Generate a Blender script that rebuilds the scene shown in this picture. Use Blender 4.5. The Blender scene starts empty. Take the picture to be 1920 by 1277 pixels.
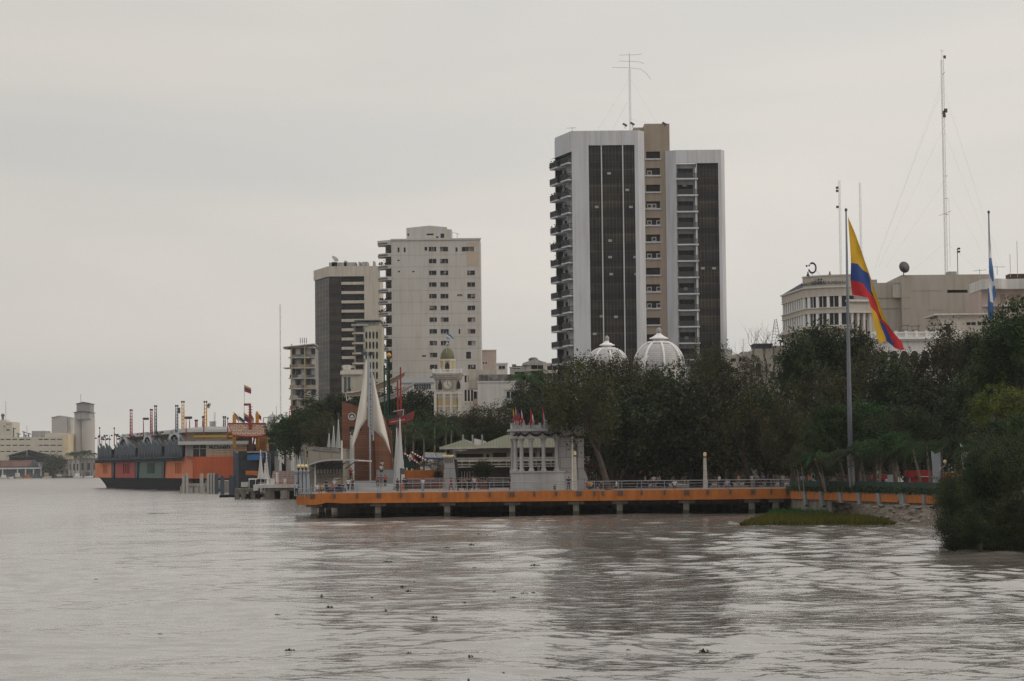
import bpy, bmesh, math, random
import numpy as np
from mathutils import Vector, Matrix, Euler
rad = math.radians
sc = bpy.context.scene
COL = sc.collection
# ------------------------------------------------------------------ camera
FPX = 4533.0                      # focal length in photograph pixels (1920 wide)
CAMH = 6.1
PITCH, ROLL = 2.95, 0.6
cam = bpy.data.cameras.new('camera'); cam.sensor_width = 36.0; cam.lens = FPX*36.0/1920.0
cam.clip_start = 1.0; cam.clip_end = 20000.0
camo = bpy.data.objects.new('camera', cam); COL.objects.link(camo)
CROT = (Matrix.Rotation(rad(90+PITCH), 3, 'X') @ Matrix.Rotation(rad(-ROLL), 3, 'Z'))
camo.matrix_world = Matrix.Translation((0, 0, CAMH)) @ CROT.to_4x4()
sc.camera = camo
# ------------------------------------------------------------------ world: overcast sky
SUN_AZ, SUN_EL = 108.0, 24.0      # azimuth from +Y (view direction) towards +X
w = bpy.data.worlds.new('World'); sc.world = w; w.use_nodes = True
nt = w.node_tree; nt.nodes.clear(); N = nt.nodes.new; L = nt.links.new
out = N('ShaderNodeOutputWorld')
sky = N('ShaderNodeTexSky'); sky.sky_type = 'NISHITA'; sky.sun_disc = False
sky.sun_elevation = rad(SUN_EL); sky.sun_rotation = rad(SUN_AZ); sky.dust_density = 3.0
b1 = N('ShaderNodeBackground'); L(sky.outputs[0], b1.inputs[0]); b1.inputs[1].default_value = 0.08
tc = N('ShaderNodeTexCoord')
mp = N('ShaderNodeMapping'); mp.inputs['Scale'].default_value = (2.4, 2.4, 9.0); L(tc.outputs['Generated'], mp.inputs[0])
nz = N('ShaderNodeTexNoise'); nz.inputs['Scale'].default_value = 1.6; nz.inputs['Detail'].default_value = 3.5
nz.inputs['Roughness'].default_value = 0.45; nz.inputs['Distortion'].default_value = 0.6
L(mp.outputs[0], nz.inputs['Vector'])
cr = N('ShaderNodeValToRGB'); cr.color_ramp.elements[0].position = 0.33; cr.color_ramp.elements[1].position = 0.66
cr.color_ramp.elements[0].color = (0.715, 0.700, 0.664, 1); cr.color_ramp.elements[1].color = (0.825, 0.772, 0.712, 1)
L(nz.outputs['Fac'], cr.inputs[0])
sx = N('ShaderNodeSeparateXYZ'); L(tc.outputs['Generated'], sx.inputs[0])
# brightness by azimuth: the cloud is a little brighter to the right, duller to the left
mr = N('ShaderNodeMapRange'); mr.inputs['From Min'].default_value = -0.24; mr.inputs['From Max'].default_value = 0.12
mr.inputs['To Min'].default_value = 0.86; mr.inputs['To Max'].default_value = 1.0; L(sx.outputs['X'], mr.inputs['Value'])
mz = N('ShaderNodeMapRange'); mz.inputs['From Min'].default_value = 0.20; mz.inputs['From Max'].default_value = 0.55
mz.inputs['To Min'].default_value = 1.0; mz.inputs['To Max'].default_value = 1.65; L(sx.outputs['Z'], mz.inputs['Value'])
# unseen sky behind the camera, dimmed to tune the brightness of the walls
my = N('ShaderNodeMapRange'); my.inputs['From Min'].default_value = 0.75; my.inputs['From Max'].default_value = -0.5
my.inputs['To Min'].default_value = 1.0; my.inputs['To Max'].default_value = 0.78; L(sx.outputs['Y'], my.inputs['Value'])
m1 = N('ShaderNodeMath'); m1.operation = 'MULTIPLY'; L(mr.outputs[0], m1.inputs[0]); L(mz.outputs[0], m1.inputs[1])
m2 = N('ShaderNodeMath'); m2.operation = 'MULTIPLY'; L(m1.outputs[0], m2.inputs[0]); L(my.outputs[0], m2.inputs[1])
b2 = N('ShaderNodeBackground'); L(cr.outputs[0], b2.inputs[0]); L(m2.outputs[0], b2.inputs[1])
mx = N('ShaderNodeMixShader'); mx.inputs[0].default_value = 0.92
L(b1.outputs[0], mx.inputs[1]); L(b2.outputs[0], mx.inputs[2]); L(mx.outputs[0], out.inputs[0])
sun = bpy.data.lights.new('sun', 'SUN'); sun.energy = 0.6; sun.angle = rad(14); sun.color = (1.0, 0.86, 0.70)
suno = bpy.data.objects.new('sun', sun); COL.objects.link(suno)
sd = Vector((math.sin(rad(SUN_AZ))*math.cos(rad(SUN_EL)), math.cos(rad(SUN_AZ))*math.cos(rad(SUN_EL)), math.sin(rad(SUN_EL))))
suno.rotation_euler = sd.to_track_quat('Z', 'Y').to_euler()
sc.view_settings.view_transform = 'Standard'; sc.view_settings.look = 'None'
sc.view_settings.exposure = 0.0; sc.view_settings.gamma = 1.0; sc.view_settings.use_curve_mapping = False
sc.cycles.use_denoising = True; sc.cycles.denoising_prefilter = 'NONE'; sc.cycles.denoising_input_passes = 'RGB_ALBEDO_NORMAL'; sc.cycles.max_bounces = 6; sc.cycles.diffuse_bounces = 3
sc.cycles.glossy_bounces = 3; sc.cycles.transmission_bounces = 2; sc.cycles.volume_bounces = 0
sc.cycles.transparent_max_bounces = 8; sc.cycles.caustics_reflective = False; sc.cycles.caustics_refractive = False
# ------------------------------------------------------------------ pixel helpers
def ray(u, v):
    return CROT @ Vector(((u-960.0)/FPX, (638.5-v)/FPX, -1.0))
def pt(u, v, Y):
    r = ray(u, v); t = Y/r.y
    return Vector((r.x*t, Y, CAMH + r.z*t))
def wat(u, v, z=0.0):
    r = ray(u, v); t = (z-CAMH)/r.z
    return Vector((r.x*t, r.y*t, z))
def proj_u(p):
    q = CROT.transposed() @ (Vector(p)-Vector((0, 0, CAMH))); return 960+FPX*q.x/-q.z
def foot(u, v): return u+(905-v)*(0.0105+(u-960)*1.136e-5)   # foot pixel of a plumb line seen at (u, v)
def xat(u, Y, z):
    v = 872.0
    for _ in range(6):
        p = pt(u, v, Y); v -= (z-p.z)*FPX/Y
    return p.x
# ------------------------------------------------------------------ materials
MATS = {}
def mat(name, col, rough=0.8, var=0.12, scale=0.35, streak=0.0, metal=0.0, bump=0.0, spec=0.4, col2=None, alpha=None):
    if name in MATS: return MATS[name]
    m = bpy.data.materials.new(name); m.use_nodes = True; t = m.node_tree
    b = t.nodes['Principled BSDF']; b.inputs['Roughness'].default_value = rough
    b.inputs['Metallic'].default_value = metal; b.inputs['Specular IOR Level'].default_value = spec
    c = t.nodes.new('ShaderNodeTexCoord'); n = t.nodes.new('ShaderNodeTexNoise')
    n.inputs['Scale'].default_value = scale; n.inputs['Detail'].default_value = 6; n.inputs['Roughness'].default_value = 0.6
    t.links.new(c.outputs['Object'], n.inputs['Vector'])
    r = t.nodes.new('ShaderNodeValToRGB'); r.color_ramp.elements[0].position = 0.3; r.color_ramp.elements[1].position = 0.7
    lo = [max(0, x*(1-var)) for x in col]; hi = [min(1, x*(1+var*0.7)) for x in col]
    if col2: hi = list(col2)
    r.color_ramp.elements[0].color = (*lo, 1); r.color_ramp.elements[1].color = (*hi, 1)
    t.links.new(n.outputs['Fac'], r.inputs[0]); src = r.outputs[0]
    if streak:
        mp = t.nodes.new('ShaderNodeMapping'); mp.inputs['Scale'].default_value = (1.3, 1.3, 0.09)
        n2 = t.nodes.new('ShaderNodeTexNoise'); n2.inputs['Scale'].default_value = 1.1; n2.inputs['Detail'].default_value = 5
        t.links.new(c.outputs['Object'], mp.inputs[0]); t.links.new(mp.outputs[0], n2.inputs['Vector'])
        r2 = t.nodes.new('ShaderNodeValToRGB'); r2.color_ramp.elements[0].position = 0.36; r2.color_ramp.elements[1].position = 0.56
        k = 1-streak; r2.color_ramp.elements[0].color = (k, k*0.98, k*0.94, 1); r2.color_ramp.elements[1].color = (1, 1, 1, 1)
        t.links.new(n2.outputs['Fac'], r2.inputs[0])
        mm = t.nodes.new('ShaderNodeMix'); mm.data_type = 'RGBA'; mm.blend_type = 'MULTIPLY'; mm.inputs[0].default_value = 1.0
        t.links.new(src, mm.inputs[6]); t.links.new(r2.outputs[0], mm.inputs[7]); src = mm.outputs[2]
    t.links.new(src, b.inputs['Base Color'])
    if bump:
        bn = t.nodes.new('ShaderNodeBump'); bn.inputs['Strength'].default_value = bump; bn.inputs['Distance'].default_value = 0.1
        n3 = t.nodes.new('ShaderNodeTexNoise'); n3.inputs['Scale'].default_value = scale*6; n3.inputs['Detail'].default_value = 5
        t.links.new(c.outputs['Object'], n3.inputs['Vector']); t.links.new(n3.outputs['Fac'], bn.inputs['Height'])
        t.links.new(bn.outputs[0], b.inputs['Normal'])
    MATS[name] = m; return m
def grid_mat(name, c1, c2, line, bw, bh, mortar, rough=0.15, swap='xz', offset=0.0, spec=0.5, bands=0.0, floor=0.0, phase=0.0):
    """panes / planks / blocks laid out in real metres on the object's own x-z (or y-z) plane"""
    if name in MATS: return MATS[name]
    m = bpy.data.materials.new(name); m.use_nodes = True; t = m.node_tree
    b = t.nodes['Principled BSDF']; b.inputs['Roughness'].default_value = rough; b.inputs['Specular IOR Level'].default_value = spec
    c = t.nodes.new('ShaderNodeTexCoord'); s = t.nodes.new('ShaderNodeSeparateXYZ'); k = t.nodes.new('ShaderNodeCombineXYZ')
    t.links.new(c.outputs['Object'], s.inputs[0])
    t.links.new(s.outputs[{'x': 0, 'y': 1, 'z': 2}[swap[0]]], k.inputs[0]); t.links.new(s.outputs[{'x': 0, 'y': 1, 'z': 2}[swap[1]]], k.inputs[1])
    br = t.nodes.new('ShaderNodeTexBrick'); br.offset = offset; br.squash = 1.0
    br.inputs['Scale'].default_value = 1.0; br.inputs['Brick Width'].default_value = bw; br.inputs['Row Height'].default_value = bh
    br.inputs['Mortar Size'].default_value = mortar; br.inputs['Mortar Smooth'].default_value = 0.1
    br.inputs['Color1'].default_value = (*c1, 1); br.inputs['Color2'].default_value = (*c2, 1); br.inputs['Mortar'].default_value = (*line, 1)
    t.links.new(k.outputs[0], br.inputs['Vector']); src = br.outputs['Color']
    if bands:
        n = t.nodes.new('ShaderNodeTexNoise'); n.inputs['Scale'].default_value = 0.3; n.inputs['Detail'].default_value = 2
        mp = t.nodes.new('ShaderNodeMapping'); mp.inputs['Scale'].default_value = (0.25, 0.25, 1.3)
        t.links.new(c.outputs['Object'], mp.inputs[0]); t.links.new(mp.outputs[0], n.inputs['Vector'])
        r = t.nodes.new('ShaderNodeValToRGB'); r.color_ramp.elements[0].position = 0.4; r.color_ramp.elements[1].position = 0.62
        lo = 1-bands; r.color_ramp.elements[0].color = (lo, lo, lo*1.1, 1); r.color_ramp.elements[1].color = (1+bands, 1+bands*0.7, 1, 1)
        t.links.new(n.outputs['Fac'], r.inputs[0])
        mm = t.nodes.new('ShaderNodeMix'); mm.data_type = 'RGBA'; mm.blend_type = 'MULTIPLY'; mm.inputs[0].default_value = 1.0
        t.links.new(src, mm.inputs[6]); t.links.new(r.outputs[0], mm.inputs[7]); src = mm.outputs[2]
    if floor:      # lighter vision glass and darker spandrel in every storey
        a = t.nodes.new('ShaderNodeMath'); a.operation = 'ADD'; a.inputs[1].default_value = phase+500*floor; t.links.new(s.outputs[2], a.inputs[0])
        d = t.nodes.new('ShaderNodeMath'); d.operation = 'DIVIDE'; d.inputs[1].default_value = floor; t.links.new(a.outputs[0], d.inputs[0])
        fr = t.nodes.new('ShaderNodeMath'); fr.operation = 'FRACT'; t.links.new(d.outputs[0], fr.inputs[0])
        r = t.nodes.new('ShaderNodeValToRGB'); r.color_ramp.interpolation = 'CONSTANT'; r.color_ramp.elements[0].color = (0.75,0.75,0.77,1); r.color_ramp.elements[1].position = 0.5; r.color_ramp.elements[1].color = (1.25,1.23,1.2,1)
        t.links.new(fr.outputs[0], r.inputs[0])
        mm = t.nodes.new('ShaderNodeMix'); mm.data_type = 'RGBA'; mm.blend_type = 'MULTIPLY'; mm.inputs[0].default_value = 1.0
        t.links.new(src, mm.inputs[6]); t.links.new(r.outputs[0], mm.inputs[7]); src = mm.outputs[2]
    t.links.new(src, b.inputs['Base Color'])
    MATS[name] = m; return m
def leaf_mat(name, c1, c2, c3):
    m = bpy.data.materials.new(name); m.use_nodes = True; t = m.node_tree
    b = t.nodes['Principled BSDF']; b.inputs['Roughness'].default_value = 0.6; b.inputs['Specular IOR Level'].default_value = 0.25
    c = t.nodes.new('ShaderNodeTexCoord'); n = t.nodes.new('ShaderNodeTexNoise')
    n.inputs['Scale'].default_value = 0.42; n.inputs['Detail'].default_value = 4; n.inputs['Roughness'].default_value = 0.6
    oi = t.nodes.new('ShaderNodeObjectInfo'); ad = t.nodes.new('ShaderNodeVectorMath'); ad.operation = 'ADD'
    ml = t.nodes.new('ShaderNodeVectorMath'); ml.operation = 'SCALE'; ml.inputs['Scale'].default_value = 0.03
    t.links.new(oi.outputs['Location'], ml.inputs[0]); t.links.new(c.outputs['Object'], ad.inputs[0]); t.links.new(ml.outputs[0], ad.inputs[1])
    t.links.new(ad.outputs[0], n.inputs['Vector'])
    r = t.nodes.new('ShaderNodeValToRGB'); r.color_ramp.elements[0].position = 0.32; r.color_ramp.elements[1].position = 0.70
    r.color_ramp.elements[0].color = (*c1, 1); r.color_ramp.elements[1].color = (*c3, 1)
    e = r.color_ramp.elements.new(0.5); e.color = (*c2, 1)
    hs = t.nodes.new('ShaderNodeHueSaturation'); hs.inputs['Saturation'].default_value = 1.15; v1 = t.nodes.new('ShaderNodeMapRange'); v1.inputs['To Min'].default_value = 0.62; v1.inputs['To Max'].default_value = 1.15
    v2 = t.nodes.new('ShaderNodeMapRange'); v2.inputs['To Min'].default_value = 0.475; v2.inputs['To Max'].default_value = 0.53
    t.links.new(oi.outputs['Random'], v1.inputs['Value']); t.links.new(oi.outputs['Random'], v2.inputs['Value']); t.links.new(v1.outputs[0], hs.inputs['Value']); t.links.new(v2.outputs[0], hs.inputs['Hue'])
    t.links.new(n.outputs['Fac'], r.inputs[0]); t.links.new(r.outputs[0], hs.inputs['Color']); r = hs; t.links.new(r.outputs[0], b.inputs['Base Color'])
    tr = t.nodes.new('ShaderNodeBsdfTranslucent'); t.links.new(r.outputs[0], tr.inputs[0])
    mxs = t.nodes.new('ShaderNodeMixShader'); mxs.inputs[0].default_value = 0.22
    t.links.new(b.outputs[0], mxs.inputs[1]); t.links.new(tr.outputs[0], mxs.inputs[2])
    t.links.new(mxs.outputs[0], t.nodes['Material Output'].inputs[0])
    MATS[name] = m; return m
# ------------------------------------------------------------------ mesh builder
class MB:
    def __init__(s): s.v = []; s.f = []; s.m = []; s.k = 0
    def _a(s, vs, fs):
        o = len(s.v); s.v += [tuple(p) for p in vs]; s.f += [tuple(o+i for i in q) for q in fs]; s.m += [s.k]*len(fs); return s
    def box(s, x0, x1, y0, y1, z0, z1):
        return s._a([(x0,y0,z0),(x1,y0,z0),(x1,y1,z0),(x0,y1,z0),(x0,y0,z1),(x1,y0,z1),(x1,y1,z1),(x0,y1,z1)],
                    [(0,3,2,1),(4,5,6,7),(0,1,5,4),(1,2,6,5),(2,3,7,6),(3,0,4,7)])
    def quad(s, a, b, c, d): return s._a([a,b,c,d], [(0,1,2,3)])
    def prism(s, poly, y0, y1):       # outline in x-z, thickness in y
        n = len(poly); vs = [(x,y0,z) for x,z in poly]+[(x,y1,z) for x,z in poly]
        fs = [tuple(range(n)), tuple(range(2*n-1, n-1, -1))]+[(i,(i+1)%n,n+(i+1)%n,n+i) for i in range(n)]
        return s._a(vs, fs)
    def prism_z(s, poly, z0, z1):
        n = len(poly); vs = [(x,y,z0) for x,y in poly]+[(x,y,z1) for x,y in poly]
        fs = [tuple(range(n-1,-1,-1)), tuple(range(n, 2*n))]+[(i,(i+1)%n,n+(i+1)%n,n+i) for i in range(n)]
        return s._a(vs, fs)
    def prism_x(s, poly, x0, x1):     # outline in y-z
        n = len(poly); vs = [(x0,y,z) for y,z in poly]+[(x1,y,z) for y,z in poly]
        fs = [tuple(range(n)), tuple(range(2*n-1, n-1, -1))]+[(i,(i+1)%n,n+(i+1)%n,n+i) for i in range(n)]
        return s._a(vs, fs)
    def tube(s, path, radii, n=6, cap=True):
        path = [Vector(p) for p in path]
        if not isinstance(radii, (list, tuple)): radii = [radii]*len(path)
        vs = []; fs = []
        for i, p in enumerate(path):
            d = (path[min(i+1, len(path)-1)]-path[max(i-1, 0)]); d = d.normalized() if d.length > 1e-9 else Vector((0,0,1))
            a = d.cross(Vector((0,1,0)) if abs(d.y) < 0.9 else Vector((1,0,0))).normalized(); b = d.cross(a)
            for j in range(n):
                t = 2*math.pi*j/n; vs.append(p+(a*math.cos(t)+b*math.sin(t))*radii[i])
        for i in range(len(path)-1):
            for j in range(n): fs.append((i*n+j, i*n+(j+1)%n, (i+1)*n+(j+1)%n, (i+1)*n+j))
        if cap: fs.append(tuple(range(n-1,-1,-1))); fs.append(tuple((len(path)-1)*n+j for j in range(n)))
        return s._a(vs, fs)
    def bar(s, a, b, r=0.05, n=5): return s.tube([a, b], r, n)
    def lathe(s, prof, cx=0, cy=0, n=16):
        vs = []; fs = []
        for r, z in prof:
            for j in range(n):
                t = 2*math.pi*j/n; vs.append((cx+r*math.cos(t), cy+r*math.sin(t), z))
        for i in range(len(prof)-1):
            for j in range(n): fs.append((i*n+j, i*n+(j+1)%n, (i+1)*n+(j+1)%n, (i+1)*n+j))
        fs.append(tuple(range(n-1,-1,-1))); fs.append(tuple((len(prof)-1)*n+j for j in range(n)))
        return s._a(vs, fs)
    def wall(s, x0, x1, z0, z1, y, holes, depth):
        """front wall in the plane y with real openings whose reveals go back by depth"""
        xs = sorted({x0, x1, *[h[0] for h in holes], *[h[1] for h in holes]}); zs = sorted({z0, z1, *[h[2] for h in holes], *[h[3] for h in holes]})
        xs = [x for x in xs if x0-1e-6 <= x <= x1+1e-6]; zs = [z for z in zs if z0-1e-6 <= z <= z1+1e-6]
        for i in range(len(xs)-1):
            a, b = xs[i], xs[i+1]; cx = (a+b)/2; run = None
            hs = [h for h in holes if h[0] < cx < h[1]]
            for j in range(len(zs)-1):
                cz = (zs[j]+zs[j+1])/2
                if any(h[2] < cz < h[3] for h in hs):
                    if run is not None: s.quad((a,y,run),(b,y,run),(b,y,zs[j]),(a,y,zs[j])); run = None
                elif run is None: run = zs[j]
            if run is not None: s.quad((a,y,run),(b,y,run),(b,y,zs[-1]),(a,y,zs[-1]))
        for a, b, c, d in holes:
            e = y+depth
            s.quad((a,y,c),(b,y,c),(b,e,c),(a,e,c)); s.quad((a,y,d),(a,e,d),(b,e,d),(b,y,d))
            s.quad((a,y,c),(a,e,c),(a,e,d),(a,y,d)); s.quad((b,y,c),(b,y,d),(b,e,d),(b,e,c))
        return s
    def shell(s, x0, x1, y0, y1, z0, z1):   # sides, back and roof of a block whose front is a wall()
        s.quad((x0,y1,z0),(x0,y0,z0),(x0,y0,z1),(x0,y1,z1)); s.quad((x1,y0,z0),(x1,y1,z0),(x1,y1,z1),(x1,y0,z1))
        s.quad((x1,y1,z0),(x0,y1,z0),(x0,y1,z1),(x1,y1,z1)); s.quad((x0,y0,z1),(x1,y0,z1),(x1,y1,z1),(x0,y1,z1)); return s
    def mesh(s, name, mats):
        me = bpy.data.meshes.new(name); me.from_pydata(s.v, [], s.f)
        for mm in (mats if isinstance(mats, (list, tuple)) else [mats]): me.materials.append(mm)
        if any(s.m): me.polygons.foreach_set('material_index', s.m)
        me.update(); return me
    def build(s, name, mats, parent=None, smooth=False, loc=None):
        me = s.mesh(name, mats)
        if smooth: me.polygons.foreach_set('use_smooth', [True]*len(me.polygons))
        o = bpy.data.objects.new(name, me); COL.objects.link(o)
        if parent: o.parent = parent
        if loc is not None: o.location = loc
        return o
LABELS = {}
def tag(o, label, cat, group=None):
    if label in LABELS: print('DUPLICATE LABEL', label)
    LABELS[label] = o.name
    o['label'] = label; o['category'] = cat
    if group: o['group'] = group
    return o
def struct(o, kind='structure'):
    o['kind'] = kind; return o
def empty(name, loc, rz=0.0):
    o = bpy.data.objects.new(name, None); COL.objects.link(o); o.location = loc; o.rotation_euler = (0, 0, rz); o.empty_display_size = 1
    return o
def kids(o): return [c for c in bpy.data.objects if c.parent == o]
def copy_tree(o, children=None):
    c = o.copy(); COL.objects.link(c)
    for k in list(c.keys()): del c[k]
    for ch, gs in children:
        d = ch.copy(); COL.objects.link(d); d.parent = c
        for g in gs:
            e = g.copy(); COL.objects.link(e); e.parent = d
    return c
def tree_of(o): return [(c, kids(c)) for c in kids(o)]
class Fr:
    """a thing's own frame: Empty at its base, x along the front, y into depth, z up; P() reads photograph pixels on the plane y=..."""
    def __init__(s, name, u, Y, z0, ang=0.0):
        s.o = Vector((xat(u, Y, z0), Y, z0)); s.a = rad(ang)
        s.ex = Vector((math.cos(s.a), math.sin(s.a), 0)); s.ey = Vector((-math.sin(s.a), math.cos(s.a), 0))
        s.root = empty(name, s.o, s.a)
    def P(s, u, v, y=0.0):
        r = ray(u, v); c = Vector((0, 0, CAMH))
        t = (s.ey.dot(s.o + s.ey*y - c))/s.ey.dot(r); p = c + r*t - s.o
        return p.dot(s.ex), p.z
    def R(s, u0, v0, u1, v1, y=0.0):
        um, vm = (u0+u1)/2, (v0+v1)/2
        return s.P(u0, vm, y)[0], s.P(u1, vm, y)[0], s.P(um, v1, y)[1], s.P(um, v0, y)[1]
    def poly(s, pts, y=0.0): return [s.P(u, v, y) for u, v in pts]
    def part(s, name, mb, m, parent=None, smooth=False): return mb.build(name, m, parent or s.root, smooth)
    def tag(s, label, cat, group=None): return tag(s.root, label, cat, group)
def text_mesh(txt, size, depth=0.03, bold=0.0, sx=1.0):
    c = bpy.data.curves.new('lettering', 'FONT'); c.body = txt; c.size = size; c.extrude = depth; c.offset = bold; c.align_x = 'LEFT'
    o = bpy.data.objects.new('lettering', c); COL.objects.link(o)
    bpy.context.view_layer.update()
    me = bpy.data.meshes.new_from_object(o.evaluated_get(bpy.context.evaluated_depsgraph_get()))
    bpy.data.objects.remove(o); bpy.data.curves.remove(c)
    for v in me.vertices:
        x, y, z = v.co; v.co = (x*sx, -z, y)
    me.update(); return me
# ------------------------------------------------------------------ shared materials
M_white = mat('painted white wall', (0.60,0.58,0.55), 0.85, 0.08, 0.15, streak=0.12)
M_white2 = mat('cool white wall', (0.62,0.62,0.62), 0.8, 0.08, 0.15, streak=0.18)
M_cream = mat('cream wall', (0.50,0.47,0.42), 0.85, 0.10, 0.2, streak=0.15)
M_conc = mat('weathered concrete', (0.20,0.185,0.16), 0.9, 0.25, 0.8, streak=0.35, bump=0.3)
M_conc2 = mat('pale concrete', (0.42,0.41,0.39), 0.9, 0.18, 0.5, streak=0.3)
M_dark = mat('dark opening', (0.025,0.025,0.028), 0.6, 0.3, 1.0)
M_glass = mat('dark window glass', (0.020,0.021,0.026), 0.2, 0.5, 0.8, spec=0.3)
M_frame = mat('window frame', (0.45,0.44,0.42), 0.6, 0.1)
M_grey = mat('grey render', (0.36,0.36,0.36), 0.85, 0.12, 0.3, streak=0.25)
M_steel = mat('galvanised steel', (0.42,0.43,0.45), 0.45, 0.12, 1.0, metal=0.4)
M_dsteel = mat('dark steel', (0.08,0.085,0.095), 0.5, 0.2, 1.0, metal=0.2)
M_orange = mat('orange painted concrete', (0.46,0.15,0.03), 0.75, 0.22, 0.5, streak=0.18)
M_ored = mat('burnt orange wall', (0.60,0.14,0.055), 0.75, 0.1, 0.3, streak=0.1)
M_orng2 = mat('bright orange panel', (0.66,0.20,0.08), 0.7, 0.1, 0.3, streak=0.1)
M_red = mat('red painted steel', (0.30,0.024,0.022), 0.5, 0.15, 1.0)
M_red2 = mat('faded red panel', (0.40,0.06,0.05), 0.7, 0.15, 0.3, streak=0.15)
M_yel = mat('yellow painted steel', (0.60,0.30,0.03), 0.5, 0.1, 1.0)
M_slate = mat('slate blue painted metal', (0.085,0.108,0.135), 0.75, 0.2, 0.4, streak=0.2, spec=0.2)
M_navy = mat('navy hull paint', (0.010,0.013,0.022), 0.85, 0.3, 0.6, spec=0.15)
M_green = mat('dark green panel', (0.06,0.12,0.105), 0.6, 0.12, 0.3)
M_teal = mat('dark green painted steel', (0.01,0.05,0.035), 0.5, 0.15, 1.0)
M_sail = mat('sail cloth', (0.62,0.60,0.56), 0.8, 0.06, 0.3, streak=0.08)
M_wht = mat('white gloss paint', (0.75,0.75,0.75), 0.4, 0.05)
M_trunk = mat('tree bark', (0.075,0.06,0.05), 0.9, 0.35, 2.0, bump=0.4)
M_ptrunk = mat('pale bark', (0.20,0.17,0.14), 0.9, 0.3, 2.0, bump=0.4)
M_brown = mat('brown rendered wall', (0.33,0.27,0.21), 0.85, 0.1, 0.3, streak=0.15)
M_stone = mat('grey marble', (0.40,0.41,0.43), 0.6, 0.22, 0.8, streak=0.2)
M_globe = mat('cream glass globe', (0.70,0.58,0.30), 0.3, 0.05)
M_skin = mat('skin', (0.32,0.18,0.12), 0.6, 0.05)
M_hair = mat('black hair', (0.012,0.01,0.01), 0.6, 0.05)
LF_dark = leaf_mat('dark foliage', (0.010,0.018,0.009), (0.028,0.042,0.017), (0.080,0.100,0.036))
LF_olive = leaf_mat('olive foliage', (0.022,0.025,0.013), (0.050,0.052,0.022), (0.105,0.102,0.038))
LF_green = leaf_mat('green foliage', (0.013,0.034,0.012), (0.030,0.062,0.020), (0.068,0.112,0.032))
LF_yel = leaf_mat('yellow green foliage', (0.050,0.065,0.014), (0.085,0.105,0.022), (0.15,0.165,0.036))
# ================================================================== SETTING
def water_material():
    m = bpy.data.materials.new('muddy river water'); m.use_nodes = True; t = m.node_tree; n = t.nodes.new; l = t.links.new
    b = t.nodes['Principled BSDF']; b.inputs['Roughness'].default_value = 0.13; b.inputs['IOR'].default_value = 1.6
    b.inputs['Specular IOR Level'].default_value = 0.5
    c = n('ShaderNodeTexCoord')
    sy = n('ShaderNodeSeparateXYZ'); l(c.outputs['Object'], sy.inputs[0]); ry = n('ShaderNodeMapRange'); ry.inputs['From Min'].default_value = 60; ry.inputs['From Max'].default_value = 700
    ry.inputs['To Min'].default_value = 0.05; ry.inputs['To Max'].default_value = 0.30; l(sy.outputs['Y'], ry.inputs['Value']); l(ry.outputs[0], b.inputs['Roughness'])   # far reaches are wind roughened
    # silt clouds
    mp0 = n('ShaderNodeMapping'); mp0.inputs['Scale'].default_value = (0.02, 0.008, 1); l(c.outputs['Object'], mp0.inputs[0])
    s0 = n('ShaderNodeTexNoise'); s0.inputs['Scale'].default_value = 1.0; s0.inputs['Detail'].default_value = 6; l(mp0.outputs[0], s0.inputs['Vector'])
    r0 = n('ShaderNodeValToRGB'); r0.color_ramp.elements[0].color = (0.128, 0.116, 0.104, 1); r0.color_ramp.elements[1].color = (0.18, 0.163, 0.147, 1)
    l(s0.outputs['Fac'], r0.inputs[0]); l(r0.outputs[0], b.inputs['Base Color'])
    # calm and ruffled patches
    mpp = n('ShaderNodeMapping'); mpp.inputs['Scale'].default_value = (0.035, 0.012, 1); l(c.outputs['Object'], mpp.inputs[0])
    pn = n('ShaderNodeTexNoise'); pn.inputs['Scale'].default_value = 1.0; pn.inputs['Detail'].default_value = 5; l(mpp.outputs[0], pn.inputs['Vector'])
    pr = n('ShaderNodeMapRange'); pr.inputs['From Min'].default_value = 0.38; pr.inputs['From Max'].default_value = 0.62
    pr.inputs['To Min'].default_value = 0.45; pr.inputs['To Max'].default_value = 1.25; l(pn.outputs['Fac'], pr.inputs['Value'])
    hs = None
    for sx, sy, sc_, amp, dist in ((0.9, 0.8, 1.4, 0.060, 0.5), (1.0, 1.1, 3.5, 0.018, 0.5)):
        mp = n('ShaderNodeMapping'); mp.inputs['Scale'].default_value = (sx*0.55, sy, 1); mp.inputs['Rotation'].default_value = (0, 0, 0.15*sc_)
        l(c.outputs['Object'], mp.inputs[0])
        k = n('ShaderNodeTexNoise'); k.inputs['Scale'].default_value = sc_; k.inputs['Detail'].default_value = 3; k.inputs['Distortion'].default_value = dist
        l(mp.outputs[0], k.inputs['Vector'])
        mu = n('ShaderNodeMath'); mu.operation = 'MULTIPLY'; mu.inputs[1].default_value = amp; l(k.outputs['Fac'], mu.inputs[0])
        if hs is None: hs = mu
        else:
            a = n('ShaderNodeMath'); a.operation = 'ADD'; l(hs.outputs[0], a.inputs[0]); l(mu.outputs[0], a.inputs[1]); hs = a
    mm = n('ShaderNodeMath'); mm.operation = 'MULTIPLY'; l(hs.outputs[0], mm.inputs[0]); l(pr.outputs[0], mm.inputs[1])
    bp = n('ShaderNodeBump'); bp.inputs['Strength'].default_value = 1.0; bp.inputs['Distance'].default_value = 1.0
    l(mm.outputs[0], bp.inputs['Height']); l(bp.outputs[0], b.inputs['Normal'])
    return m
M_water = water_material()
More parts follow.
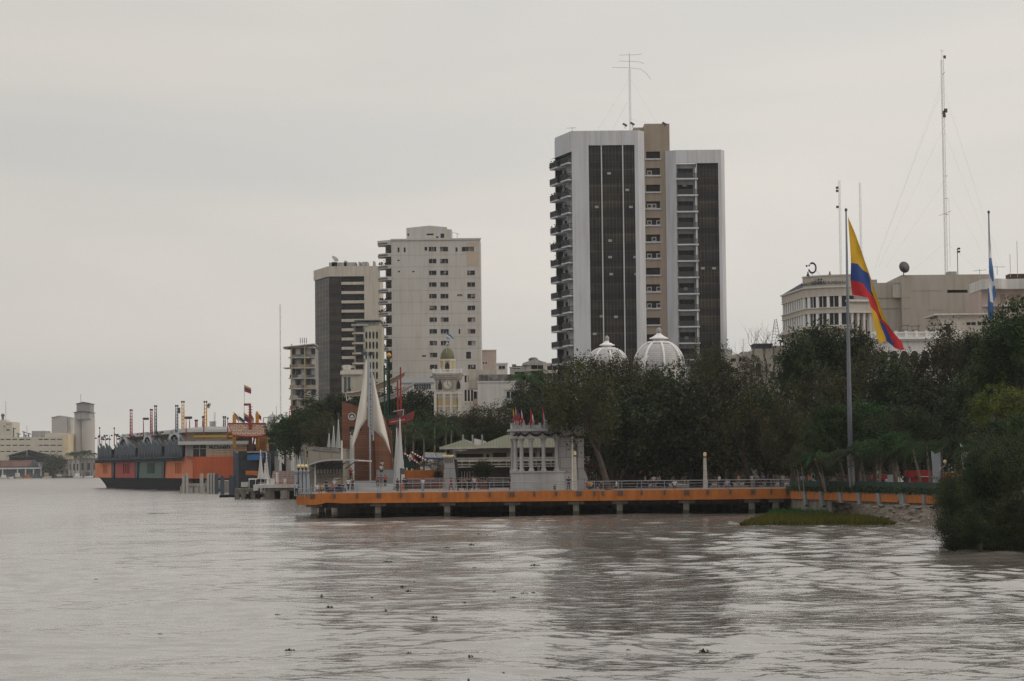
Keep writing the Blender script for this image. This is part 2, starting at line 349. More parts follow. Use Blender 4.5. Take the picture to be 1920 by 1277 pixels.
def wave_patch(x0, x1, y0, y1, dx, dy):
    xs = np.linspace(x0, x1, int((x1-x0)/dx)+1); ys = np.linspace(y0, y1, int((y1-y0)/dy)+1); Xg, Yg = np.meshgrid(xs, ys)
    Z = np.zeros_like(Xg); rg = np.random.default_rng(42)
    ruffle = 0.72+0.5*np.sin(Xg*0.045+1.3*np.sin(Yg*0.021)+0.5)*np.sin(Yg*0.033+0.8*np.sin(Xg*0.05)+1.0)+0.25*np.sin(Xg*0.17+Yg*0.09)
    ruffle = np.clip(ruffle+0.010*(Xg+5), 0.35, 1.6)
    for i in range(90):
        lam = 0.6*(26.0/0.6)**(i/89.0); th = rg.normal(0, 0.9); ph = rg.uniform(0, 6.283); k = 2*math.pi/lam
        s_ = WAVE*(1.0 if lam < 3.2 else (0.5 if lam < 6 else 0.28))
        lim = 104.0 if lam < 1.0 else 150.0 if lam < 2.1 else (330.0 if lam < 5.5 else (980.0 if lam < 14 else 1850.0))
        wgt = np.clip((lim-Yg)/(lim*0.12), 0, 1)
        Z += wgt*(s_/k)*np.sin(k*(Xg*math.sin(th)+Yg*math.cos(th))+ph)*(ruffle if lam < 9 else 1.0)
    edge = np.clip((Xg-x0)/(10*dx), 0, 1)*np.clip((x1-Xg)/(10*dx), 0, 1); Z *= edge
    return xs, ys, Xg, Yg, Z
WAVE = 0.025
def build_water():
    V = []; Fc = []; off = 0
    for (x0, x1, y0, y1, dx, dy) in ((-24, 30, 50, 104.6, 0.19, 0.15), (-34, 48, 104, 151.5, 0.30, 0.24), (-50, 62, 150, 334, 0.55, 0.42), (-215, 20, 328, 985, 1.8, 1.3), (-420, -60, 980, 1872, 5.0, 3.4)):
        xs, ys, Xg, Yg, Z = wave_patch(x0, x1, y0, y1, dx, dy); nx, ny = len(xs), len(ys)
        V.append(np.stack([Xg, Yg, Z], -1).reshape(-1, 3)); a = (np.arange(ny-1)[:, None]*nx+np.arange(nx-1)[None, :]).ravel()+off
        Fc.append(np.stack([a, a+1, a+nx+1, a+nx], 1)); off += nx*ny
    # still water round about
    flat = [(-4000,-300,4000,50),(30,50,4000,104),(-4000,50,-24,104),(48,104,4000,150),(-4000,104,-34,150),(-4000,150,-50,330),(62,150,4000,330),(-4000,330,-215,980),(20,330,4000,980),(-4000,980,-420,1872),(-60,980,4000,1872),(-4000,1872,4000,3200)]
    for (a, b, c, d) in flat:
        V.append(np.array([(a,b,0),(c,b,0),(c,d,0),(a,d,0)], dtype=float)); Fc.append(np.array([[off, off+1, off+2, off+3]])); off += 4
    V = np.concatenate(V).astype(np.float32); Fc = np.concatenate(Fc).astype(np.int32); n = len(Fc)
    me = bpy.data.meshes.new('water'); me.vertices.add(len(V)); me.vertices.foreach_set('co', V.ravel()); me.loops.add(4*n); me.loops.foreach_set('vertex_index', Fc.ravel())
    me.polygons.add(n); me.polygons.foreach_set('loop_start', np.arange(0, 4*n, 4, dtype=np.int32)); me.polygons.foreach_set('loop_total', np.full(n, 4, dtype=np.int32))
    me.polygons.foreach_set('use_smooth', np.ones(n, dtype=bool)); me.materials.append(M_water); me.update(calc_edges=True)
    o = bpy.data.objects.new('water', me); COL.objects.link(o); return struct(o)
build_water()
ZD = 2.94          # promenade level
YD = 288.0         # outer edge of the pier
# city ground behind the river wall
M_ground = mat('dusty paving', (0.22,0.19,0.17), 0.9, 0.2, 0.3)
shore = [(-23,322),(-26,345),(-32,420),(-52,520),(-84,655),(-120,830),(-100,1000),(-90,1700),(900,1700),(900,60),(60,110),(52,150),(50,180),(49,215),(xat(1800,235,2.6)+0.5,235.2),(xat(1481,286,2.6)+0.5,286.2),(xat(1482,285,2.6),317),(-23,317)]
mb = MB(); mb.prism_z(shore[::-1], -2.0, ZD-0.012)
struct(mb.build('ground', M_ground))
# far bank, right to the horizon
mb = MB(); mb.prism_z([(-4000,1870),(4000,1870),(4000,3150),(-4000,3150)], -2.0, 1.2)
struct(mb.build('far_bank', mat('far bank earth', (0.12,0.11,0.08), 0.95, 0.3, 0.02)))
# sloping rubble bank on the right
def bank():
    rng = random.Random(4)
    top = [(1560,941,262),(1620,946,256),(1680,947,249),(1720,948,244),(1790,945,236),(1830,944,228)]
    bot = [(1560,968,None),(1620,975,None),(1660,985,None),(1700,988,None),(1740,990,None),(1830,1000,None)]
    A = []
    for (u, v, Y) in top: p = pt(u, v, Y); A.append(p)
    B = []
    for (u, v, _) in bot: p = wat(u, v); p.z = -0.15; B.append(p)
    vs = []; fs = []; nx, ny = 90, 26
    def lerp(arr, t):
        t *= len(arr)-1; i = min(int(t), len(arr)-2); return arr[i].lerp(arr[i+1], t-i)
    for j in range(ny+1):
        for i in range(nx+1):
            a = lerp(A, i/nx); b = lerp(B, i/nx); p = a.lerp(b, j/ny)
            k = math.sin(math.pi*j/ny)
            p.z += k*(0.18*math.sin(i*0.7+j*0.9)+rng.uniform(-0.12, 0.14)); vs.append(p)
    for j in range(ny):
        for i in range(nx): fs.append((j*(nx+1)+i, (j+1)*(nx+1)+i, (j+1)*(nx+1)+i+1, j*(nx+1)+i+1))
    m = MB(); m._a(vs, fs); return m
M_bank = mat('rubble and silt', (0.075,0.06,0.048), 0.95, 0.4, 0.7, bump=0.8, col2=(0.165,0.14,0.115))
struct(bank().build('bank', M_bank))
# ------------------------------------------------------------------ PIER
M_deck = mat('red brown paving', (0.24,0.17,0.14), 0.85, 0.15, 0.5)
pier = empty('pier', (xat(552, YD, ZD), YD, ZD))
tag(pier, 'long riverside pier with orange edge beam on square concrete piles', 'pier')
ox = pier.location.x
X = lambda u, Y=YD: xat(u, Y, ZD)-ox
x_l, x_r = X(566), X(1481)
Ybk = 30.0
deck_poly = [(0.0, 7.0), (0.25, 1.6), (1.6, 0.15), (2.6, 0.12), (x_r, 0.12), (x_r, Ybk), (3.0, Ybk), (0.6, 26)]
mb = MB(); mb.prism_z(deck_poly, -0.75, 0.0); mb.build('deck', M_deck, pier)
# edge beam: follows the outline, deeper at the left end
def zpix(u, v): return pt(u, v, YD).z - ZD
mb = MB()
pl = [(-0.12,7.0),(0.12,1.5),(1.5,0.0)]
zl0, zl1 = zpix(556,947), zpix(556,931)
for i in range(2):
    a, b = pl[i], pl[i+1]
    mb.quad((a[0],a[1],zl0),(b[0],b[1],zl0),(b[0],b[1],zl1),(a[0],a[1],zl1))
edge = [(1.5,zl0),(X(593),zpix(593,947)),(X(600),zpix(600,945.5)),(X(612),zpix(612,942.3)),(X(640),-1.17)]
mb.prism(edge+[(X(1100),-1.17),(X(1100),0.05),(X(612),0.05),(X(590),zpix(590,926.5)),(1.5,zl1)][0:0]+[(X(1122),-1.17),(X(1122),0.05),(X(600),0.05),(X(585),zl1*0.4),(1.5,zl1)], 0.0, 0.35)
mb.prism([(X(1122)+0.08,-1.17),(x_r,-1.17),(x_r,0.05),(X(1122)+0.08,0.05)], 0.003, 0.35)
mb.build('edge_beam', M_orange, pier)
mb = MB()
for y in (3.5, 9.0, 15.0, 21.0, 26.5): mb.box(2.2, x_r-0.4, y, y+0.6, -1.75, -0.752)
mb.build('cross_beam', M_conc, pier)
piles = [588, 708, 838, 960, 1080, 1162, 1287, 1410, 1455]
pm = MB(); pm.box(-0.35, 0.35, -0.35, 0.35, -ZD-1.5, -1.55)
pm.box(-0.95, 0.95, -0.5, 0.5, -1.55, -1.176); pm.k = 1; pm.box(-0.37, 0.37, -0.37, 0.37, -ZD-1.4, -ZD+0.55); pm.k = 0
pmesh = pm.mesh('pile', [M_conc, mat('wet algae concrete', (0.055,0.055,0.035), 0.6, 0.4, 2.0, streak=0.5)])
for u in piles:
    for row in (0.9, 12.0, 23.0):
        o = bpy.data.objects.new('pile', pmesh); COL.objects.link(o); o.parent = pier; o.location = (X(u), row, 0)
# mooring wall under the back of the deck
mb = MB(); mb.box(3.0, x_r+0.5, 28.3, 28.9, -ZD-1.5, -0.76); mb.build('rear_wall', M_conc, pier)
# handrail along the pier
M_rail = mat('brushed steel rail', (0.30,0.31,0.34), 0.35, 0.1, 2.0, metal=0.5)
rail = empty('handrail', (ox, YD, ZD)); tag(rail, 'grey steel handrail running along the outer edge of the orange pier', 'railing')
posts = [584,589,627.5,670,708,713,752,793,831,837,876,918,957,963,1002,1043,1083,1089,1115,1131,1160,1166,1203,1246,1284,1290,1327,1368.5,1410,1414,1446,1476,1480]
mb = MB()
for z, r in ((1.12,0.045),(0.80,0.03),(0.45,0.018),(0.22,0.018)):
    mb.bar((X(588),0.1,z),(x_r,0.1,z), r)
mb.build('rail', M_rail, rail)
pp = MB(); pp.box(-0.035,0.035,-0.07,0.03,-0.35,1.12); pp.k = 1; pp.box(-0.11,0.11,-0.13,-0.03,-0.55,-0.02)
ppm = pp.mesh('post', [M_rail, M_dsteel])
for u in posts:
    o = bpy.data.objects.new('post', ppm); COL.objects.link(o); o.parent = rail; o.location = (X(u),0.0,0)
mb = MB()
for z in (0.9,0.62,0.34,0.08):
    mb.bar((0.1,7.0,z-0.3),(0.3,1.7,z-0.3),0.035); mb.bar((0.3,1.7,z-0.3),(1.55,0.25,z-0.3),0.035); mb.bar((1.55,0.25,z-0.3),(X(588),0.1,z-0.15),0.035)
mb.box(-0.05,0.25,6.6,7.1,-1.2,0.75)
for x, y in ((0.3,1.7),(1.55,0.25),(X(571),0.15),(X(578),0.1),(X(583),0.1)): mb.box(x-0.04,x+0.04,y-0.04,y+0.04,-0.5,0.62)
mb.build('corner_rail', M_rail, rail)
# ------------------------------------------------------------------ RIVER WALL WITH ORANGE PLANTER PANELS
A = (xat(1481,286,2.9), 286.0); B = (xat(1800,235,2.9), 235.0)
WA, WB = A, B
wl = math.hypot(B[0]-A[0], B[1]-A[1]); wang = math.degrees(math.atan2(B[1]-A[1], B[0]-A[0]))
F = Fr('river_wall', 1481, 286, ZD, wang)
F.tag('concrete river wall faced with orange planter panels and slanted grey fins', 'wall')
mb = MB(); mb.box(0.0, wl, 0.25, 0.9, -ZD-1, -0.1); mb.box(0.0, wl, 0.9, 2.6, -1.2, -0.35); F.part('retaining_wall', mb, M_conc)
M_fin = mat('fin concrete', (0.26,0.26,0.26), 0.9, 0.2, 0.8, streak=0.3)
segs = [(1482,1505),(1513,1536),(1545,1571),(1580,1607),(1615,1644),(1652,1683),(1699,1730),(1736,1757),(1763,1790)]
for a, b in segs:
    x0, x1, z0, z1 = F.R(a, 921, b, 940, 0.0)
    mb = MB(); z1 = F.P((a+b)/2, 921+(a-1482)*0.034)[1]; z0 = F.P((a+b)/2, 935.5+(a-1482)*0.036)[1]
    mb.prism([(x0,z0),(x1,z0),(x1,z1),(x0,z1)], 0.0, 0.24); F.part('planter_panel', mb, M_orange)
for (a, b) in zip(segs[:-1], segs[1:]):
    uc = (a[1]+b[0])/2; x, z = F.P(uc, 921+(uc-1482)*0.034)
    wd = F.P(b[0]+2, 930)[0]-F.P(a[1]+0, 930)[0]
    mb = MB(); mb.prism([(x-wd*0.42,z+0.10),(x+wd*0.22,z+0.12),(x+wd*0.42,z-1.5),(x+wd*0.12,z-1.7)], -0.16, 0.2); F.part('slanted_fin', mb, M_fin)
# green mesh fence above it
G = Fr('mesh_fence', 1481, 290, ZD, wang); G.tag('low fence hung with green netting behind the orange planter panels', 'fence')
M_net = mat('green netting', (0.015,0.055,0.042), 0.85, 0.4, 1.2, streak=0.45)
mb = MB(); mb.box(0, wl, 0.0, 0.03, 0.0, 0.95); G.part('netting', mb, M_net)
mb = MB()
for k in range(16): mb.box(k*wl/15-0.04, k*wl/15+0.04, -0.05, -0.001, -0.1, 1.05)
G.part('fence_post', mb, M_dsteel)
# ------------------------------------------------------------------ back terrace (behind the deck, left part)
M_terr = mat('grey step stone', (0.28,0.29,0.30), 0.85, 0.12, 0.5)
mb = MB()
xl, xr = xat(600,330,3), xat(760,330,3)
mb.prism_x([(322,ZD-0.3),(322,ZD+0.004),(324,ZD+0.3),(330,ZD+0.9),(338,ZD+1.2),(360,ZD+1.2),(360,ZD-0.3)], xl+2, xat(742,330,3))
struct(mb.build('steps', M_terr))
# haze
def haze():
    m = bpy.data.materials.new('haze air'); m.use_nodes = True; t = m.node_tree; t.nodes.clear()
    o = t.nodes.new('ShaderNodeOutputMaterial'); v = t.nodes.new('ShaderNodeVolumePrincipled')
    v.inputs['Color'].default_value = (0.80, 0.82, 0.86, 1); v.inputs['Density'].default_value = HAZE
    v.inputs['Anisotropy'].default_value = 0.3
    t.links.new(v.outputs[0], o.inputs['Volume'])
    b = MB(); b.box(-4100, 4100, -310, 3300, -3.5, 130); struct(b.build('haze', m), 'stuff')
HAZE = 0.000085
if HAZE: haze()
# ================================================================== TALL BUILDINGS
def railing(mb, x0, x1, y, z, h=1.0, step=0.22, r=0.03):
    mb.box(x0, x1, y-0.03, y+0.03, z+h-0.06, z+h); mb.box(x0, x1, y-0.02, y+0.02, z+0.05, z+0.1)
    n = max(2, int((x1-x0)/step))
    for i in range(n+1):
        x = x0+(x1-x0)*i/n; mb.box(x-r, x+r, y-0.015, y+0.015, z+0.1, z+h-0.06)
def railing_y(mb, x, y0, y1, z, h=1.0, step=0.3, r=0.03):
    mb.box(x-0.03, x+0.03, y0, y1, z+h-0.06, z+h)
    n = max(2, int((y1-y0)/step))
    for i in range(n+1):
        y = y0+(y1-y0)*i/n; mb.box(x-0.015, x+0.015, y-r, y+r, z+0.05, z+h-0.06)
# ---- the pair of white framed towers
F = Fr('apartment_tower', 1079, 440, ZD)
F.tag('tallest tower block, white piers framing brown glass, brown core and balconies', 'tower block')
R, P = F.R, F.P
ztop = P(1130,245)[1]
xb0 = 0.0; xb1 = P(1197,300)[0]
xg0, xg1, zg0, zg1 = R(1106,272,1196,700)
M_tw = mat('tower white concrete', (0.56,0.58,0.63), 0.75, 0.06, 0.12, streak=0.14)
M_curt = grid_mat('brown curtain wall glass', (0.014,0.0135,0.015), (0.028,0.025,0.025), (0.080,0.076,0.074), 0.62, 1.5, 0.04, rough=0.3, spec=0.3, bands=0.4, floor=3.02)
M_br = mat('brown tower render', (0.34,0.285,0.235), 0.85, 0.08, 0.2, streak=0.12)
# main white mass (front B with an opening for the glass, face A recedes to the left)
xA, yA = P(1041,300,9)[0], 9.0
zb = 0.0
mb = MB(); mb.wall(xb0, xb1, zb, ztop, 0.0, [(xg0, xg1-0.35, zb+1, zg1)], 0.45)
# bevel to the right, side and roof
mb.quad((xb1,0,zb),(xb1+1.15,1.3,zb),(xb1+1.15,1.3,ztop),(xb1,0,ztop)); mb.quad((xb1+1.15,1.3,zb),(xb1+1.15,14,zb),(xb1+1.15,14,ztop),(xb1+1.15,1.3,ztop))
mb._a([(xb0,0,ztop),(xb1,0,ztop),(xb1+1.15,1.3,ztop),(xb1+1.15,14,ztop),(xA,14,ztop),(xA,yA,ztop)], [(0,1,2,3,4,5)])
# band at the top of face A
zA = P(1060,284)[1]
def onA(t, d=0.0):   # point along face A (0 near, 1 far), pushed out by d
    nx, ny = -yA, xA; l = math.hypot(nx, ny); nx /= l; ny /= l
    return (xA*t+nx*d, yA*t+ny*d)
a, b = onA(0), onA(1)
mb.quad((*a,zA),(*b,zA),(*b,ztop),(*a,ztop)); mb.quad((xA,yA,zb),(xA,14,zb),(xA,14,ztop),(xA,yA,ztop))
c, d = onA(0,-1.6), onA(1,-1.6)
mb.quad((*a,zA),(*c,zA),(*d,zA),(*b,zA)); mb.quad((*c,zb),(*d,zb),(*d,zA),(*c,zA)); mb.quad((*a,zb),(*c,zb),(*c,zA),(*a,zA))
mb.quad((xA,14,zb),(xb1+1.15,14,zb),(xb1+1.15,14,ztop),(xA,14,ztop))
F.part('wall', mb, M_tw)
mb = MB(); mb.box(xg0-0.1, xg1, 0.44, 0.7, zb, zg1+0.1); F.part('curtain_wall', mb, M_curt)
for u in (1130, 1170):
    x = P(u, 480)[0]; mb = MB(); mb.box(x-0.10, x+0.10, -0.06, 0.44, zb+1, ztop+0.02); F.part('pier_strip', mb, M_tw)
# balcony stacks on face A: slab, railing, door and plants
M_plant = leaf_mat('balcony plants', (0.02,0.035,0.015), (0.04,0.06,0.02), (0.08,0.1,0.03))
rng = random.Random(3)
for k in range(13):
    vs_ = 307+31.1*k
    for st, (t0, t1, off) in enumerate(((0.02, 0.46, 0.15), (0.56, 1.02, 0.15))):
        z = P(1066, vs_)[1]-(0.15 if st else 0)
        mb = MB(); p0, p1 = onA(t0, off-1.2), onA(t1, off-1.2); q0, q1 = onA(t0, off+(0.9 if st else 0.6)), onA(t1, off+(0.9 if st else 0.6))
        mb.prism_z([p0, p1, q1, q0], z, z+0.28)
        B = F.part('balcony', mb, M_tw)
        rb = MB()
        for (pa, pb) in ((q0, q1), (p0, q0), (q1, p1)):
            pa, pb = Vector((*pa, z+0.28)), Vector((*pb, z+0.28)); L_ = (pb-pa).length; n = int(L_/0.16)
            rb.bar(pa+Vector((0,0,1.0)), pb+Vector((0,0,1.0)), 0.05, 4); rb.bar(pa+Vector((0,0,0.1)), pb+Vector((0,0,0.1)), 0.04, 4)
            for i in range(n+1):
                p = pa.lerp(pb, i/n); rb.bar(p, p+Vector((0,0,1.0)), 0.035, 4)
        o = rb.build('railing', M_dsteel, B)
        if rng.random() < 0.45:
            lb = MB()
            for i in range(60):
                t = rng.random(); p = Vector((*q0, z)).lerp(Vector((*q1, z)), t)+Vector((rng.gauss(0,0.2)+0.2, rng.gauss(0,0.2)+0.2, 0.4+abs(rng.gauss(0.5,0.4))))
                a_ = rng.uniform(0,6); e1 = Vector((math.cos(a_), math.sin(a_), rng.uniform(-.5,.5)))*0.22; e2 = Vector((rng.uniform(-1,1),rng.uniform(-1,1),1)).normalized()*0.14
                lb.quad(p-e1, p-e2, p+e1, p+e2)
            lb.build('balcony_plant', M_plant, B)
    for (t0, t1) in ((0.08,0.2),(0.6,0.72),(0.82,0.95)):
        z = P(1066, vs_)[1]+0.3; mb = MB()
        mb.prism_z([onA(t0,-1.55), onA(t1,-1.55), onA(t1,-1.62), onA(t0,-1.62)], z, z+2.2); F.part('balcony_door', mb, M_glass)
    for t in (0.28, 0.36):
        z = P(1066, vs_)[1]+0.3
mb = MB()
for t in (0.25, 0.33, 0.41, 0.51, 0.78):
    x, y = onA(t, -0.9); mb.tube([(x,y,zb),(x,y,zA-0.3)], 0.22, 6)
F.part('column', mb, M_tw)
mb = MB()
for k, (ta, tb) in enumerate(((0.02,0.46),(0.56,1.02))):
    z = P(1066, 284+2)[1]; q0, q1 = onA(ta, 0.9 if k else 0.6), onA(tb, 1.0 if k else 0.6); p0, p1 = onA(ta,-1), onA(tb,-1)
    mb._a([(*p0,z+0.3),(*p1,z+0.3),(*q1,z-0.15),(*q0,z-0.15)], [(0,1,2,3)])
F.part('awning', mb, M_dsteel)
# brown core between the two towers
y2 = 3.2
x0, x1 = xb1+1.1, P(1256,300,y2)[0]; zc = P(1222,232,y2)[1]; xs = P(1187,240,5.5)[0]
wins = []
for k in range(14):
    v0 = 284+31.15*k
    a, b, c, d = R(1211.5, v0, 1237.5, v0+13, y2); wins.append((a, b, c, d))
mb = MB(); mb.wall(x0, x1, zb, ztop, y2, wins, 0.9)
mb.box(P(1208,240,y2)[0], x1, y2+0.004, 13.5, ztop-0.5, zc); mb.quad((x1,y2,zb),(x1,14,zb),(x1,14,ztop),(x1,y2,ztop))
mb.box(xs, x0+0.3, 5.5, 12, ztop-0.5, zc-0.35)
F.part('core_wall', mb, M_br)
acs = {1:(0,), 3:(0,1), 4:(0,2), 5:(1,), 6:(0,2), 7:(), 8:(0,2), 9:(0,2)}
M_ac = mat('white air conditioner', (0.36,0.36,0.35), 0.5, 0.05); 
for k, (a, b, c, d) in enumerate(wins):
    mb = MB(); mb.box(a, b, y2+0.85, y2+0.95, c, d)
    for i in (0.33, 0.66): mb.box(a+(b-a)*i-0.03, a+(b-a)*i+0.03, y2+0.80, y2+0.849, c, d)
    wn = F.part('window', mb, M_glass)
    mb = MB(); mb.box(a-0.25, b+0.2, y2-0.25, y2+0.02, c-0.28, c-0.02); mb.build('sill', M_tw, wn)
    for j in acs.get(k, ()):
        mb = MB(); xx = a+(b-a)*(0.08+0.33*j); mb.box(xx, xx+0.85, y2+0.2, y2+0.6, c+0.02, c+0.85); o = F.part('air_conditioner', mb, M_ac)
        fb = MB(); fb.lathe([(0.28,0),(0.28,0.02),(0.05,0.03)], 0, 0, 12); fo = fb.build('fan', M_dark, o, loc=(xx+0.42, y2+0.19, c+0.43)); fo.rotation_euler = (rad(90),0,0)
# right tower
y3 = 1.6
zt = P(1310,281,y3)[1]
xr0, xr1 = P(1268,300,y3)[0], P(1352,300,y3)[0]
xh0, xh1, zh0, zh1 = R(1270.5,306,1308,700,y3); xq0, xq1 = P(1309,480,y3)[0], P(1349,480,y3)[0]
mb = MB(); mb.wall(xr0, xr1, zb, zt, y3, [(xh0, xh1, zb, zh1), (xq0, xq1, zb, zh1)], 0.5)
xe = P(1361,480,y3+1.3)[0]
xw = P(1250,480,y2-0.2)[0]
mb.quad((xr1,y3,zb),(xe,y3+1.3,zb),(xe,y3+1.3,zt),(xr1,y3,zt)); mb.quad((xe,y3+1.3,zb),(xe,15,zb),(xe,15,zt),(xe,y3+1.3,zt))
mb.quad((xr0,y3,zb),(xr0,y3,zt),(xw,y2-0.2,zt),(xw,y2-0.2,zb)); mb.quad((xw,y2-0.2,zb),(xw,y2-0.2,zt),(xw,15,zt),(xw,15,zb))
mb._a([(xr0,y3,zt),(xr1,y3,zt),(xe,y3+1.3,zt),(xe,15,zt),(xw,15,zt),(xw,y2-0.2,zt)], [(0,1,2,3,4,5)])
F.part('wall', mb, M_tw)
mb = MB(); mb.box(xq0-0.1, xq1+0.1, y3+0.49, y3+0.7, zb, zh1+0.1); F.part('curtain_wall', mb, M_curt)
mb = MB(); mb.box(xh0-0.05, xh1+0.05, y3+1.6, y3+1.8, zb, zh1+0.05); mb.box(xh0-0.05, xh0, y3+0.5, y3+1.6, zb, zh1+0.05)
mb.box(xh1-0.05, xh1+0.1, y3+0.5, y3+1.6, zb, zh1+0.05); F.part('loggia_wall', mb, M_tw)
mb = MB(); x = P(1306,480,y3)[0]; mb.box(x-0.08, x+0.08, y3-0.35, y3-0.2, zb, P(1306,315,y3)[1]); F.part('downpipe', mb, M_wht)
for k in range(12):
    z = P(1290, 337+30.8*k, y3)[1]
    mb = MB(); mb.box(xh0-0.05, xh1+0.25, y3-0.7, y3+1.6, z-0.02, z+0.24); B = F.part('balcony', mb, M_tw)
    rb = MB(); railing(rb, xh0, xh1+0.2, y3-0.62, z+0.24, 0.95, 0.14, 0.035); rb.build('railing', M_dsteel, B)
    mb = MB(); mb.box(xh0+0.35, xh1-0.55, y3+1.5, y3+1.601, z+0.3, z+2.25); d = F.part('balcony_door', mb, M_dark)
    fr = MB()
    for i in range(4): xx = xh0+0.35+(xh1-xh0-0.9)*i/3; fr.box(xx-0.03, xx+0.03, y3+1.44, y3+1.5, z+0.3, z+2.25)
    fr.build('door_frame', M_dsteel, d)
    if k in (1, 7, 10):
        mb = MB(); mb.box(xh0+1.2, xh0+1.9, y3+1.0, y3+1.4, z+1.9 if k == 1 else z+0.9, z+2.4 if k == 1 else z+1.4); F.part('air_conditioner', mb, M_ac)
for (u, v) in ((1142,325),(1176,356),(1119,388),(1183,388),(1144,451),(1144,482),(1191,482),(1193,514),(1146,514),(1155,594),(1128,593),(1115,626),(1318,503),(1339,503)):
    yy = 0.2 if u < 1200 else y3+0.2
    x, z = P(u, v, yy); mb = MB(); mb.box(x-0.33, x+0.33, yy, yy+0.28, z-0.2, z+0.2); F.part('air_conditioner', mb, M_ac)
# roof antenna with three cross elements and guy wires
A = Fr('radio_antenna', 1182, 445, ZD+ (P(1182,240)[1])); A.tag('tall lattice antenna with three crossbars on the tallest tower roof', 'antenna')
def lattice(mb, x, y, z0, z1, wdt, step, r=0.045):
    cs = [(x-wdt/2,y-wdt*0.3),(x+wdt/2,y-wdt*0.3),(x,y+wdt*0.55)]
    for c in cs: mb.bar((*c,z0),(*c,z1), r, 4)
    n = max(1, int((z1-z0)/step)); 
    for i in range(n):
        a, b = z0+(z1-z0)*i/n, z0+(z1-z0)*(i+1)/n
        for j in range(3): mb.bar((*cs[j],a),(*cs[(j+1)%3],b), r*0.6, 3); mb.bar((*cs[j],a),(*cs[(j+1)%3],a), r*0.6, 3)
zt_ = A.P(1182,130)[1]; mb = MB(); lattice(mb, 0, 0, -1.5, zt_, 0.36, 1.0, 0.02); A.part('mast', mb, M_steel)
mb = MB(); mb.bar((0,0,zt_),(0,0,A.P(1182,102)[1]),0.05); A.part('top_pole', mb, M_steel)
for (v, ua, ub, uda, udb) in ((103,1161,1204,0,0.2),(115,1160,1208,0.1,-0.5),(127,1148,1220,0.1,-2.2)):
    z = A.P(1182,v)[1]; xa, xb = A.P(ua,v)[0], A.P(ub,v)[0]
    mb = MB(); mb.tube([(xa,0,z+uda),(xa*0.5,0,z+uda*0.4),(0,0,z),(xb*0.55,0,z+udb*0.15),(xb*0.8,0,z+udb*0.5),(xb,0,z+udb)], 0.035, 4); mb.bar((-0.2,-3,z-0.05),(0.2,3,z-0.05),0.03,4); A.part('crossbar', mb, M_steel)
mb = MB()
for (u, v, zf, yy) in ((1122,243,0.86,-3),(1150,240,0.55,4),(1232,231,0.86,-2),(1220,232,0.2,-1),(1172,243,0.6,-2)):
    x, z = A.P(u, v, yy); mb.bar((0,0,zt_*zf),(x,yy,z),0.012,3)
A.part('guy_wire', mb, M_steel)
D = Fr('television_aerial', 1073, 446, ZD+P(1073,246)[1]-0.6); D.tag('small thin aerial on the left roof corner of the tallest tower', 'aerial')
mb = MB(); mb.bar((0,0,0),(0,0,2.2),0.04); mb.bar((-1.0,0,2.0),(0.7,0,2.05),0.03)
for i in range(4): mb.bar((-0.9+i*0.45,-0.4,2.0),(-0.9+i*0.45,0.4,2.0),0.02,3)
D.part('aerial_mast', mb, M_dsteel)
for u, v, lb in ((1172,233,'left of the lattice antenna mast foot'),(1186,231,'just right of the lattice antenna mast foot'),(1246,231,'at the right end of the brown tower core')):
    D = Fr('floodlight', u, 441.2, ZD+F.P(u, v+2, 1.2)[1]); D.tag('small dark floodlight '+lb, 'floodlight', 'floodlights on the tallest tower')
    mb = MB(); mb.bar((0,0,-0.6),(0,0,0.3),0.05); mb.prism([(-0.5,0.2),(-0.3,0.45),(0.45,0.0),(0.25,-0.25)],-0.3,0.3); D.part('lamp_head', mb, M_dsteel)

# ---- white block with curved balconies
F = Fr('apartment_block', 737, 618, ZD); F.tag('broad white tower block with curved corner balconies behind the clock tower', 'tower block')
R, P = F.R, F.P
zt = P(820,448)[1]; x0 = 0.0; x1 = P(901.5,560)[0]
M_wb = mat('off white block wall', (0.50,0.49,0.475), 0.85, 0.05, 0.15, streak=0.10)
rows = [467,489.5,511.5,533.5,555.3,577.3,599.3,621.3,643.3,665.6,688,710]
holes = []; hid = []
def H(u0, v0, u1, v1): holes.append(R(u0, v0, u1, v1))
for i, v in enumerate(rows):
    H(804+0.2*i, v-4.2, 818+0.2*i, v+4.2)
    if i < 9: H(825+0.2*i, v-4.2, 840+0.2*i, v+4.2)
    if i == 0: H(866, v-4.2, 889, v+4.2)
    elif i == 9: H(874, v-6, 883, v+7)
    else: H(875.5+0.2*i, v-4.2, 890+0.2*i, v+4.2)
H(796,463,801,470); H(854,464,858,472); H(860,617,863,626); H(791,666,799,669); H(857,552,867,554.5)
for u in (745.5, 757): H(u, 464, u+3.5, 473)
H(745,487,749,489.5); H(746,508,750,510.5); H(773,508,777,510.5)
mb = MB(); mb.wall(x0, x1, 0, zt, 0.0, holes, 0.35); mb.shell(x0, x1, 0.0, 16, 0, zt)
F.part('wall', mb, M_wb)
mb = MB()
for v in [478+22*i for i in range(11)]:
    z = P(820,v)[1]; mb.box(0.02, x1, -0.012, 0.02, z-0.05, z+0.05)
F.part('floor_line', mb, M_grey)
mb = MB(); mb.box(-0.15, x1+0.2, -0.25, 0.05, zt-0.3, zt+0.12); F.part('cornice', mb, M_wb)
rng = random.Random(8)
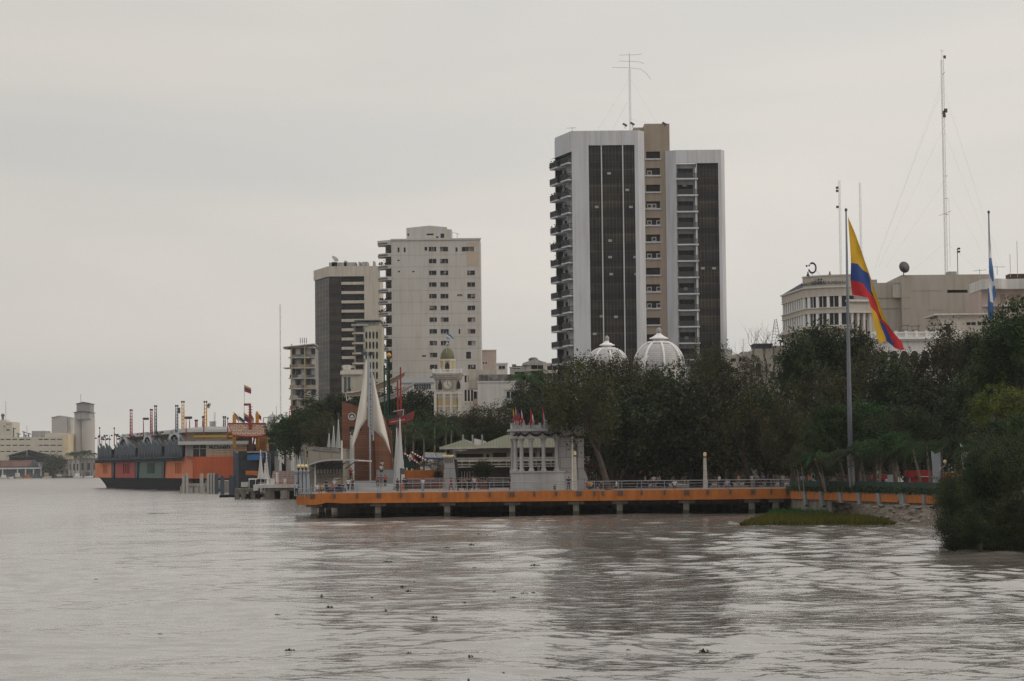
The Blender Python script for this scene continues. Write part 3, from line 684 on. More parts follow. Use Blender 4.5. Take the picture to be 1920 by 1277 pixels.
for (a, b, c, d) in holes:
    mb = MB(); mb.box(a, b, 0.30, 0.40, c, d); wn = F.part('window', mb, M_glass)
    if b-a > 1.3:
        if rng.random() < 0.55: cb = MB(); t0 = rng.choice((0.0,0.5)); cb.box(a+(b-a)*t0, a+(b-a)*(t0+rng.choice((0.25,0.5))), 0.285, 0.298, c+(d-c)*rng.choice((0,0,0.4)), d); cb.build('curtain', rng.choice((M_grey,M_brown,M_conc)), wn)
        fb = MB(); xm = a+(b-a)*rng.choice((0.33,0.5,0.62)); fb.box(xm-0.04, xm+0.04, 0.24, 0.299, c, d); fb.box(a-0.07, b+0.07, -0.06, 0.02, c-0.14, c-0.01); fb.build('frame', M_frame, wn)
a, b, c, d = R(875,455,898,499); mb = MB(); mb.box(a, b, -0.02, -0.005, c, P(880,471.5)[1]); mb.box(a,b,-0.02,-0.005,P(880,462)[1],d); F.part('beige_patch', mb, mat('beige patch paint',(0.47,0.40,0.32),0.85,0.08))
# penthouse
a, b, c, d = R(762,424,838,450,3.0); b2 = P(847,440,5)[0]
mb = MB(); mb.prism([(a,zt-0.2),(b,zt-0.2),(b,P(838,426,3)[1]),(P(805,423,3)[0],P(805,423,3)[1]),(a,P(762,427.5,3)[1])], 3.0, 14); mb.box(b, b2, 5, 13.9, zt-0.2, P(843,430,5)[1]); ph = F.part('penthouse', mb, M_wb)
mb = MB()
for r_ in ((800,438,813,441),(826,438,833,446),(818,443,822,446),(764,438,767,442)):
    q = R(*r_, 3.0); mb = MB(); mb.box(q[0],q[1],2.97,3.2,q[2],q[3]); mb.build('penthouse_window', M_glass, ph)
pass
for u, v in ((845,425),(848,430),(842,426)):
    pass
# curved corner balconies at the left
def curve_pts(x_c, y_c, rx, ry, a0, a1, n): return [(x_c+rx*math.cos(rad(a0+(a1-a0)*i/n)), y_c+ry*math.sin(rad(a0+(a1-a0)*i/n))) for i in range(n+1)]
xl = P(709,560,3)[0]
mb = MB(); mb.box(xl*0.45, 0.0, 2.5, 15.9, 0, zt-0.2); F.part('corner_wall', mb, M_wb)
for k in range(13):
    v = 457+22*k; z = P(722, v+1)[1]
    poly = [(0.05,0.03)]+[(xl*(1-math.cos(rad(t)))*0.0 + xl*math.sin(rad(t)), 4.2*(1-math.cos(rad(t)))+0.03) for t in range(15, 91, 15)]+[(xl,6.5),(0.05,6.5)]
    mb = MB(); mb.prism_z(poly, z-0.15, z+0.75 if k else z+0.45)
    B = F.part('balcony', mb, M_wb)
    pr = MB(); sh = [(x*1.015-0.02, y-0.05) for x, y in poly[1:-1]]
    for i in range(len(sh)-1):
        pr.quad((*sh[i],z+0.12),(*sh[i+1],z+0.12),(*sh[i+1],z+0.42),(*sh[i],z+0.42))
    pr.build('dark_band', M_dsteel, B)
    if k in (2,5,6,7,9,11):
        lb = MB(); 
        for i in range(50):
            p = Vector((rng.uniform(xl*0.95,-0.4), rng.uniform(0.6,2.5), z+0.8+abs(rng.gauss(0,0.35)))); e1 = Vector((rng.uniform(-1,1),rng.uniform(-1,1),rng.uniform(-1,1)))*0.35; e2 = Vector((rng.uniform(-1,1),rng.uniform(-1,1),rng.uniform(-1,1)))*0.22
            lb.quad(p-e1,p-e2,p+e1,p+e2)
        lb.build('balcony_plant', M_plant, B)
    q = R(724, v+5, 737, v+15, 0); mb = MB(); mb.box(q[0], -0.05, 1.6, 2.45, q[2], q[3]); F.part('balcony_window', mb, M_glass)
mb = MB(); mb.prism_z([(0.0,-0.1),(xl*1.02,3.0),(xl*1.02,6.5),(0.0,6.5)], zt-0.9, zt-0.1); F.part('roof_slab', mb, M_wb)
D = Fr('rooftop_aerial', 857, 619, ZD+zt); D.tag('thin bent aerial on the roof of the broad white block', 'aerial')
mb = MB(); mb.bar((0,1,-0.1),(0,1,1.6),0.05,4); mb.bar((-1.2,1,1.9),(0.6,1,1.3),0.04,4); D.part('aerial_mast', mb, M_dsteel)

# ---- dark glass block with white cap
F = Fr('office_block', 617, 740, ZD, 0); F.tag('dark bronze glass block under a white band, left of the broad white block', 'tower block')
R, P = F.R, F.P
zt = P(660,499)[1]; zc = P(660,518)[1]
xa = P(588,520,16)[0]; xg = P(622,560)[0]; xb = P(640,560)[0]; xw = P(683,560)[0]; xe = P(713,560)[0]
M_cw = grid_mat('bronze curtain wall', (0.024,0.024,0.026), (0.042,0.040,0.040), (0.115,0.102,0.090), 1.15, 1.45, 0.10, rough=0.45, spec=0.2, bands=0.35, swap='xz')
M_cw2 = grid_mat('bronze curtain wall front', (0.020,0.019,0.020), (0.036,0.031,0.029), (0.045,0.04,0.036), 1.4, 1.45, 0.05, rough=0.3, spec=0.3, bands=0.3, floor=2.9)
mb = MB(); mb._a([(xa,16,zc),(0,0,zc),(xw,0,zc),(xe,0,zc),(xe,0,zt),(0,0,zt),(xa,16,zt)], [(0,1,5,6),(1,2,3,4,5)])
mb._a([(xa,16,zt),(0,0,zt),(xe,0,zt),(xe,18,zt),(xa,18,zt)], [(0,1,2,3,4)]); mb._a([(xa,16,zc),(0,0,zc),(xe,0,zc),(xe,18,zc)], [(0,1,2,3)])
F.part('cap_band', mb, M_cream)
mb = MB(); mb.quad((xa+0.4,16,0),(0.35,0.5,0),(0.35,0.5,zc),(xa+0.4,16,zc)); mb.quad((xa+0.4,16,0),(xa+0.4,20,0),(xa+0.4,20,zc),(xa+0.4,16,zc)); F.part('glazed_side', mb, M_cw)
mb = MB(); mb.box(0.35, xb, 0.5, 3, 0, zc); F.part('glazed_front', mb, M_cw2)
mb = MB(); mb.box(xb, xw, 2.4, 3, 0, zc); F.part('loggia_glass', mb, M_glass)
mb = MB(); mb.box(xw, xe, 0.003, 18, 0, zc); F.part('blank_wall', mb, M_cream)
for k in range(13):
    z = P(660, 533+17.4*k)[1]; mb = MB(); mb.box(xb, xw, 0.15, 2.4, z-0.1, z+0.75); B = F.part('balcony', mb, M_cream)
    if k % 2 == 0:
        lb = MB()
        for i in range(40):
            p = Vector((rng.uniform(xb+0.5,xw-0.5), rng.uniform(0.4,1.5), z+0.8+abs(rng.gauss(0,0.4)))); e1 = Vector((rng.uniform(-1,1),0,rng.uniform(-1,1)))*0.3; e2 = Vector((rng.uniform(-1,1),rng.uniform(-1,1),rng.uniform(-1,1)))*0.3
            lb.quad(p-e1,p-e2,p+e1,p+e2)
        lb.build('balcony_plant', M_plant, B)
mb = MB()
for (u0,v0,u1,v1) in ((617,492,668,500),(622,491,632,493),(645,489,650,500),(672,491,676,500),(678,491,690,500),(699,490,703,500)):
    q = R(u0,v0,u1,v1,5.0); mb.box(q[0],q[1],5,11,zt-0.1,q[3])
F.part('roof_plant_room', mb, M_grey)
D = Fr('satellite_dish', 628, 742, ZD+zt+1.0); D.tag('white satellite dish on the roof of the dark glass block', 'satellite dish')
mb = MB(); mb.lathe([(0.05,-0.4),(0.6,-0.25),(1.2,0.15),(1.25,0.17)],0,0,14); o = D.part('dish', mb, M_wht); o.location = (0,0,1.4); o.rotation_euler = (rad(-25),rad(35),0)
mb = MB(); mb.bar((0,0,-1),(0,0,1.2),0.08); D.part('support', mb, M_dsteel)

# ---- residential block far left
F = Fr('residential_block', 543, 700, ZD); F.tag('grey residential block with open balconies and two yellow downpipes', 'apartment block')
R, P = F.R, F.P
zt = P(565,647)[1]; x1 = P(590,700)[0]
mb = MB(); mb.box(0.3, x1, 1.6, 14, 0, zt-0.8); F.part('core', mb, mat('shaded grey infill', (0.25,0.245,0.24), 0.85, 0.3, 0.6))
for k in range(8):
    v = 651+19.4*k; z = P(565,v)[1]
    mb = MB(); mb.box(-0.1, x1, 0, 1.6, z-0.15, z+0.2); B = F.part('balcony', mb, M_conc2)
    for j in range(3):
        a, b = 0.2+j*(x1/3), (j+1)*(x1/3)-0.1; mb = MB(); mb.box(a, b, 0.02, 0.1, z+0.2-3.0, z-1.95)
        if k: mb.build('parapet_panel', [M_grey, M_brown, M_slate, M_conc][(k*3+j*2)%4], B)
    for j in range(5):
        a = 0.5+j*x1/5; q = MB(); q.box(a, a+x1/5*0.75, 1.52, 1.599, z-2.0, z-0.35); 
        F.part('window', q, [M_glass, M_white, M_glass, M_grey, M_glass][(j+k*2)%5])
mb = MB(); mb._a([(-1.6,-1,zt-0.7),(x1,-1,zt+0.1),(x1,14,zt+0.1),(-1.6,14,zt-0.7),(-1.6,-1,zt-0.5),(x1,-1,zt+0.4),(x1,14,zt+0.4),(-1.6,14,zt-0.5)],[(0,3,2,1),(4,5,6,7),(0,1,5,4),(1,2,6,5),(2,3,7,6),(3,0,4,7)]); F.part('roof', mb, M_conc2)
mb = MB()
for u in (547, 571.5):
    x = P(u,700)[0]; mb.box(x-0.14, x+0.14, -0.3, 0.0, 0, P(u,645)[1])
F.part('downpipe', mb, mat('ochre paint', (0.36,0.30,0.16), 0.8, 0.1))
for v in (653, 690): mb = MB(); z = P(543,v)[1]; mb.box(-1.6,-0.1,-0.5,6,z-0.1,z+0.15); F.part('canopy', mb, M_conc2)
D = Fr('panel_antenna', 569, 705, ZD+zt); D.tag('cluster of panel antennas on the grey residential block roof', 'antenna')
mb = MB()
for x in (-0.9,-0.3,0.3,0.9): mb.box(x-0.12,x+0.12,-0.1,0.1,0.8,2.4); mb.bar((x,0,-0.2),(x,0,1.5),0.05,4)
mb.bar((-0.9,0,1.4),(0.9,0,1.4),0.05,4); D.part('antenna_panels', mb, M_steel)

# ---- cream block with oval windows
F = Fr('oval_window_block', 662, 600, ZD); F.tag('narrow cream block with rows of oval windows and rounded balconies', 'apartment block')
R, P = F.R, F.P
xw0 = P(682,680)[0]; xe = P(716,680)[0]; zt = P(690,611)[1]
def oval(mb, a, b, c, d, y):
    n = 14; cx, cz = (a+b)/2, (c+d)/2; pts = [(cx+(b-a)/2*math.copysign(abs(math.cos(t))**0.6, math.cos(t)), cz+(d-c)/2*math.copysign(abs(math.sin(t))**0.8, math.sin(t))) for t in [2*math.pi*i/n for i in range(n)]]
    mb.prism(pts, y, y+0.1)
M_crm = mat('warm cream facade', (0.44,0.425,0.36), 0.85, 0.08, 0.2, streak=0.1)
mb = MB(); mb.box(xw0, xe, 0, 12, 0, zt); mb.box(0.4, xw0, 1.6, 12, 0, zt); F.part('wall', mb, M_crm)
mb = MB(); mb.box(P(662,610)[0]-0.4, P(690,610)[0], -0.4, 12, zt, zt+0.5); q = R(668,601,712,611,1); mb.box(q[0],q[1],1,10,zt,q[3]-0.35); F.part('penthouse', mb, M_grey)
mb = MB(); q = R(664,600,714,602,0); mb.box(q[0],q[1],0,11,q[2],q[3]); F.part('roof', mb, M_dsteel)
for k in range(7):
    v = 628.5+18.9*k
    for j in range(5):
        u = 687+6.6*j
        if u > 712: continue
        a, b, c, d = R(u-2.0, v-7, u+2.0, v+7, 0); mb = MB(); oval(mb, a, b, c, d, -0.02); F.part('window', mb, M_glass)
for k in range(6):
    v = 621+18.9*k+4; z = P(672,v)[1]; mb = MB(); xx = P(660,v)[0]
    mb.prism_z([(xw0+1,0.1),(xx+1,-0.3),(xx,0.6),(xx,3.0),(xw0+1,3.0)], z-0.15, z+0.25); B = F.part('balcony', mb, M_cream)
    rb = MB(); railing(rb, xx+0.5, xw0+0.3, -0.1, z+0.25, 0.9, 0.25, 0.04); rb.build('railing', M_dsteel, B)
    mb = MB(); mb.box(0.8, xw0-0.3, 1.5, 1.599, z+0.4, z+2.1); F.part('balcony_door', mb, M_glass)
# ---- low cream house under it, with tall windows
F = Fr('low_house', 642, 590, ZD); F.tag('low cream building with tall grouped windows at the foot of the dark glass block', 'building')
R, P = F.R, F.P
q = R(642,693,684,760); mb = MB(); mb.box(0, q[1], 0, 10, 0, q[3]); F.part('wall', mb, M_crm)
mb = MB(); z = P(650,697)[1]; mb.box(-0.3, q[1]*0.9, -0.6, 0.002, z-0.7, z+0.2); F.part('ledge', mb, M_white)
for u in (645, 652): a, b, c, d = R(u, 707, u+5, 735); mb = MB(); mb.box(a,b,-0.05,0.05,c,d); F.part('window', mb, M_slate)
q = R(643,684,655,694); mb = MB(); mb.box(q[0],q[1],0.5,5,q[2]-0.2,q[3]); F.part('roof_room', mb, M_white)
# ================================================================== LOWER CITY BUILDINGS
def simple_block(name, label, cat, u0, u1, vt, Y, depth, m, wins=(), winm=None, vb=None, ang=0, roofm=None, parapet=True, sill=True, zb=None, extra=None):
    F = Fr(name, u0, Y, ZD, ang); F.tag(label, cat)
    um = (u0+u1)/2; x1 = F.P(u1, 740)[0]; zt = F.P(um, vt)[1]
    holes = [F.R(*w_) for w_ in wins]; holes = [h for h in holes if h[0] > 0 and h[1] < x1]
    mb = MB(); mb.wall(0, x1, 0, zt, 0, holes, 0.3); mb.shell(0, x1, 0, depth, 0, zt); F.part('wall', mb, m)
    for (a, b, c, d) in holes:
        mb = MB(); mb.box(a, b, 0.27, 0.35, c, d); wn = F.part('window', mb, winm or M_glass)
        if b-a > 1.0: fb = MB(); fb.box((a+b)/2-0.04, (a+b)/2+0.04, 0.2, 0.27, c, d); fb.box(a-0.05, b+0.05, -0.08, 0.0-0.002, c-0.13, c-0.01); fb.build('frame', M_frame, wn)
    if parapet: mb = MB(); mb.box(-0.15, x1+0.15, -0.15, 0.2, zt-0.02, zt+0.3); F.part('parapet', mb, roofm or m)
    F.zt = zt; F.x1 = x1; return F
M_pink = mat('pale pink wall', (0.52,0.43,0.40), 0.85, 0.06, 0.2, streak=0.12)
F = simple_block('building', 'plain pale pink house behind the right edge of the broad white block', 'building', 898, 931, 658, 640, 12, M_pink, [(905,679,908,682),(910,679,913,682)])
F = simple_block('building', 'low white building with grouped tall windows beside the clock tower', 'building', 868, 902, 703, 520, 12, M_white, [(871,704.5,875,717),(877,704.5,881,717),(883,704.5,887,717),(871,731,875,752),(877,731,881,752),(883,731,887,752),(888,734,901,750)])
for v in (712,748): 
    a,b,c,d = F.R(887,v,901,v+10,0); mb = MB(); mb.box(a,b,-0.9,-0.003,c,d); F.part('balcony', mb, M_brown)
F = simple_block('building', 'white walled building with a black stained parapet right of the clock tower', 'building', 897, 966, 717, 490, 14, mat('soft white wall', (0.58,0.58,0.58), 0.85, 0.06, 0.2, streak=0.12), [(905,727,931,733)][:0])
mb = MB(); mb.box(0.3, F.P(989,710,4)[0], 0.3, 12, F.zt-0.2, F.P(940,702)[1]); F.part('stained_parapet', mb, mat('black stained concrete', (0.10,0.10,0.10), 0.95, 0.4, 1.2, streak=0.55, col2=(0.28,0.27,0.26)))
for u0_, u1_, v0_ in ((878,931,693),):
    a,b,c,d = F.R(u0_,v0_,u1_,703,6); mb = MB(); mb.box(a,b,6,13,F.zt-1,d); F.part('rear_wing', mb, M_cream)
F = simple_block('building', 'small roof cabin with an open lattice side above the stained parapet', 'building', 932, 952, 683, 510, 6, M_white, [(935,686,947,692)])
F = simple_block('building', 'white gabled upper storey house with a rooftop tank, left of the tallest tower', 'building', 990, 1023, 681, 560, 12, M_cream, [(996,684,1020,692),(996,695,1020,700),(1000,705,1018,715)])
mb = MB(); mb.prism([(-1,F.zt),(F.x1*0.45,F.zt+1.0),(F.x1+1.2,F.zt-0.3),(F.x1+1.2,F.zt-0.6),(-1,F.zt-0.35)],-0.8,12); F.part('roof', mb, M_grey)
mb = MB(); x,z = F.P(1000,676,5); mb.lathe([(1.1,F.zt),(1.1,z+0.4),(0.6,z+0.7)],x,5,12); F.part('water_tank', mb, M_dsteel)
F = simple_block('building', 'flat roofed grey house with dark roof sheds left of the gabled house', 'building', 958, 992, 690, 575, 12, M_grey, [(962,686,975,692),(965,697,985,703)])
mb = MB()
for a_, b_, t_ in ((960,968,683),(968,980,686),(979,990,684)):
    a,b,c,d = F.R(a_,t_,b_,692,2); mb.box(a,b,2,8,F.zt-0.1,d)
F.part('roof_shed', mb, M_conc)
F = simple_block('building', 'cream terrace house with a dark shaded loggia under the tower balconies', 'building', 1022, 1052, 683, 545, 12, M_cream, [(1026,686,1045,694),(1026,700,1045,712)])
F = simple_block('building', 'white house with blue balcony rails half hidden by palms', 'building', 947, 976, 731, 455, 10, M_white, [(950,734,956,746),(958,734,964,746),(966,734,972,746),(950,756,972,764)])
a,b,c,d = F.R(948,747,974,755,0); mb = MB(); mb.box(a,b,-1.0,-0.003,c-0.1,c+0.1); bl = F.part('balcony', mb, M_white); rb = MB(); railing(rb, a, b, -0.95, c+0.1, d-c, 0.2, 0.04); rb.build('railing', mat('blue paint', (0.05,0.16,0.26), 0.5, 0.1), bl)
# lower white office at the foot of the block with blue glass
F = Fr('building', 752, 560, ZD); F.tag('low white office with a strip of blue glass behind the boat mast monument', 'building')
q = F.R(752,717,815,745); M_bglass = mat('blue tinted glass', (0.06,0.10,0.13), 0.15, 0.3, 0.6)
h = [F.R(776,720,808,730)]; mb = MB(); mb.wall(0,q[1],0,q[3],0,h,0.3); mb.shell(0,q[1],0,10,0,q[3]); F.part('wall', mb, M_white2)
mb = MB(); mb.box(h[0][0],h[0][1],0.25,0.35,h[0][2],h[0][3]); wn = F.part('window', mb, M_bglass)
fb = MB()
for i in range(8): x = h[0][0]+(h[0][1]-h[0][0])*i/7; fb.box(x-0.05,x+0.05,0.15,0.25,h[0][2],h[0][3])
fb.build('frame', M_frame, wn)
mb = MB(); mb.box(-0.2,q[1]+0.2,-0.6,0.0,F.P(780,717)[1]-0.1,F.P(780,709)[1]); F.part('fascia', mb, mat('pale blue metal', (0.42,0.46,0.50), 0.5, 0.05))
# small buildings between the tower and the bank
F = simple_block('building', 'pale grey house with a flat roof right beside the tallest tower foot', 'building', 1366, 1425, 668, 430, 12, M_cream, [(1370,672,1380,678),(1385,672,1398,678),(1372,690,1384,698)])
mb = MB(); 
for r_ in ((1358,655,1373,668),(1376,664,1408,668),(1392,659,1420,668)): a,b,c,d = F.R(*r_,3); mb.box(a,b,3,9,F.zt-0.1,d)
F.part('roof_room', mb, M_grey)
F = simple_block('building', 'tall narrow cream house behind the bare tree with a blue grey roof tank', 'building', 1415, 1470, 657, 420, 12, M_cream, [(1417,681,1427,706),(1444,697,1453,712),(1458,697,1466,712),(1447,672,1460,676)][:3])
a,b,c,d = F.R(1414,644,1447,660,1); mb = MB(); mb.box(a,b,1,6,F.zt+0.3,d); mb.box(a-0.2,b+0.2,0.8,6.2,F.zt+1.0,F.zt+1.2); F.part('roof_tank', mb, M_slate)
a,b,c,d = F.R(1447,648,1468,660,2); mb = MB(); mb.box(a,b,2,6,F.zt+0.3,d); F.part('roof_room', mb, M_cream)
D = Fr('lattice_mast', 1455, 425, F.o.z+F.zt+0.8); D.tag('short steel lattice mast on the cream house left of the bank', 'mast')
mb = MB(); zt = D.P(1454,598)[1]
for i in range(9):
    z0_, z1_ = zt*i/9, zt*(i+1)/9; w0, w1 = 0.9-0.75*i/9, 0.9-0.75*(i+1)/9
    for s in (-1,1):
        for t in (-1,1): mb.bar((s*w0,t*w0,z0_),(s*w1,t*w1,z1_),0.035,4)
    for t in (-1,1): mb.bar((-w0,t*w0,z0_),(w1,t*w1,z1_),0.025,3); mb.bar((-w0,t*w0,z0_),(w0,t*w0,z0_),0.025,3)
D.part('mast_frame', mb, M_steel)
D = Fr('television_aerial', 1393, 433, ZD+P(1393,668)[1] if False else ZD+30); 
D.tag('white rooftop aerial with many short rods between the tower and the bare tree', 'aerial')
x0_, z1_ = D.P(1393,636); _, z0_ = D.P(1393,664); mb = MB(); mb.bar((0,0,z0_-1),(0,0,z1_),0.05,4)
for i in range(7): z = z0_+(z1_-z0_)*(i+1)/7; mb.bar((-0.9,0,z),(0.9,0,z),0.03,3)
D.part('aerial_mast', mb, M_white)

# ---- clock tower with a green dome
F = Fr('clock_tower', 840, 400, ZD); F.tag('moorish clock tower with yellow panels, white balustrade and olive dome', 'clock tower')
R, P = F.R, F.P
M_ty = mat('pale yellow stucco', (0.50,0.39,0.19), 0.8, 0.06, 0.3, streak=0.08); M_tg = mat('tower grey stucco', (0.42,0.40,0.37), 0.8, 0.12, 0.4, streak=0.15)
k = lambda u: P(u, 740)[0]
def zz(v): return P(840, v)[1]
hw = (k(864)-k(816))/2; cx = (k(864)+k(816))/2
ch = hw*0.30
def octa(h): c = h*0.30; return [(cx-h+c,-h),(cx+h-c,-h),(cx+h,-h+c),(cx+h,h-c),(cx+h-c,h),(cx-h+c,h),(cx-h,h-c),(cx-h,-h+c)]
mb = MB(); mb.prism_z(octa(hw), 0, zz(737)); F.part('shaft', mb, M_ty)
mb = MB(); mb.prism_z(octa(hw*0.97), zz(737), zz(711)); F.part('clock_stage', mb, M_tg)
mb = MB()
for v0, v1, g in ((740,736,1.06),(786,781,1.05),(764,761,1.03),(712,709,1.03),(745,743,1.02)): mb.prism_z(octa(hw*g), zz(v0), zz(v1))
F.part('moulding', mb, M_white)
mb = MB()
for u in (816.8,833,846.5,861.5):
    x = k(u); mb.box(x-0.22, x+0.22, -hw-0.16, -hw+0.3, 0, zz(737))
F.part('pilaster', mb, M_white)
mb = MB()
for (g, v0, v1) in ((1.08,711,708),(1.14,708,704),(1.2,704,700.5)): mb.prism_z(octa(hw*g), zz(v0), zz(v1))
F.part('cornice', mb, M_tg)
mb = MB(); hb = hw*1.1
mb.box(cx-hb,cx+hb,-hb-0.05,-hb+0.05,zz(694),zz(693)); mb.box(cx-hb,cx+hb,-hb-0.05,-hb+0.05,zz(700.5),zz(699.3))
for s in (-1,1): mb.box(cx+s*hb-0.05,cx+s*hb+0.05,-hb,hb,zz(694),zz(693))
for i in range(22): x = cx-hb+2*hb*i/21; mb.box(x-0.05,x+0.05,-hb-0.04,-hb+0.04,zz(700),zz(694))
for x in (cx-hb,cx-hb*0.5,cx+hb*0.5,cx+hb): mb.box(x-0.14,x+0.14,-hb-0.12,-hb+0.12,zz(700.5),zz(692))
F.part('balustrade', mb, M_wht)
hb = (k(854)-k(825))/2; bx = (k(854)+k(825))/2; s8 = [(bx+hb*1.06*math.cos(rad(22.5+45*i)), hb*1.06*math.sin(rad(22.5+45*i))) for i in range(8)]
mb = MB(); mb.prism_z(s8, zz(700.5), zz(676)); F.part('belfry', mb, M_ty)
mb = MB(); mb.prism_z([(bx+(x-bx)*1.08, y*1.08) for x,y in s8], zz(677), zz(673.5)); 
for x,y in s8: mb.box(x-0.13,x+0.13,y-0.13,y+0.13,zz(700),zz(676))
F.part('belfry_trim', mb, M_white)
mb = MB(); mb.prism([(bx-0.42,zz(696)),(bx+0.42,zz(696)),(bx+0.42,zz(686)),(bx,zz(679)),(bx-0.42,zz(686))], -hb*1.0-0.1, -hb*0.9); F.part('arch_opening', mb, M_dark)
zd0, zd1 = zz(674), zz(652); rd = (k(853)-k(826))/2; hd = zd1-zd0
prof = [(rd*(math.cos(rad(t)))**0.85 if t < 90 else 0.05, zd0+hd*math.sin(rad(t))) for t in range(0, 91, 10)]
mb = MB(); mb.lathe(prof, bx, 0, 24); F.part('dome', mb, mat('olive dome tiles', (0.13,0.13,0.065), 0.6, 0.15, 1.5), smooth=True)
mb = MB(); mb.lathe([(0.25,zd1-0.1),(0.12,zd1+0.3),(0.4,zd1+0.55),(0.12,zd1+0.75),(0.06,zd1+0.9),(0.05,zz(625))], bx, 0, 10); F.part('finial', mb, M_grey)
# clock face with ring, hands
xc, zc_ = P(844,720.5,-hw)
mb = MB(); mb.lathe([(0.02,0),(0.72,0),(0.72,0.05),(0.02,0.06)], 0, 0, 24); c = F.part('clock_face', mb, mat('clock white', (0.60,0.58,0.54), 0.5, 0.05)); c.location = (cx, -hw*0.97-0.02, zc_); c.rotation_euler = (rad(90),0,0)
mb = MB()
for i in range(24):
    t = 2*math.pi*i/24; t2 = 2*math.pi*(i+1)/24
    mb.prism([(0.72*math.cos(t),0.72*math.sin(t)),(0.95*math.cos(t),0.95*math.sin(t)),(0.95*math.cos(t2),0.95*math.sin(t2)),(0.72*math.cos(t2),0.72*math.sin(t2))],-0.1,0.02)
c = F.part('clock_ring', mb, M_brown); c.location = (cx, -hw*0.97, zc_)
mb = MB(); mb.box(-0.03,0.03,-0.12,-0.1,-0.1,0.6); mb.prism([(-0.03,0),(0.35,-0.35),(0.4,-0.3),(0.03,0.05)],-0.12,-0.1)
for i in range(12): t = rad(30*i); mb.box(0.6*math.cos(t)-0.035,0.6*math.cos(t)+0.035,-0.11,-0.09,0.6*math.sin(t)-0.05,0.6*math.sin(t)+0.05)
c = F.part('clock_hand', mb, M_dark); c.location = (cx, -hw*0.97, zc_)
for u, v0, v1, wd in ((826,731,712,0.32),(860.5,730,713,0.3),(819,730,714,0.2)):
    x = k(u); mb = MB(); mb.prism([(x-wd,zz(v0)),(x+wd,zz(v0)),(x+wd,zz((v0+v1)/2)),(x,zz(v1)),(x-wd,zz((v0+v1)/2))], -hw*0.97-0.08 if wd > 0.25 else -hw*0.8, -hw*0.9 if wd > 0.25 else -hw*0.5); F.part('arch_window', mb, M_brown if wd < 0.3 else M_dark)
for u0, u1 in ((822,831),(836,845) if False else (836.5,843.5),(848.5,859)):
    a, b = k(u0), k(u1)
    mb = MB(); mb.box(a,b,-hw-0.05,-hw+0.05,zz(748),zz(741)); F.part('lattice_panel', mb, grid_mat('pierced screen', (0.22,0.21,0.19),(0.16,0.15,0.14),(0.5,0.48,0.44),0.28,0.28,0.05))
    mb = MB(); mb.prism([(a,0),(b,0),(b,zz(768)),((a+b)/2,zz(765)),(a,zz(768))],-hw-0.05,-hw+0.05); F.part('lower_panel', mb, M_tg)
D = Fr('city_flag', 839, 399, ZD+F.P(839,645)[1]); D.tag('small blue and white flag above the clock tower dome', 'flag')
def flagcloth(F, name, stripes, mats, amp=0.12, k=1.6, y=0.0, th=0.0, cuts=5):
    """stripes: list of (pixel polygon, material index); one cloth mesh with folds"""
    bm = bmesh.new()
    for poly, mi in stripes:
        vs = [bm.verts.new((x, y, z)) for x, z in F.poly(poly, y)]
        f = bm.faces.new(vs); f.material_index = mi
    bmesh.ops.triangulate(bm, faces=bm.faces[:])
    bmesh.ops.subdivide_edges(bm, edges=bm.edges[:], cuts=cuts, use_grid_fill=True)
    for v in bm.verts: v.co.y += amp*math.sin(k*(v.co.x*1.9+v.co.z*0.55))+amp*0.4*math.sin(k*2.3*(v.co.x*1.3-v.co.z*0.25)+1)
    me = bpy.data.meshes.new(name); bm.to_mesh(me); bm.free()
    for m in mats: me.materials.append(m)
    me.polygons.foreach_set('use_smooth', [True]*len(me.polygons))
    o = bpy.data.objects.new(name, me); COL.objects.link(o); o.parent = F.root; return o
FB = mat('flag light blue', (0.07,0.17,0.38), 0.8, 0.12, 0.8); FW = mat('flag white', (0.65,0.66,0.70), 0.8, 0.06, 0.8)
FY = mat('flag yellow', (0.60,0.36,0.01), 0.75, 0.1, 0.5); FN = mat('flag blue', (0.02,0.055,0.24), 0.75, 0.15, 0.5); FR = mat('flag red', (0.50,0.018,0.025), 0.75, 0.12, 0.5)
FG = mat('flag green', (0.01,0.10,0.04), 0.8, 0.1); FK = mat('flag emblem brown', (0.04,0.03,0.02), 0.8, 0.2)
flagcloth(D, 'flag_cloth', [([(837,624),(845,628),(852,635.5),(849,635.5),(844,631),(837,627)],0),([(837,627),(844,631),(849,635.5),(844,635),(837,630)],1),([(837,630),(844,635),(843,635.5),(837,634)],0)], [FB,FW], 0.08)
mb = MB(); mb.bar((D.P(837,640)[0],0,-2),(D.P(837,623)[0],0,D.P(837,622)[1]),0.05,5); D.part('pole', mb, M_steel)

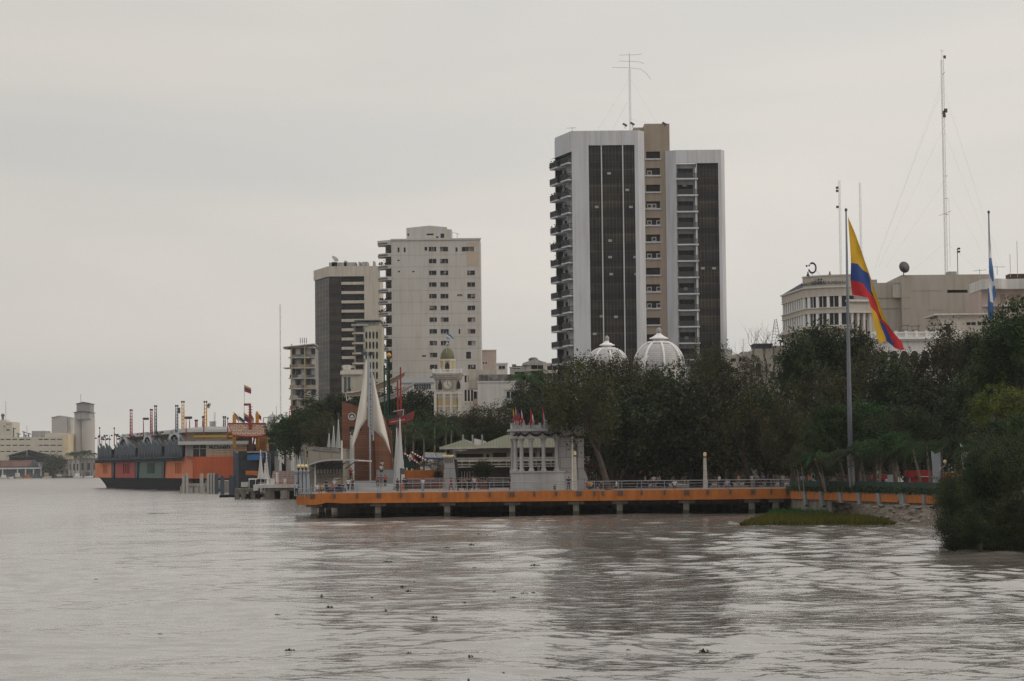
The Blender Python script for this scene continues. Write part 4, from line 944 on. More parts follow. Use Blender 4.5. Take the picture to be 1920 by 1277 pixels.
# ---- white domes
M_dome = grid_mat('white dome shingles', (0.38,0.38,0.39),(0.45,0.45,0.46),(0.27,0.27,0.28),0.6,0.32,0.03,rough=0.5,offset=0.5)
def dome(u, hwu, vbase, vtop, vfin, label):
    F = Fr('domed_building', u, 380, ZD); F.tag(label, 'domed building')
    Z = lambda v: F.P(u, v)[1]
    r = F.P(u+hwu, vbase)[0]; zb_, zt_ = Z(vbase), Z(vtop); h = zt_-zb_
    prof = [(r*1.03, 0), (r*1.03, zb_-0.2), (r*1.08, zb_-0.2), (r*1.08, zb_)]
    mb = MB(); mb.lathe(prof, 0, r, 32); F.part('drum', mb, M_white2)
    prof = [(r*math.cos(rad(t))**0.9, zb_+h*math.sin(rad(t))) for t in range(0, 80, 7)]
    mb = MB(); mb.lathe(prof, 0, r, 40); F.part('dome', mb, M_dome, smooth=True)
    for i in range(8):
        a = rad(-82+45*i); mb = MB()
        mb.tube([(p[0]*1.02*math.cos(a), r+p[0]*1.02*math.sin(a), p[1]+0.03) for p in prof], r*0.045, 6); F.part('rib', mb, M_wht, smooth=True)
    rt = prof[-1][0]; z0_ = prof[-1][1]; hf = Z(vfin)-z0_
    mb = MB(); mb.lathe([(rt*1.9,z0_-hf*0.12),(rt*1.9,z0_-hf*0.06),(rt*1.5,z0_),(rt*0.9,z0_+hf*0.05),(rt*0.8,z0_+hf*0.14),(rt*1.45,z0_+hf*0.2),(rt*1.4,z0_+hf*0.26),(rt*0.9,z0_+hf*0.36),(rt*0.45,z0_+hf*0.5),(rt*0.35,z0_+hf*0.58)],0,r,20); F.part('lantern', mb, M_wht)
    q = MB(); q.lathe([(rt*0.25,z0_+hf*0.56),(rt*0.42,z0_+hf*0.7),(rt*0.4,z0_+hf*0.85),(rt*0.2,z0_+hf*0.96),(0.02,z0_+hf)],0,r,14); F.part('finial', q, M_grey, smooth=True)
    mb = MB(); mb.box(-r*1.5-0.2,-r*1.5+1.0 if False else -r*1.5+0.1,r*0.3,r*0.6,0,1)
    return F, r, zb_
dome(1143, 36, 682, 650, 627, 'smaller white ribbed dome rising above the trees, left of the larger dome')
F, r_, zb_ = dome(1242, 45, 688, 637, 611, 'larger white ribbed dome rising above the trees in front of the brown core')
x, z = F.P(1216,678,-1.0)
mb = MB(); mb.prism([(x-1.3,z-1.6),(x+1.3,z-1.6),(x+1.3,z+0.3),(x,z+1.1),(x-1.3,z+0.3)], 0.8, 4); dm = F.part('dormer', mb, M_wht)
mb = MB(); mb.box(x-0.5,x+0.5,0.7,0.85,z-1.4,z+0.1); mb.build('dormer_window', M_glass, dm)

# ---- bank building with the rounded corner
F = Fr('bank_building', 1512, 400, ZD); F.tag('cream curved corner office with dark window bands and blue lettering on its parapet', 'office building')
R, P = F.R, F.P
M_bank_w = mat('bank cream stone', (0.50,0.46,0.41), 0.85, 0.07, 0.2, streak=0.1)
# plan outline: far left end, straight flank, rounded corner, front to the right
xf, yf = P(1466, 580, 20)[0], 20.0
plan = []
pA = Vector((xf, yf)); pB = Vector((P(1505,580,3.2)[0], 3.2)); pC = Vector((P(1560,580,-1.2)[0], -1.2)); pD = Vector((P(1600,580,-2.0)[0], -2.0))
for i in range(9): plan.append(pA.lerp(pB, i/8))
for i in range(1, 9):
    t = i/9; plan.append(pB*(1-t)**2 + (pB+(pB-pA)*0.16)*2*t*(1-t) + pC*t*t)
plan.append(pC); plan.append(pC.lerp(pD, 0.55)); plan.append(pD)
def ring(mb, off, z0, z1, capm=True):
    n = len(plan); nrm = []
    for i in range(n):
        d = plan[min(i+1,n-1)]-plan[max(i-1,0)]; d.normalize(); nrm.append(Vector((d.y, -d.x)))
    o = [plan[i]+nrm[i]*off for i in range(n)]; inn = [plan[i]-nrm[i]*2.0 for i in range(n)]
    vs = [(p.x,p.y,z0) for p in o]+[(p.x,p.y,z1) for p in o]+[(p.x,p.y,z0) for p in inn]+[(p.x,p.y,z1) for p in inn]
    fs = []
    for i in range(n-1): fs += [(i,i+1,n+i+1,n+i),(n+i,n+i+1,3*n+i+1,3*n+i),(i+1,i,2*n+i,2*n+i+1)]
    fs += [(0,n,3*n,2*n),(n-1,3*n-1,4*n-1,2*n-1)]
    mb._a(vs, fs)
Zf = lambda v: P(1560, v, -1.2)[1]
levels = [(0,Zf(612-0),), ]
bands = [(Zf(700),Zf(683)),(Zf(668),Zf(642)),(Zf(609),Zf(587)),(Zf(575.5),Zf(555))]   # window strips (bottom, top)
zprev = 0.0; mb = MB()
for (b0, b1) in bands: ring(mb, 0.0, zprev, b0); zprev = b1
ztop = Zf(538); ring(mb, 0.0, zprev, ztop)
F.part('wall', mb, M_bank_w)
mb = MB()
for (b0, b1) in bands: ring(mb, 0.18, b0-0.18, b0-0.02); ring(mb, 0.12, b1+0.02, b1+0.12)
ring(mb, 0.9, Zf(617.5), Zf(614)); ring(mb, 0.5, Zf(620), Zf(617.6)); ring(mb, 0.25, ztop-0.1, ztop+0.15)
F.part('ledge', mb, M_white)
for (b0, b1) in bands:
    mb = MB(); ring(mb, -0.35, b0-0.01, b1+0.01); F.part('window_band', mb, M_glass)
    mb = MB(); zm = (b0+b1)/2; dense = [plan[i].lerp(plan[i+1], j/40) for i in range(len(plan)-1) for j in range(40)]
    wu = [(proj_u(F.o+Vector((p.x,p.y,zm))), p) for p in dense]
    for (uu, wpx) in ((1468,1.6),(1472,1.5),(1476,1.5),(1480,1.6),(1484.3,1.6),(1488.6,1.6),(1493,1.7),(1497.2,1.7),(1501.4,1.8),(1506.5,3.6),(1515.8,4.4),(1532.3,5.0),(1552.6,5.2),(1575,5.4),(1590,4)):
        lo_ = min(wu, key=lambda q: abs(q[0]-(uu-wpx/2)))[1]; hi_ = min(wu, key=lambda q: abs(q[0]-(uu+wpx/2)))[1]; d_ = (hi_-lo_).normalized(); nn = Vector((d_.y, -d_.x))*0.0-Vector((0,0))
        n_ = Vector((d_.y, -d_.x)); a1, a2 = lo_-n_*0.02, hi_-n_*0.02; c1, c2 = lo_-n_*0.6, hi_-n_*0.6
        mb = MB(); mb.prism_z([(a1.x,a1.y),(a2.x,a2.y),(c2.x,c2.y),(c1.x,c1.y)], b0-0.005, b1+0.005); F.part('window_pier', mb, M_wht)
    for (uu) in (1525,1543,1564): p = min(wu, key=lambda q: abs(q[0]-uu))[1]; mb = MB(); mb.box(p.x-0.05,p.x+0.05,p.y+0.2,p.y+0.34,b0,b1); F.part('mullion', mb, M_wht)
# parapet with the name, set on the curved part
zp0, zp1 = ztop, P(1545,517.5,-1)[1]
full = plan; plan = full[8:]; mb = MB(); ring(mb, -0.05, zp0-0.05, zp1); F.part('sign_parapet', mb, M_bank_w)
mb = MB(); ring(mb, 0.08, zp1, zp1+0.2); F.part('parapet_coping', mb, M_white); plan = full
mb = MB(); mb._a([(pA.x,pA.y,ztop+0.2),(pB.x,pB.y,ztop+0.2),(pB.x+0.3,pB.y+3,zp1-0.6),(pA.x+6,pA.y+3,ztop+0.9)],[(0,1,2,3)]); F.part('side_roof', mb, M_slate)
mb = MB(); mb.prism_z([(pA.x+0.8,pA.y),(pB.x+0.8,pB.y+1),(pC.x,0.2),(pD.x,0),(pD.x+2,18),(pA.x+2,24)], 0, ztop-0.2); F.part('core', mb, M_bank_w)
M_ink = mat('dark blue lettering', (0.012,0.016,0.05), 0.5, 0.1)
def sign_text(txt, ua, ub, v, hpx, yoff, bold, name, m, parent, zoff=0):
    me = text_mesh(txt, 1.0, 0.03, bold)
    xs_ = [q.co.x for q in me.vertices]; zs_ = [q.co.z for q in me.vertices]
    w_, h_ = max(xs_)-min(xs_), max(zs_)-min(zs_)
    xa_, xb_ = F.P(ua, v, yoff)[0], F.P(ub, v, yoff)[0]; zc_ = F.P((ua+ub)/2, v, yoff)[1]; hh = hpx*400/FPX
    for q in me.vertices:
        X_ = xa_+(q.co.x-min(xs_))/w_*(xb_-xa_); Z_ = zc_+((q.co.z-min(zs_))/h_-0.5)*hh
        # wrap onto the curved parapet
        best = None
        for i in range(8, len(plan)-1):
            p, r = plan[i], plan[i+1]
            if p.x <= X_ <= r.x: best = p.y+(r.y-p.y)*(X_-p.x)/(r.x-p.x)
        if best is None: best = plan[8].y if X_ < plan[8].x else plan[-1].y
        q.co = (X_, best-0.06-0.12+q.co.y*1.0, Z_)
    me.materials.clear(); me.materials.append(m)
    o = bpy.data.objects.new(name, me); COL.objects.link(o); o.parent = parent; return o
sign_text('BANCO', 1508.5, 1521.5, 531, 5.6, -1, 0.0, 'lettering', M_ink, F.root)
sign_text('GENERAL', 1522.5, 1550.5, 529.5, 6.2, -1.2, 0.03, 'lettering', M_ink, F.root)
sign_text('RUMIÑAHUI', 1552.5, 1585, 529, 7.0, -1.5, 0.0, 'lettering', M_ink, F.root)
for j, uu in enumerate((1530.5, 1535.5, 1540.2)):
    x, z = P(uu, 523.4, -0.9); best = [p.y+(r.y-p.y)*(x-p.x)/(r.x-p.x) for p, r in zip(plan[8:-1], plan[9:]) if p.x <= x <= r.x][0]
    pts = []
    for i in range(10): rr = 0.22 if i % 2 == 0 else 0.09; t = math.pi/2+i*math.pi/5; pts.append((x+rr*math.cos(t), z+rr*math.sin(t)))
    mb = MB(); mb.prism(pts, best-0.12, best-0.04); F.part('star', mb, M_ink if j else M_grey)
# roof emblem: broken ring with a square
D = Fr('roof_emblem', 1521, 402, ZD+zp1); D.tag('dark blue broken ring emblem with a small square on the bank roof', 'sign')
cx_, cz_ = D.P(1523,502.5); ro_x, ro_z = 8.2*400/FPX, 11*400/FPX
mb = MB()
segs_ = [a for a in range(-165, 118, 8)]
for a in segs_:
    a0, a1 = rad(a), rad(a+8); ps = []
    for (f, t) in ((1.0,a0),(1.0,a1),(0.68,a1),(0.68,a0)): ps.append((cx_+ro_x*f*math.cos(t), cz_+ro_z*f*math.sin(t)))
    mb.prism(ps, -0.1, 0.1)
a,b,c,d = D.R(1511,497,1514,500.5); mb.box(a,b,-0.1,0.1,c,d); a,b,c,d = D.R(1516,496,1518.5,499.5); mb.box(a,b,-0.1,0.1,c,d)
D.part('ring', mb, M_ink)
mb = MB(); mb.bar((cx_,0.2,-0.3),(cx_,0.2,cz_-ro_z*0.8),0.06); mb.bar((cx_+2.2,1.5,-0.3),(cx_+0.3,0.1,cz_),0.03,4); D.part('support', mb, M_white)
for u_ in (1515,1556):
    D = Fr('roof_spotlight', u_, 401, ZD+zp1+0.2); D.tag('small dark spotlight on the bank parapet '+('under the ring emblem' if u_ < 1530 else 'right of the ring emblem'), 'spotlight')
    mb = MB(); mb.lathe([(0.25,0),(0.25,0.2),(0.12,0.35),(0.1,0.7)],0,0,8); D.part('lamp_head', mb, M_dark)
# neo-classical wing right of the flagpole
F = Fr('colonnade_wing', 1597, 398, ZD, 14); F.tag('pale classical wing with tall columns between the flagpole and flag', 'building')
R, P = F.R, F.P; x1 = P(1646,600)[0]; zt = P(1615,566)[1]; zc0 = P(1615,584)[1]
mb = MB(); mb.box(0,x1,0.9,12,0,zt); mb.box(0,x1,-0.2,0.9,zc0,zt); F.part('wall', mb, M_cream)
mb = MB(); mb.box(-0.3,x1,-0.7,0.9,zt,zt+0.35); mb.box(-0.1,x1,-0.45,0.0,zc0-0.25,zc0-0.01); F.part('cornice', mb, M_white)
for i in range(4):
    x = 0.6+i*1.05; mb = MB(); mb.lathe([(0.26,zc0-9),(0.24,zc0-0.7),(0.36,zc0-0.3),(0.36,zc0-0.26)],x,0.1,10); F.part('column', mb, M_white)
    if i < 3: mb = MB(); mb.box(x+0.3,x+0.75,0.8,0.899,zc0-6,zc0-1.3); F.part('window', mb, M_glass)
# big blank grey building behind
F = Fr('cinema_building', 1640, 430, ZD); F.tag('large blank grey building with one dark slit window and a dish on its roof', 'building')
R, P = F.R, F.P; M_blank = mat('blank grey beige wall', (0.385,0.355,0.32), 0.9, 0.06, 0.12, streak=0.12)
zt = P(1770,515)[1]; x0 = P(1691,560)[0]; x1 = P(1856,560)[0]; slit = R(1776,543.5,1820,549)
mb = MB(); mb.wall(x0, x1, 0, zt, 0, [slit], 0.8); mb.shell(x0, x1, 0, 20, 0, zt); F.part('wall', mb, M_blank)
mb = MB(); z = P(1630,519)[1]; q = P(1600,560,1.5)[0]; mb.box(q, x0+0.5, 1.5, 18, 0, P(1670,529)[1]); mb.box(P(1575,560,1.5)[0], P(1645,560,1.5)[0], 1.504, 17, 0, z-0.4); F.part('side_wing', mb, M_blank)
mb = MB(); mb.box(slit[0],slit[1],0.7,0.8,slit[2],slit[3]); F.part('slit_window', mb, M_dark)
mb = MB(); 
for v in (557,577): a,b,c,d = R(1640,v,1706,v+1.5,-0.05); mb.box(a,b,-0.12 if b>x0 else 1.3,-0.002,c,d) if False else None
for (u0_,u1_,v_) in ((1642,1690,557),(1642,1690,577)):
    a,b,c,d = R(u0_,v_,u1_,v_+1.6,1.4); mb.box(a,b,1.35,1.498,c,d)
for (u0_,u1_,v_) in ((1692,1705,557),(1692,1706,577),(1712,1765,544.5),(1740,1766,580.5)):
    a,b,c,d = R(u0_,v_,u1_,v_+(1.4 if u0_<1700 else 0.6),0); mb.box(a,b,-0.06,-0.002,c,d)
F.part('ledge', mb, M_grey)
mb = MB(); a,b,c,d = R(1673,534,1691,546,1.4); mb.box(a,b,0.6,1.49,c-1.2,d); F.part('roof_box', mb, M_cream)
mb = MB(); a,b,c,d = R(1778,509,1794,514.5,3); mb.box(a,b,3,6,zt-0.1,d); F.part('hatch', mb, M_grey)
D = Fr('satellite_dish', 1695, 429.5, ZD+zt); D.tag('large dark satellite dish at the left roof corner of the blank grey building', 'satellite dish')
mb = MB(); mb.lathe([(0.05,-0.35),(0.5,-0.28),(0.85,-0.1),(1.02,0.05),(1.05,0.06)],0,0,24); o = D.part('dish', mb, mat('dark mesh dish',(0.13,0.12,0.12),0.6,0.2,2.0), smooth=True); o.location=(0.05,0,1.0+0.35); o.rotation_euler=(rad(80),0,rad(20))
mb = MB(); mb.bar((0,0.3,-0.2),(0,0.3,0.9),0.1); mb.bar((0.0,-0.9,1.4),(0.5,0,1.9),0.03,4); mb.bar((0.0,-0.9,1.4),(-0.5,0,0.9),0.03,4); D.part('support', mb, M_dsteel)
D = Fr('lamp_mast', 1796, 431, ZD+zt); D.tag('short dark pole with two floodlights on the blank grey building roof', 'lamp')
zt2 = D.P(1796,466)[1]; mb = MB(); mb.bar((0,0,-0.3),(0,0,zt2),0.07); D.part('pole', mb, M_dark)
for dz in (0,-0.55): mb = MB(); mb.prism([(-0.1,zt2+dz-0.15),(0.45,zt2+dz-0.2),(0.5,zt2+dz+0.12),(0.1,zt2+dz+0.15)],-0.2,0.2); D.part('floodlight_head', mb, M_dark)
# lattice masts
def mast(label, u, Y, vb, vt, wdt, step=1.0, r=0.04, ubx=None, guys=(), extras=()):
    D = Fr('lattice_mast', foot(u, (vb+vt)/2), Y, ZD); D.tag(label, 'mast')
    x, zt = D.P(u, vt); _, zb_ = D.P(u, vb); mb = MB(); lattice(mb, 0, 0, zb_, zt, wdt, step, r); D.part('mast_frame', mb, M_steel)
    if guys:
        mb = MB()
        for (ug, vg, vtop_, y) in guys:
            gx, gz = D.P(ug, vg, y); _, z = D.P(u, vtop_); mb.bar((0,0,z),(gx,y,gz),0.012,3)
        D.part('guy_wire', mb, M_steel)
    return D, zt
D, zt_ = mast('tallest lattice mast with guy wires above the blank grey building', 1770, 432, 514, 112, 0.50, 1.3, 0.028, 
   guys=((1640,505,150,-6),(1648,500,240,-6),(1662,500,340,-6),(1872,505,150,-4),(1868,500,240,6),(1850,490,340,-5),(1705,512,455,-3),(1838,508,455,-3),(1650,470,165,6),(1880,505,165,8)))
mb = MB(); mb.bar((0,0,zt_-0.2),(0,0,D.P(1769,93)[1]),0.03,4); mb.bar((-0.35,0,D.P(1769,95.5)[1]),(0.35,0,D.P(1769,95.5)[1]),0.025,4); D.part('top_rod', mb, M_steel)
mb = MB()
for (u_, v_, s_) in ((1771,107,0.22),(1769.5,211,0.25),(1770.5,217,0.25),(1773,207.5,0.3)):
    x, z = D.P(u_, v_, -0.4); mb.box(x-s_,x+s_,-0.6,-0.3,z-s_*1.2,z+s_*1.2)
for (v_, l_) in ((140,0.5),(330,0.6),(372,0.6),(402,0.6)): z = D.P(1770,v_)[1]; mb.bar((0,0,z),(l_,0,z+ (0.5 if v_==140 else 0)),0.04,4)
z = D.P(1770,401)[1]; mb.bar((-1.0,0,z-0.3),(1.1,0,z+0.5),0.03,4); D.part('dipole', mb, M_dsteel)
mb = MB(); 
x = 0.75; zb_ = D.P(1776,500)[1]; zz_ = D.P(1776,372)[1]; mb.bar((x,0,zb_),(x,0,zz_),0.025,4); D.part('whip', mb, M_steel)
D, zt_ = mast('lattice mast left of the flagpole with small horn antennas near its top', 1575, 425, 520, 338, 0.34, 1.2, 0.018)
mb = MB()
for v_ in (352,358,388): z = D.P(1573,v_)[1]; mb.box(-0.6,-0.2,-0.2,0.2,z-0.2,z+0.2)
D.part('dipole', mb, M_dsteel)
mast('pale lattice mast seen between the flagpole and the tallest mast', 1614, 428, 560, 342, 0.34, 1.2, 0.018)
for (u_, vt_, vb_, lb) in ((1894,477,520,'short white whip antenna on the curved right roof'),(1907.5,452,520,'tall white whip antenna at the right edge roof')):
    D = Fr('whip_antenna', foot(u_,500), 405, ZD); D.tag(lb, 'antenna'); mb = MB(); mb.bar((0,0,D.P(u_,vb_)[1]),(0,0,D.P(u_,vt_)[1]),0.05,5); D.part('rod', mb, M_steel)
D = Fr('television_aerial', 1845, 431, ZD); D.tag('wide flat aerial on the roof behind the blue and white flag', 'aerial')
mb = MB(); z = D.P(1845,508)[1]; zb_ = D.P(1845,516)[1]; mb.bar((0,0,zb_),(0,0,z+0.3),0.04); mb.bar((-1.2,0,z),(1.2,0,z+0.2),0.03,4); mb.bar((1.5,0,z+0.7),(4.6,0,z+0.7),0.03,4); mb.bar((3.1,0,zb_),(3.1,0,z+0.7),0.04,4); D.part('aerial_mast', mb, M_dsteel)
# right hand pinkish building with a curved roof slab
F = Fr('building', 1852, 405, ZD); F.tag('pinkish building with a curved pale roof band at the right edge', 'building')
R, P = F.R, F.P; q = R(1852,560,1960,640,4); zt = P(1900,560)[1]
mb = MB(); zt1 = P(1880,521)[1]; mb.box(0.3,q[1]+3,4,16,0,zt1-0.5); F.part('wall', mb, M_pink)
mb = MB(); pl_ = [(0.2,2.5),(P(1875,530)[0],1.2),(P(1895,530)[0],2.5),(P(1925,530)[0],2.0),(P(1960,530)[0],-1.0),(P(1960,530)[0],14),(0.2,14)]; mb.prism_z(pl_, P(1890,540)[1], P(1890,521)[1]); F.part('roof_band', mb, M_white2)
mb = MB(); mb.prism_z([(x+0.3,y+0.8) for x,y in pl_], P(1890,572)[1], P(1890,569)[1]); F.part('balcony_slab', mb, M_white)
for u_ in (1876,1893,1905): a,b,c,d = R(u_,552,u_+9,569,3.9); mb = MB(); mb.box(a,b,3.9,3.999,c,d); F.part('window', mb, M_brown)
mb = MB(); a,b,c,d = R(1890,517,1925,521,4); mb.box(a,b,3,6,d-0.6,d+0.25); F.part('rusty_beam', mb, mat('rusty dark steel',(0.06,0.035,0.03),0.8,0.3,2.0))
# white palace with arches
F = Fr('palace', 1640, 370, ZD); F.tag('white palace with balustrade and round arches behind the trees at the flag tip', 'palace')
R, P = F.R, F.P; x1 = P(1800,640)[0]; zt = P(1730,634)[1]
arch = [(1695+19.5*i) for i in range(-2,6)]
holes = [R(u_-7,665,u_+7,690) for u_ in arch]
mb = MB(); mb.wall(0,x1,0,zt,0,holes,1.2); mb.shell(0,x1,0,14,0,zt); F.part('wall', mb, M_white2)
for u_ in arch:
    x, z = P(u_, 656); a,b,c,d = R(u_-8,665,u_+8,690)
    mb = MB(); r0 = (b-a)/2
    pts = [(x-r0*0.85,c)]+[(x+r0*0.85*math.cos(rad(t)), z-0.7+r0*0.85*math.sin(rad(t))) for t in range(180,-1,-20)]+[(x+r0*0.85,c)]
    mb.prism(pts,-0.02,-0.004); o = F.part('arch_opening', mb, M_dark)
    mb = MB()
    for t in range(0,180,15):
        mb.prism([(x+r0*s*math.cos(rad(q_)), z-0.7+r0*s*math.sin(rad(q_))) for s,q_ in ((0.86,t),(1.08,t),(1.08,t+15),(0.86,t+15))],-0.18,-0.003)
    mb.build('arch_trim', M_wht, o)
mb = MB(); mb.box(-0.3,x1+0.3,-0.6,0.1,P(1730,636)[1],P(1730,632)[1]); 
for i in range(40): x = i*x1/39; mb.box(x-0.09,x+0.09,-0.45,-0.02,P(1730,639)[1],P(1730,636)[1])
F.part('cornice', mb, M_wht)
mb = MB(); mb.box(-0.2,x1+0.2,-0.3,0.0,P(1730,632)[1]+0.01,P(1730,623)[1]-0.15); F.part('balustrade', mb, M_white2)
mb = MB(); mb.box(-0.25,x1+0.25,-0.36,0.06,P(1730,623)[1]-0.149,P(1730,622)[1])
for i in range(9): x = 0.5+i*x1/8.6; mb.box(x-0.2,x+0.2,-0.42,0.1,P(1730,632)[1]+0.02,P(1730,620)[1])
F.part('coping', mb, M_wht)
F2 = simple_block('building', 'grey rooftop house with dark windows under a thin eave beside the palace', 'building', 1766, 1856, 594, 385, 10, M_cream, [(1773,607,1782,618),(1812,604,1830,610),(1833,604,1850,610)])
mb = MB(); mb.box(-0.8,F2.x1,-0.8,10,F2.zt+0.3,F2.zt+0.5); F2.part('eave', mb, M_white2)
mb = MB()
for (u0_,u1_,v0_,v1_) in ((1690,1702,611,622),(1710,1722,612,622),(1740,1752,611,622)):
    a,b,c,d = R(u0_,v0_,u1_,v1_,3); 
    for x in (a,b): mb.bar((x,3,c),(x,3,d),0.05,4)
    mb.bar((a-0.3,3,d),(b+0.3,3,d+0.1),0.08,4); mb.box(a,b,3,3.6,c,c+0.35)
F.part('roof_clutter', mb, M_conc)
# ---- the big flag
FPy = 275.0
F = Fr('flagpole', 1595.5, FPy, ZD); F.tag('very tall grey flagpole carrying the large yellow, blue and red flag', 'flagpole')
x_, zt = F.P(1588.5, 396); 
mb = MB(); mb.tube([(0,0,-0.3),(0,0,zt*0.33),(0,0,zt*0.66),(0,0,zt)],[0.30,0.25,0.17,0.09],14); F.part('pole', mb, mat('grey painted pole',(0.16,0.18,0.22),0.45,0.1,1.0), smooth=True)
mb = MB(); mb.lathe([(0.05,zt-0.02),(0.16,zt+0.02),(0.16,zt+0.25),(0.06,zt+0.35)],0,0,10); F.part('finial', mb, M_dsteel)
D = Fr('large_flag', 1594, FPy-0.05, ZD); D.tag('huge yellow, blue and red striped flag drooping from the tallest flagpole', 'flag')
def zc(pts): return [(1380+x/3.7555, 380+y/3.7555) for x,y in pts]
flagcloth(D, 'flag_cloth', [
 (zc([(790,95),(850,240),(905,400),(960,560),(1005,690),(1040,790),(1075,868),(1030,820),(1005,760),(985,690),(965,640),(945,540),(930,495),(890,470),(855,430),(808,425)]),0),
 (zc([(808,425),(855,430),(890,470),(930,495),(945,540),(955,620),(950,640),(925,620),(900,575),(870,560),(808,545)]),1),
 (zc([(808,545),(870,560),(900,575),(925,620),(950,640),(972,665),(1005,770),(1020,815),(1010,825),(985,770),(950,735),(930,670),(900,665),(860,655),(820,650)]),2),
 (zc([(955,620),(965,640),(985,690),(1005,760),(1030,820),(1020,815),(1005,770),(972,665),(950,640)]),3),
 (zc([(950,735),(985,770),(1010,825),(1035,900),(1062,975),(1010,990),(1000,970),(975,880)]),0),
 (zc([(1010,825),(1045,855),(1080,930),(1110,985),(1115,1022),(1095,1000),(1062,972),(1035,900)]),1),
 (zc([(1010,825),(1020,815),(1030,820),(1075,868),(1120,930),(1170,985),(1185,1035),(1160,1040),(1115,1022),(1110,985),(1080,930),(1045,855)]),2)],
 [FY,FN,FR,FK], 0.16, 1.5, cuts=7)
F = Fr('flagpole', 1864.5, 262, ZD); F.tag('second tall dark flagpole with a limp blue and white flag near the right edge', 'flagpole')
zt = F.P(1855,400)[1]; mb = MB(); mb.tube([(0,0,-0.3),(0,0,zt*0.5),(0,0,zt)],[0.24,0.15,0.08],12); F.part('pole', mb, mat('grey painted pole',(0.2,0.2,0.2)), smooth=True)
mb = MB(); mb.lathe([(0.05,zt-0.02),(0.14,zt+0.02),(0.14,zt+0.22),(0.06,zt+0.3)],0,0,10); F.part('finial', mb, M_dsteel)
D = Fr('city_flag', 1857.5, 261.8, ZD); D.tag('limp blue and white flag hanging along the second flagpole', 'flag')
def z2(pts): return [(1640+x/3.99, 400+y/3.99) for x,y in pts]
flagcloth(D, 'flag_cloth', [(z2([(862,160),(870,250),(876,330),(858,335),(858,250)]),1),(z2([(858,335),(876,330),(886,410),(890,510),(880,512),(866,480),(858,440)]),0),
 (z2([(886,410),(896,470),(900,540),(884,545),(880,512),(890,510)]),1),(z2([(884,545),(900,540),(910,620),(890,665),(884,640)]),0),(z2([(858,440),(866,480),(880,512),(884,640),(886,670),(862,660),(856,560)]),1),(z2([(844,560),(856,560),(862,660),(886,670),(887,770),(870,795),(850,790)]),0)], [FB,FW], 0.1, 3.0, cuts=5)
# ================================================================== FAR BANK
YF = 1880.0
M_fw = mat('far pale factory wall', (0.55,0.52,0.45), 0.85, 0.06, 0.05, streak=0.08)
F = Fr('factory', -30, YF, 1.2); F.tag('long pale factory with rows of strip windows across the river', 'factory')
R, P = F.R, F.P
def Rf(u0,v0,u1,v1,y=0): return R(u0,v0,u1,v1,y)
zt = P(60,819.5)[1]; x22 = P(22,840)[0]; x119 = P(118,840)[0]; x128 = P(128,840)[0]
holes = []
for v in (824,835,846.5):
    for a,b in ((-10,-2),(1,8),(11,20),(23,32.5),(35.5,45.5),(48,57),(73,80),(82,91.5),(94.5,104),(107,116)):
        if v > 846 and 33 < a < 72: continue
        holes.append(Rf(a, v-1, b, v+1))
mb = MB(); mb.wall(0, x119, 0, zt, 0, holes, 1.0); mb.shell(0, x119, 0, 60, 0, zt)
F.part('wall', mb, M_fw)
mb = MB(); mb.box(x119+0.01, x128, 0.5, 62, 0, P(123,814)[1]); F.part('end_wing', mb, mat('warm lit factory wall', (0.66,0.55,0.38), 0.85, 0.15, 0.2))  # warm light on the end wall is painted into its colour
mb = MB()
for h in holes: mb.box(h[0],h[1],0.8,1.1,h[2],h[3])
F.part('window_strip', mb, M_dark)
mb = MB(); mb.box(0,x22,2,30,zt-0.1,P(10,791)[1]); a,b,c,d = Rf(-5,787,9.5,792,3); mb.box(a,b,3,20,c-1,d); F.part('stair_tower', mb, M_fw)
mb = MB(); 
for r_ in ((7,798,9,801),(12,805,18,807.5),(11,794.8,20,795.6)): a,b,c,d = Rf(*r_,2); mb.box(a,b,1.9,2.1,c,d)
F.part('tower_window', mb, M_dark)
mb = MB(); a,b,c,d = Rf(59.5,808,84.5,820,8); mb.box(a,b,8,30,zt-0.1,d); F.part('plant_room', mb, M_grey)
mb = MB(); x0,z0 = P(84,815,4); x1,_ = P(126,813,4); xm,zm = P(103,811,4); mb.prism([(x0,zt-0.1),(x1,zt-0.1),(x1,P(124,813.5,4)[1]),(xm,zm),(x0,P(86,813,4)[1])],4,40); F.part('gable', mb, M_fw)
mb = MB()
for u_, v_ in ((25.5,802),(34,812),(45,809),(54,812),(48,815)): x, z = P(u_, v_, 5); mb.bar((x,5,zt-0.2),(x,5,z),0.5,5); mb.bar((x-1.5,5,z),(x+2,5,z-1),0.3,4)
F.part('roof_pipe', mb, M_dsteel)
for (u_, v0, v1, lb) in ((11,752,790,'thin radio mast on the far factory tower'),(50.5,799,846,'thin pole in front of the far factory middle')):
    D = Fr('radio_mast', u_, YF-5, 1.2); D.tag(lb, 'mast'); mb = MB(); mb.bar((0,0,D.P(u_,v1)[1]-3),(0,0,D.P(u_,v0)[1]),0.22,4); D.part('pole', mb, M_steel)
D = Fr('storage_globe', 5.3, YF+4, 1.2); D.tag('dark round tank on a stem on the far factory roof at the left edge', 'tank')
x, z = D.P(5.3, 779); rr = 3.6*YF/FPX; mb = MB(); mb.lathe([(0.05,z-rr)]+[(rr*math.cos(rad(t)), z+rr*math.sin(rad(t))) for t in range(-75,76,15)]+[(0.05,z+rr)], x, 0, 16); D.part('tank_ball', mb, M_slate, smooth=True)
mb = MB(); mb.bar((x,0,D.P(5,788)[1]-1),(x,0,z-rr*0.9),0.9,8); D.part('stem', mb, M_dsteel)
F = Fr('warehouse', 97, YF+30, 1.2); F.tag('tall windowless warehouse box left of the silos', 'warehouse')
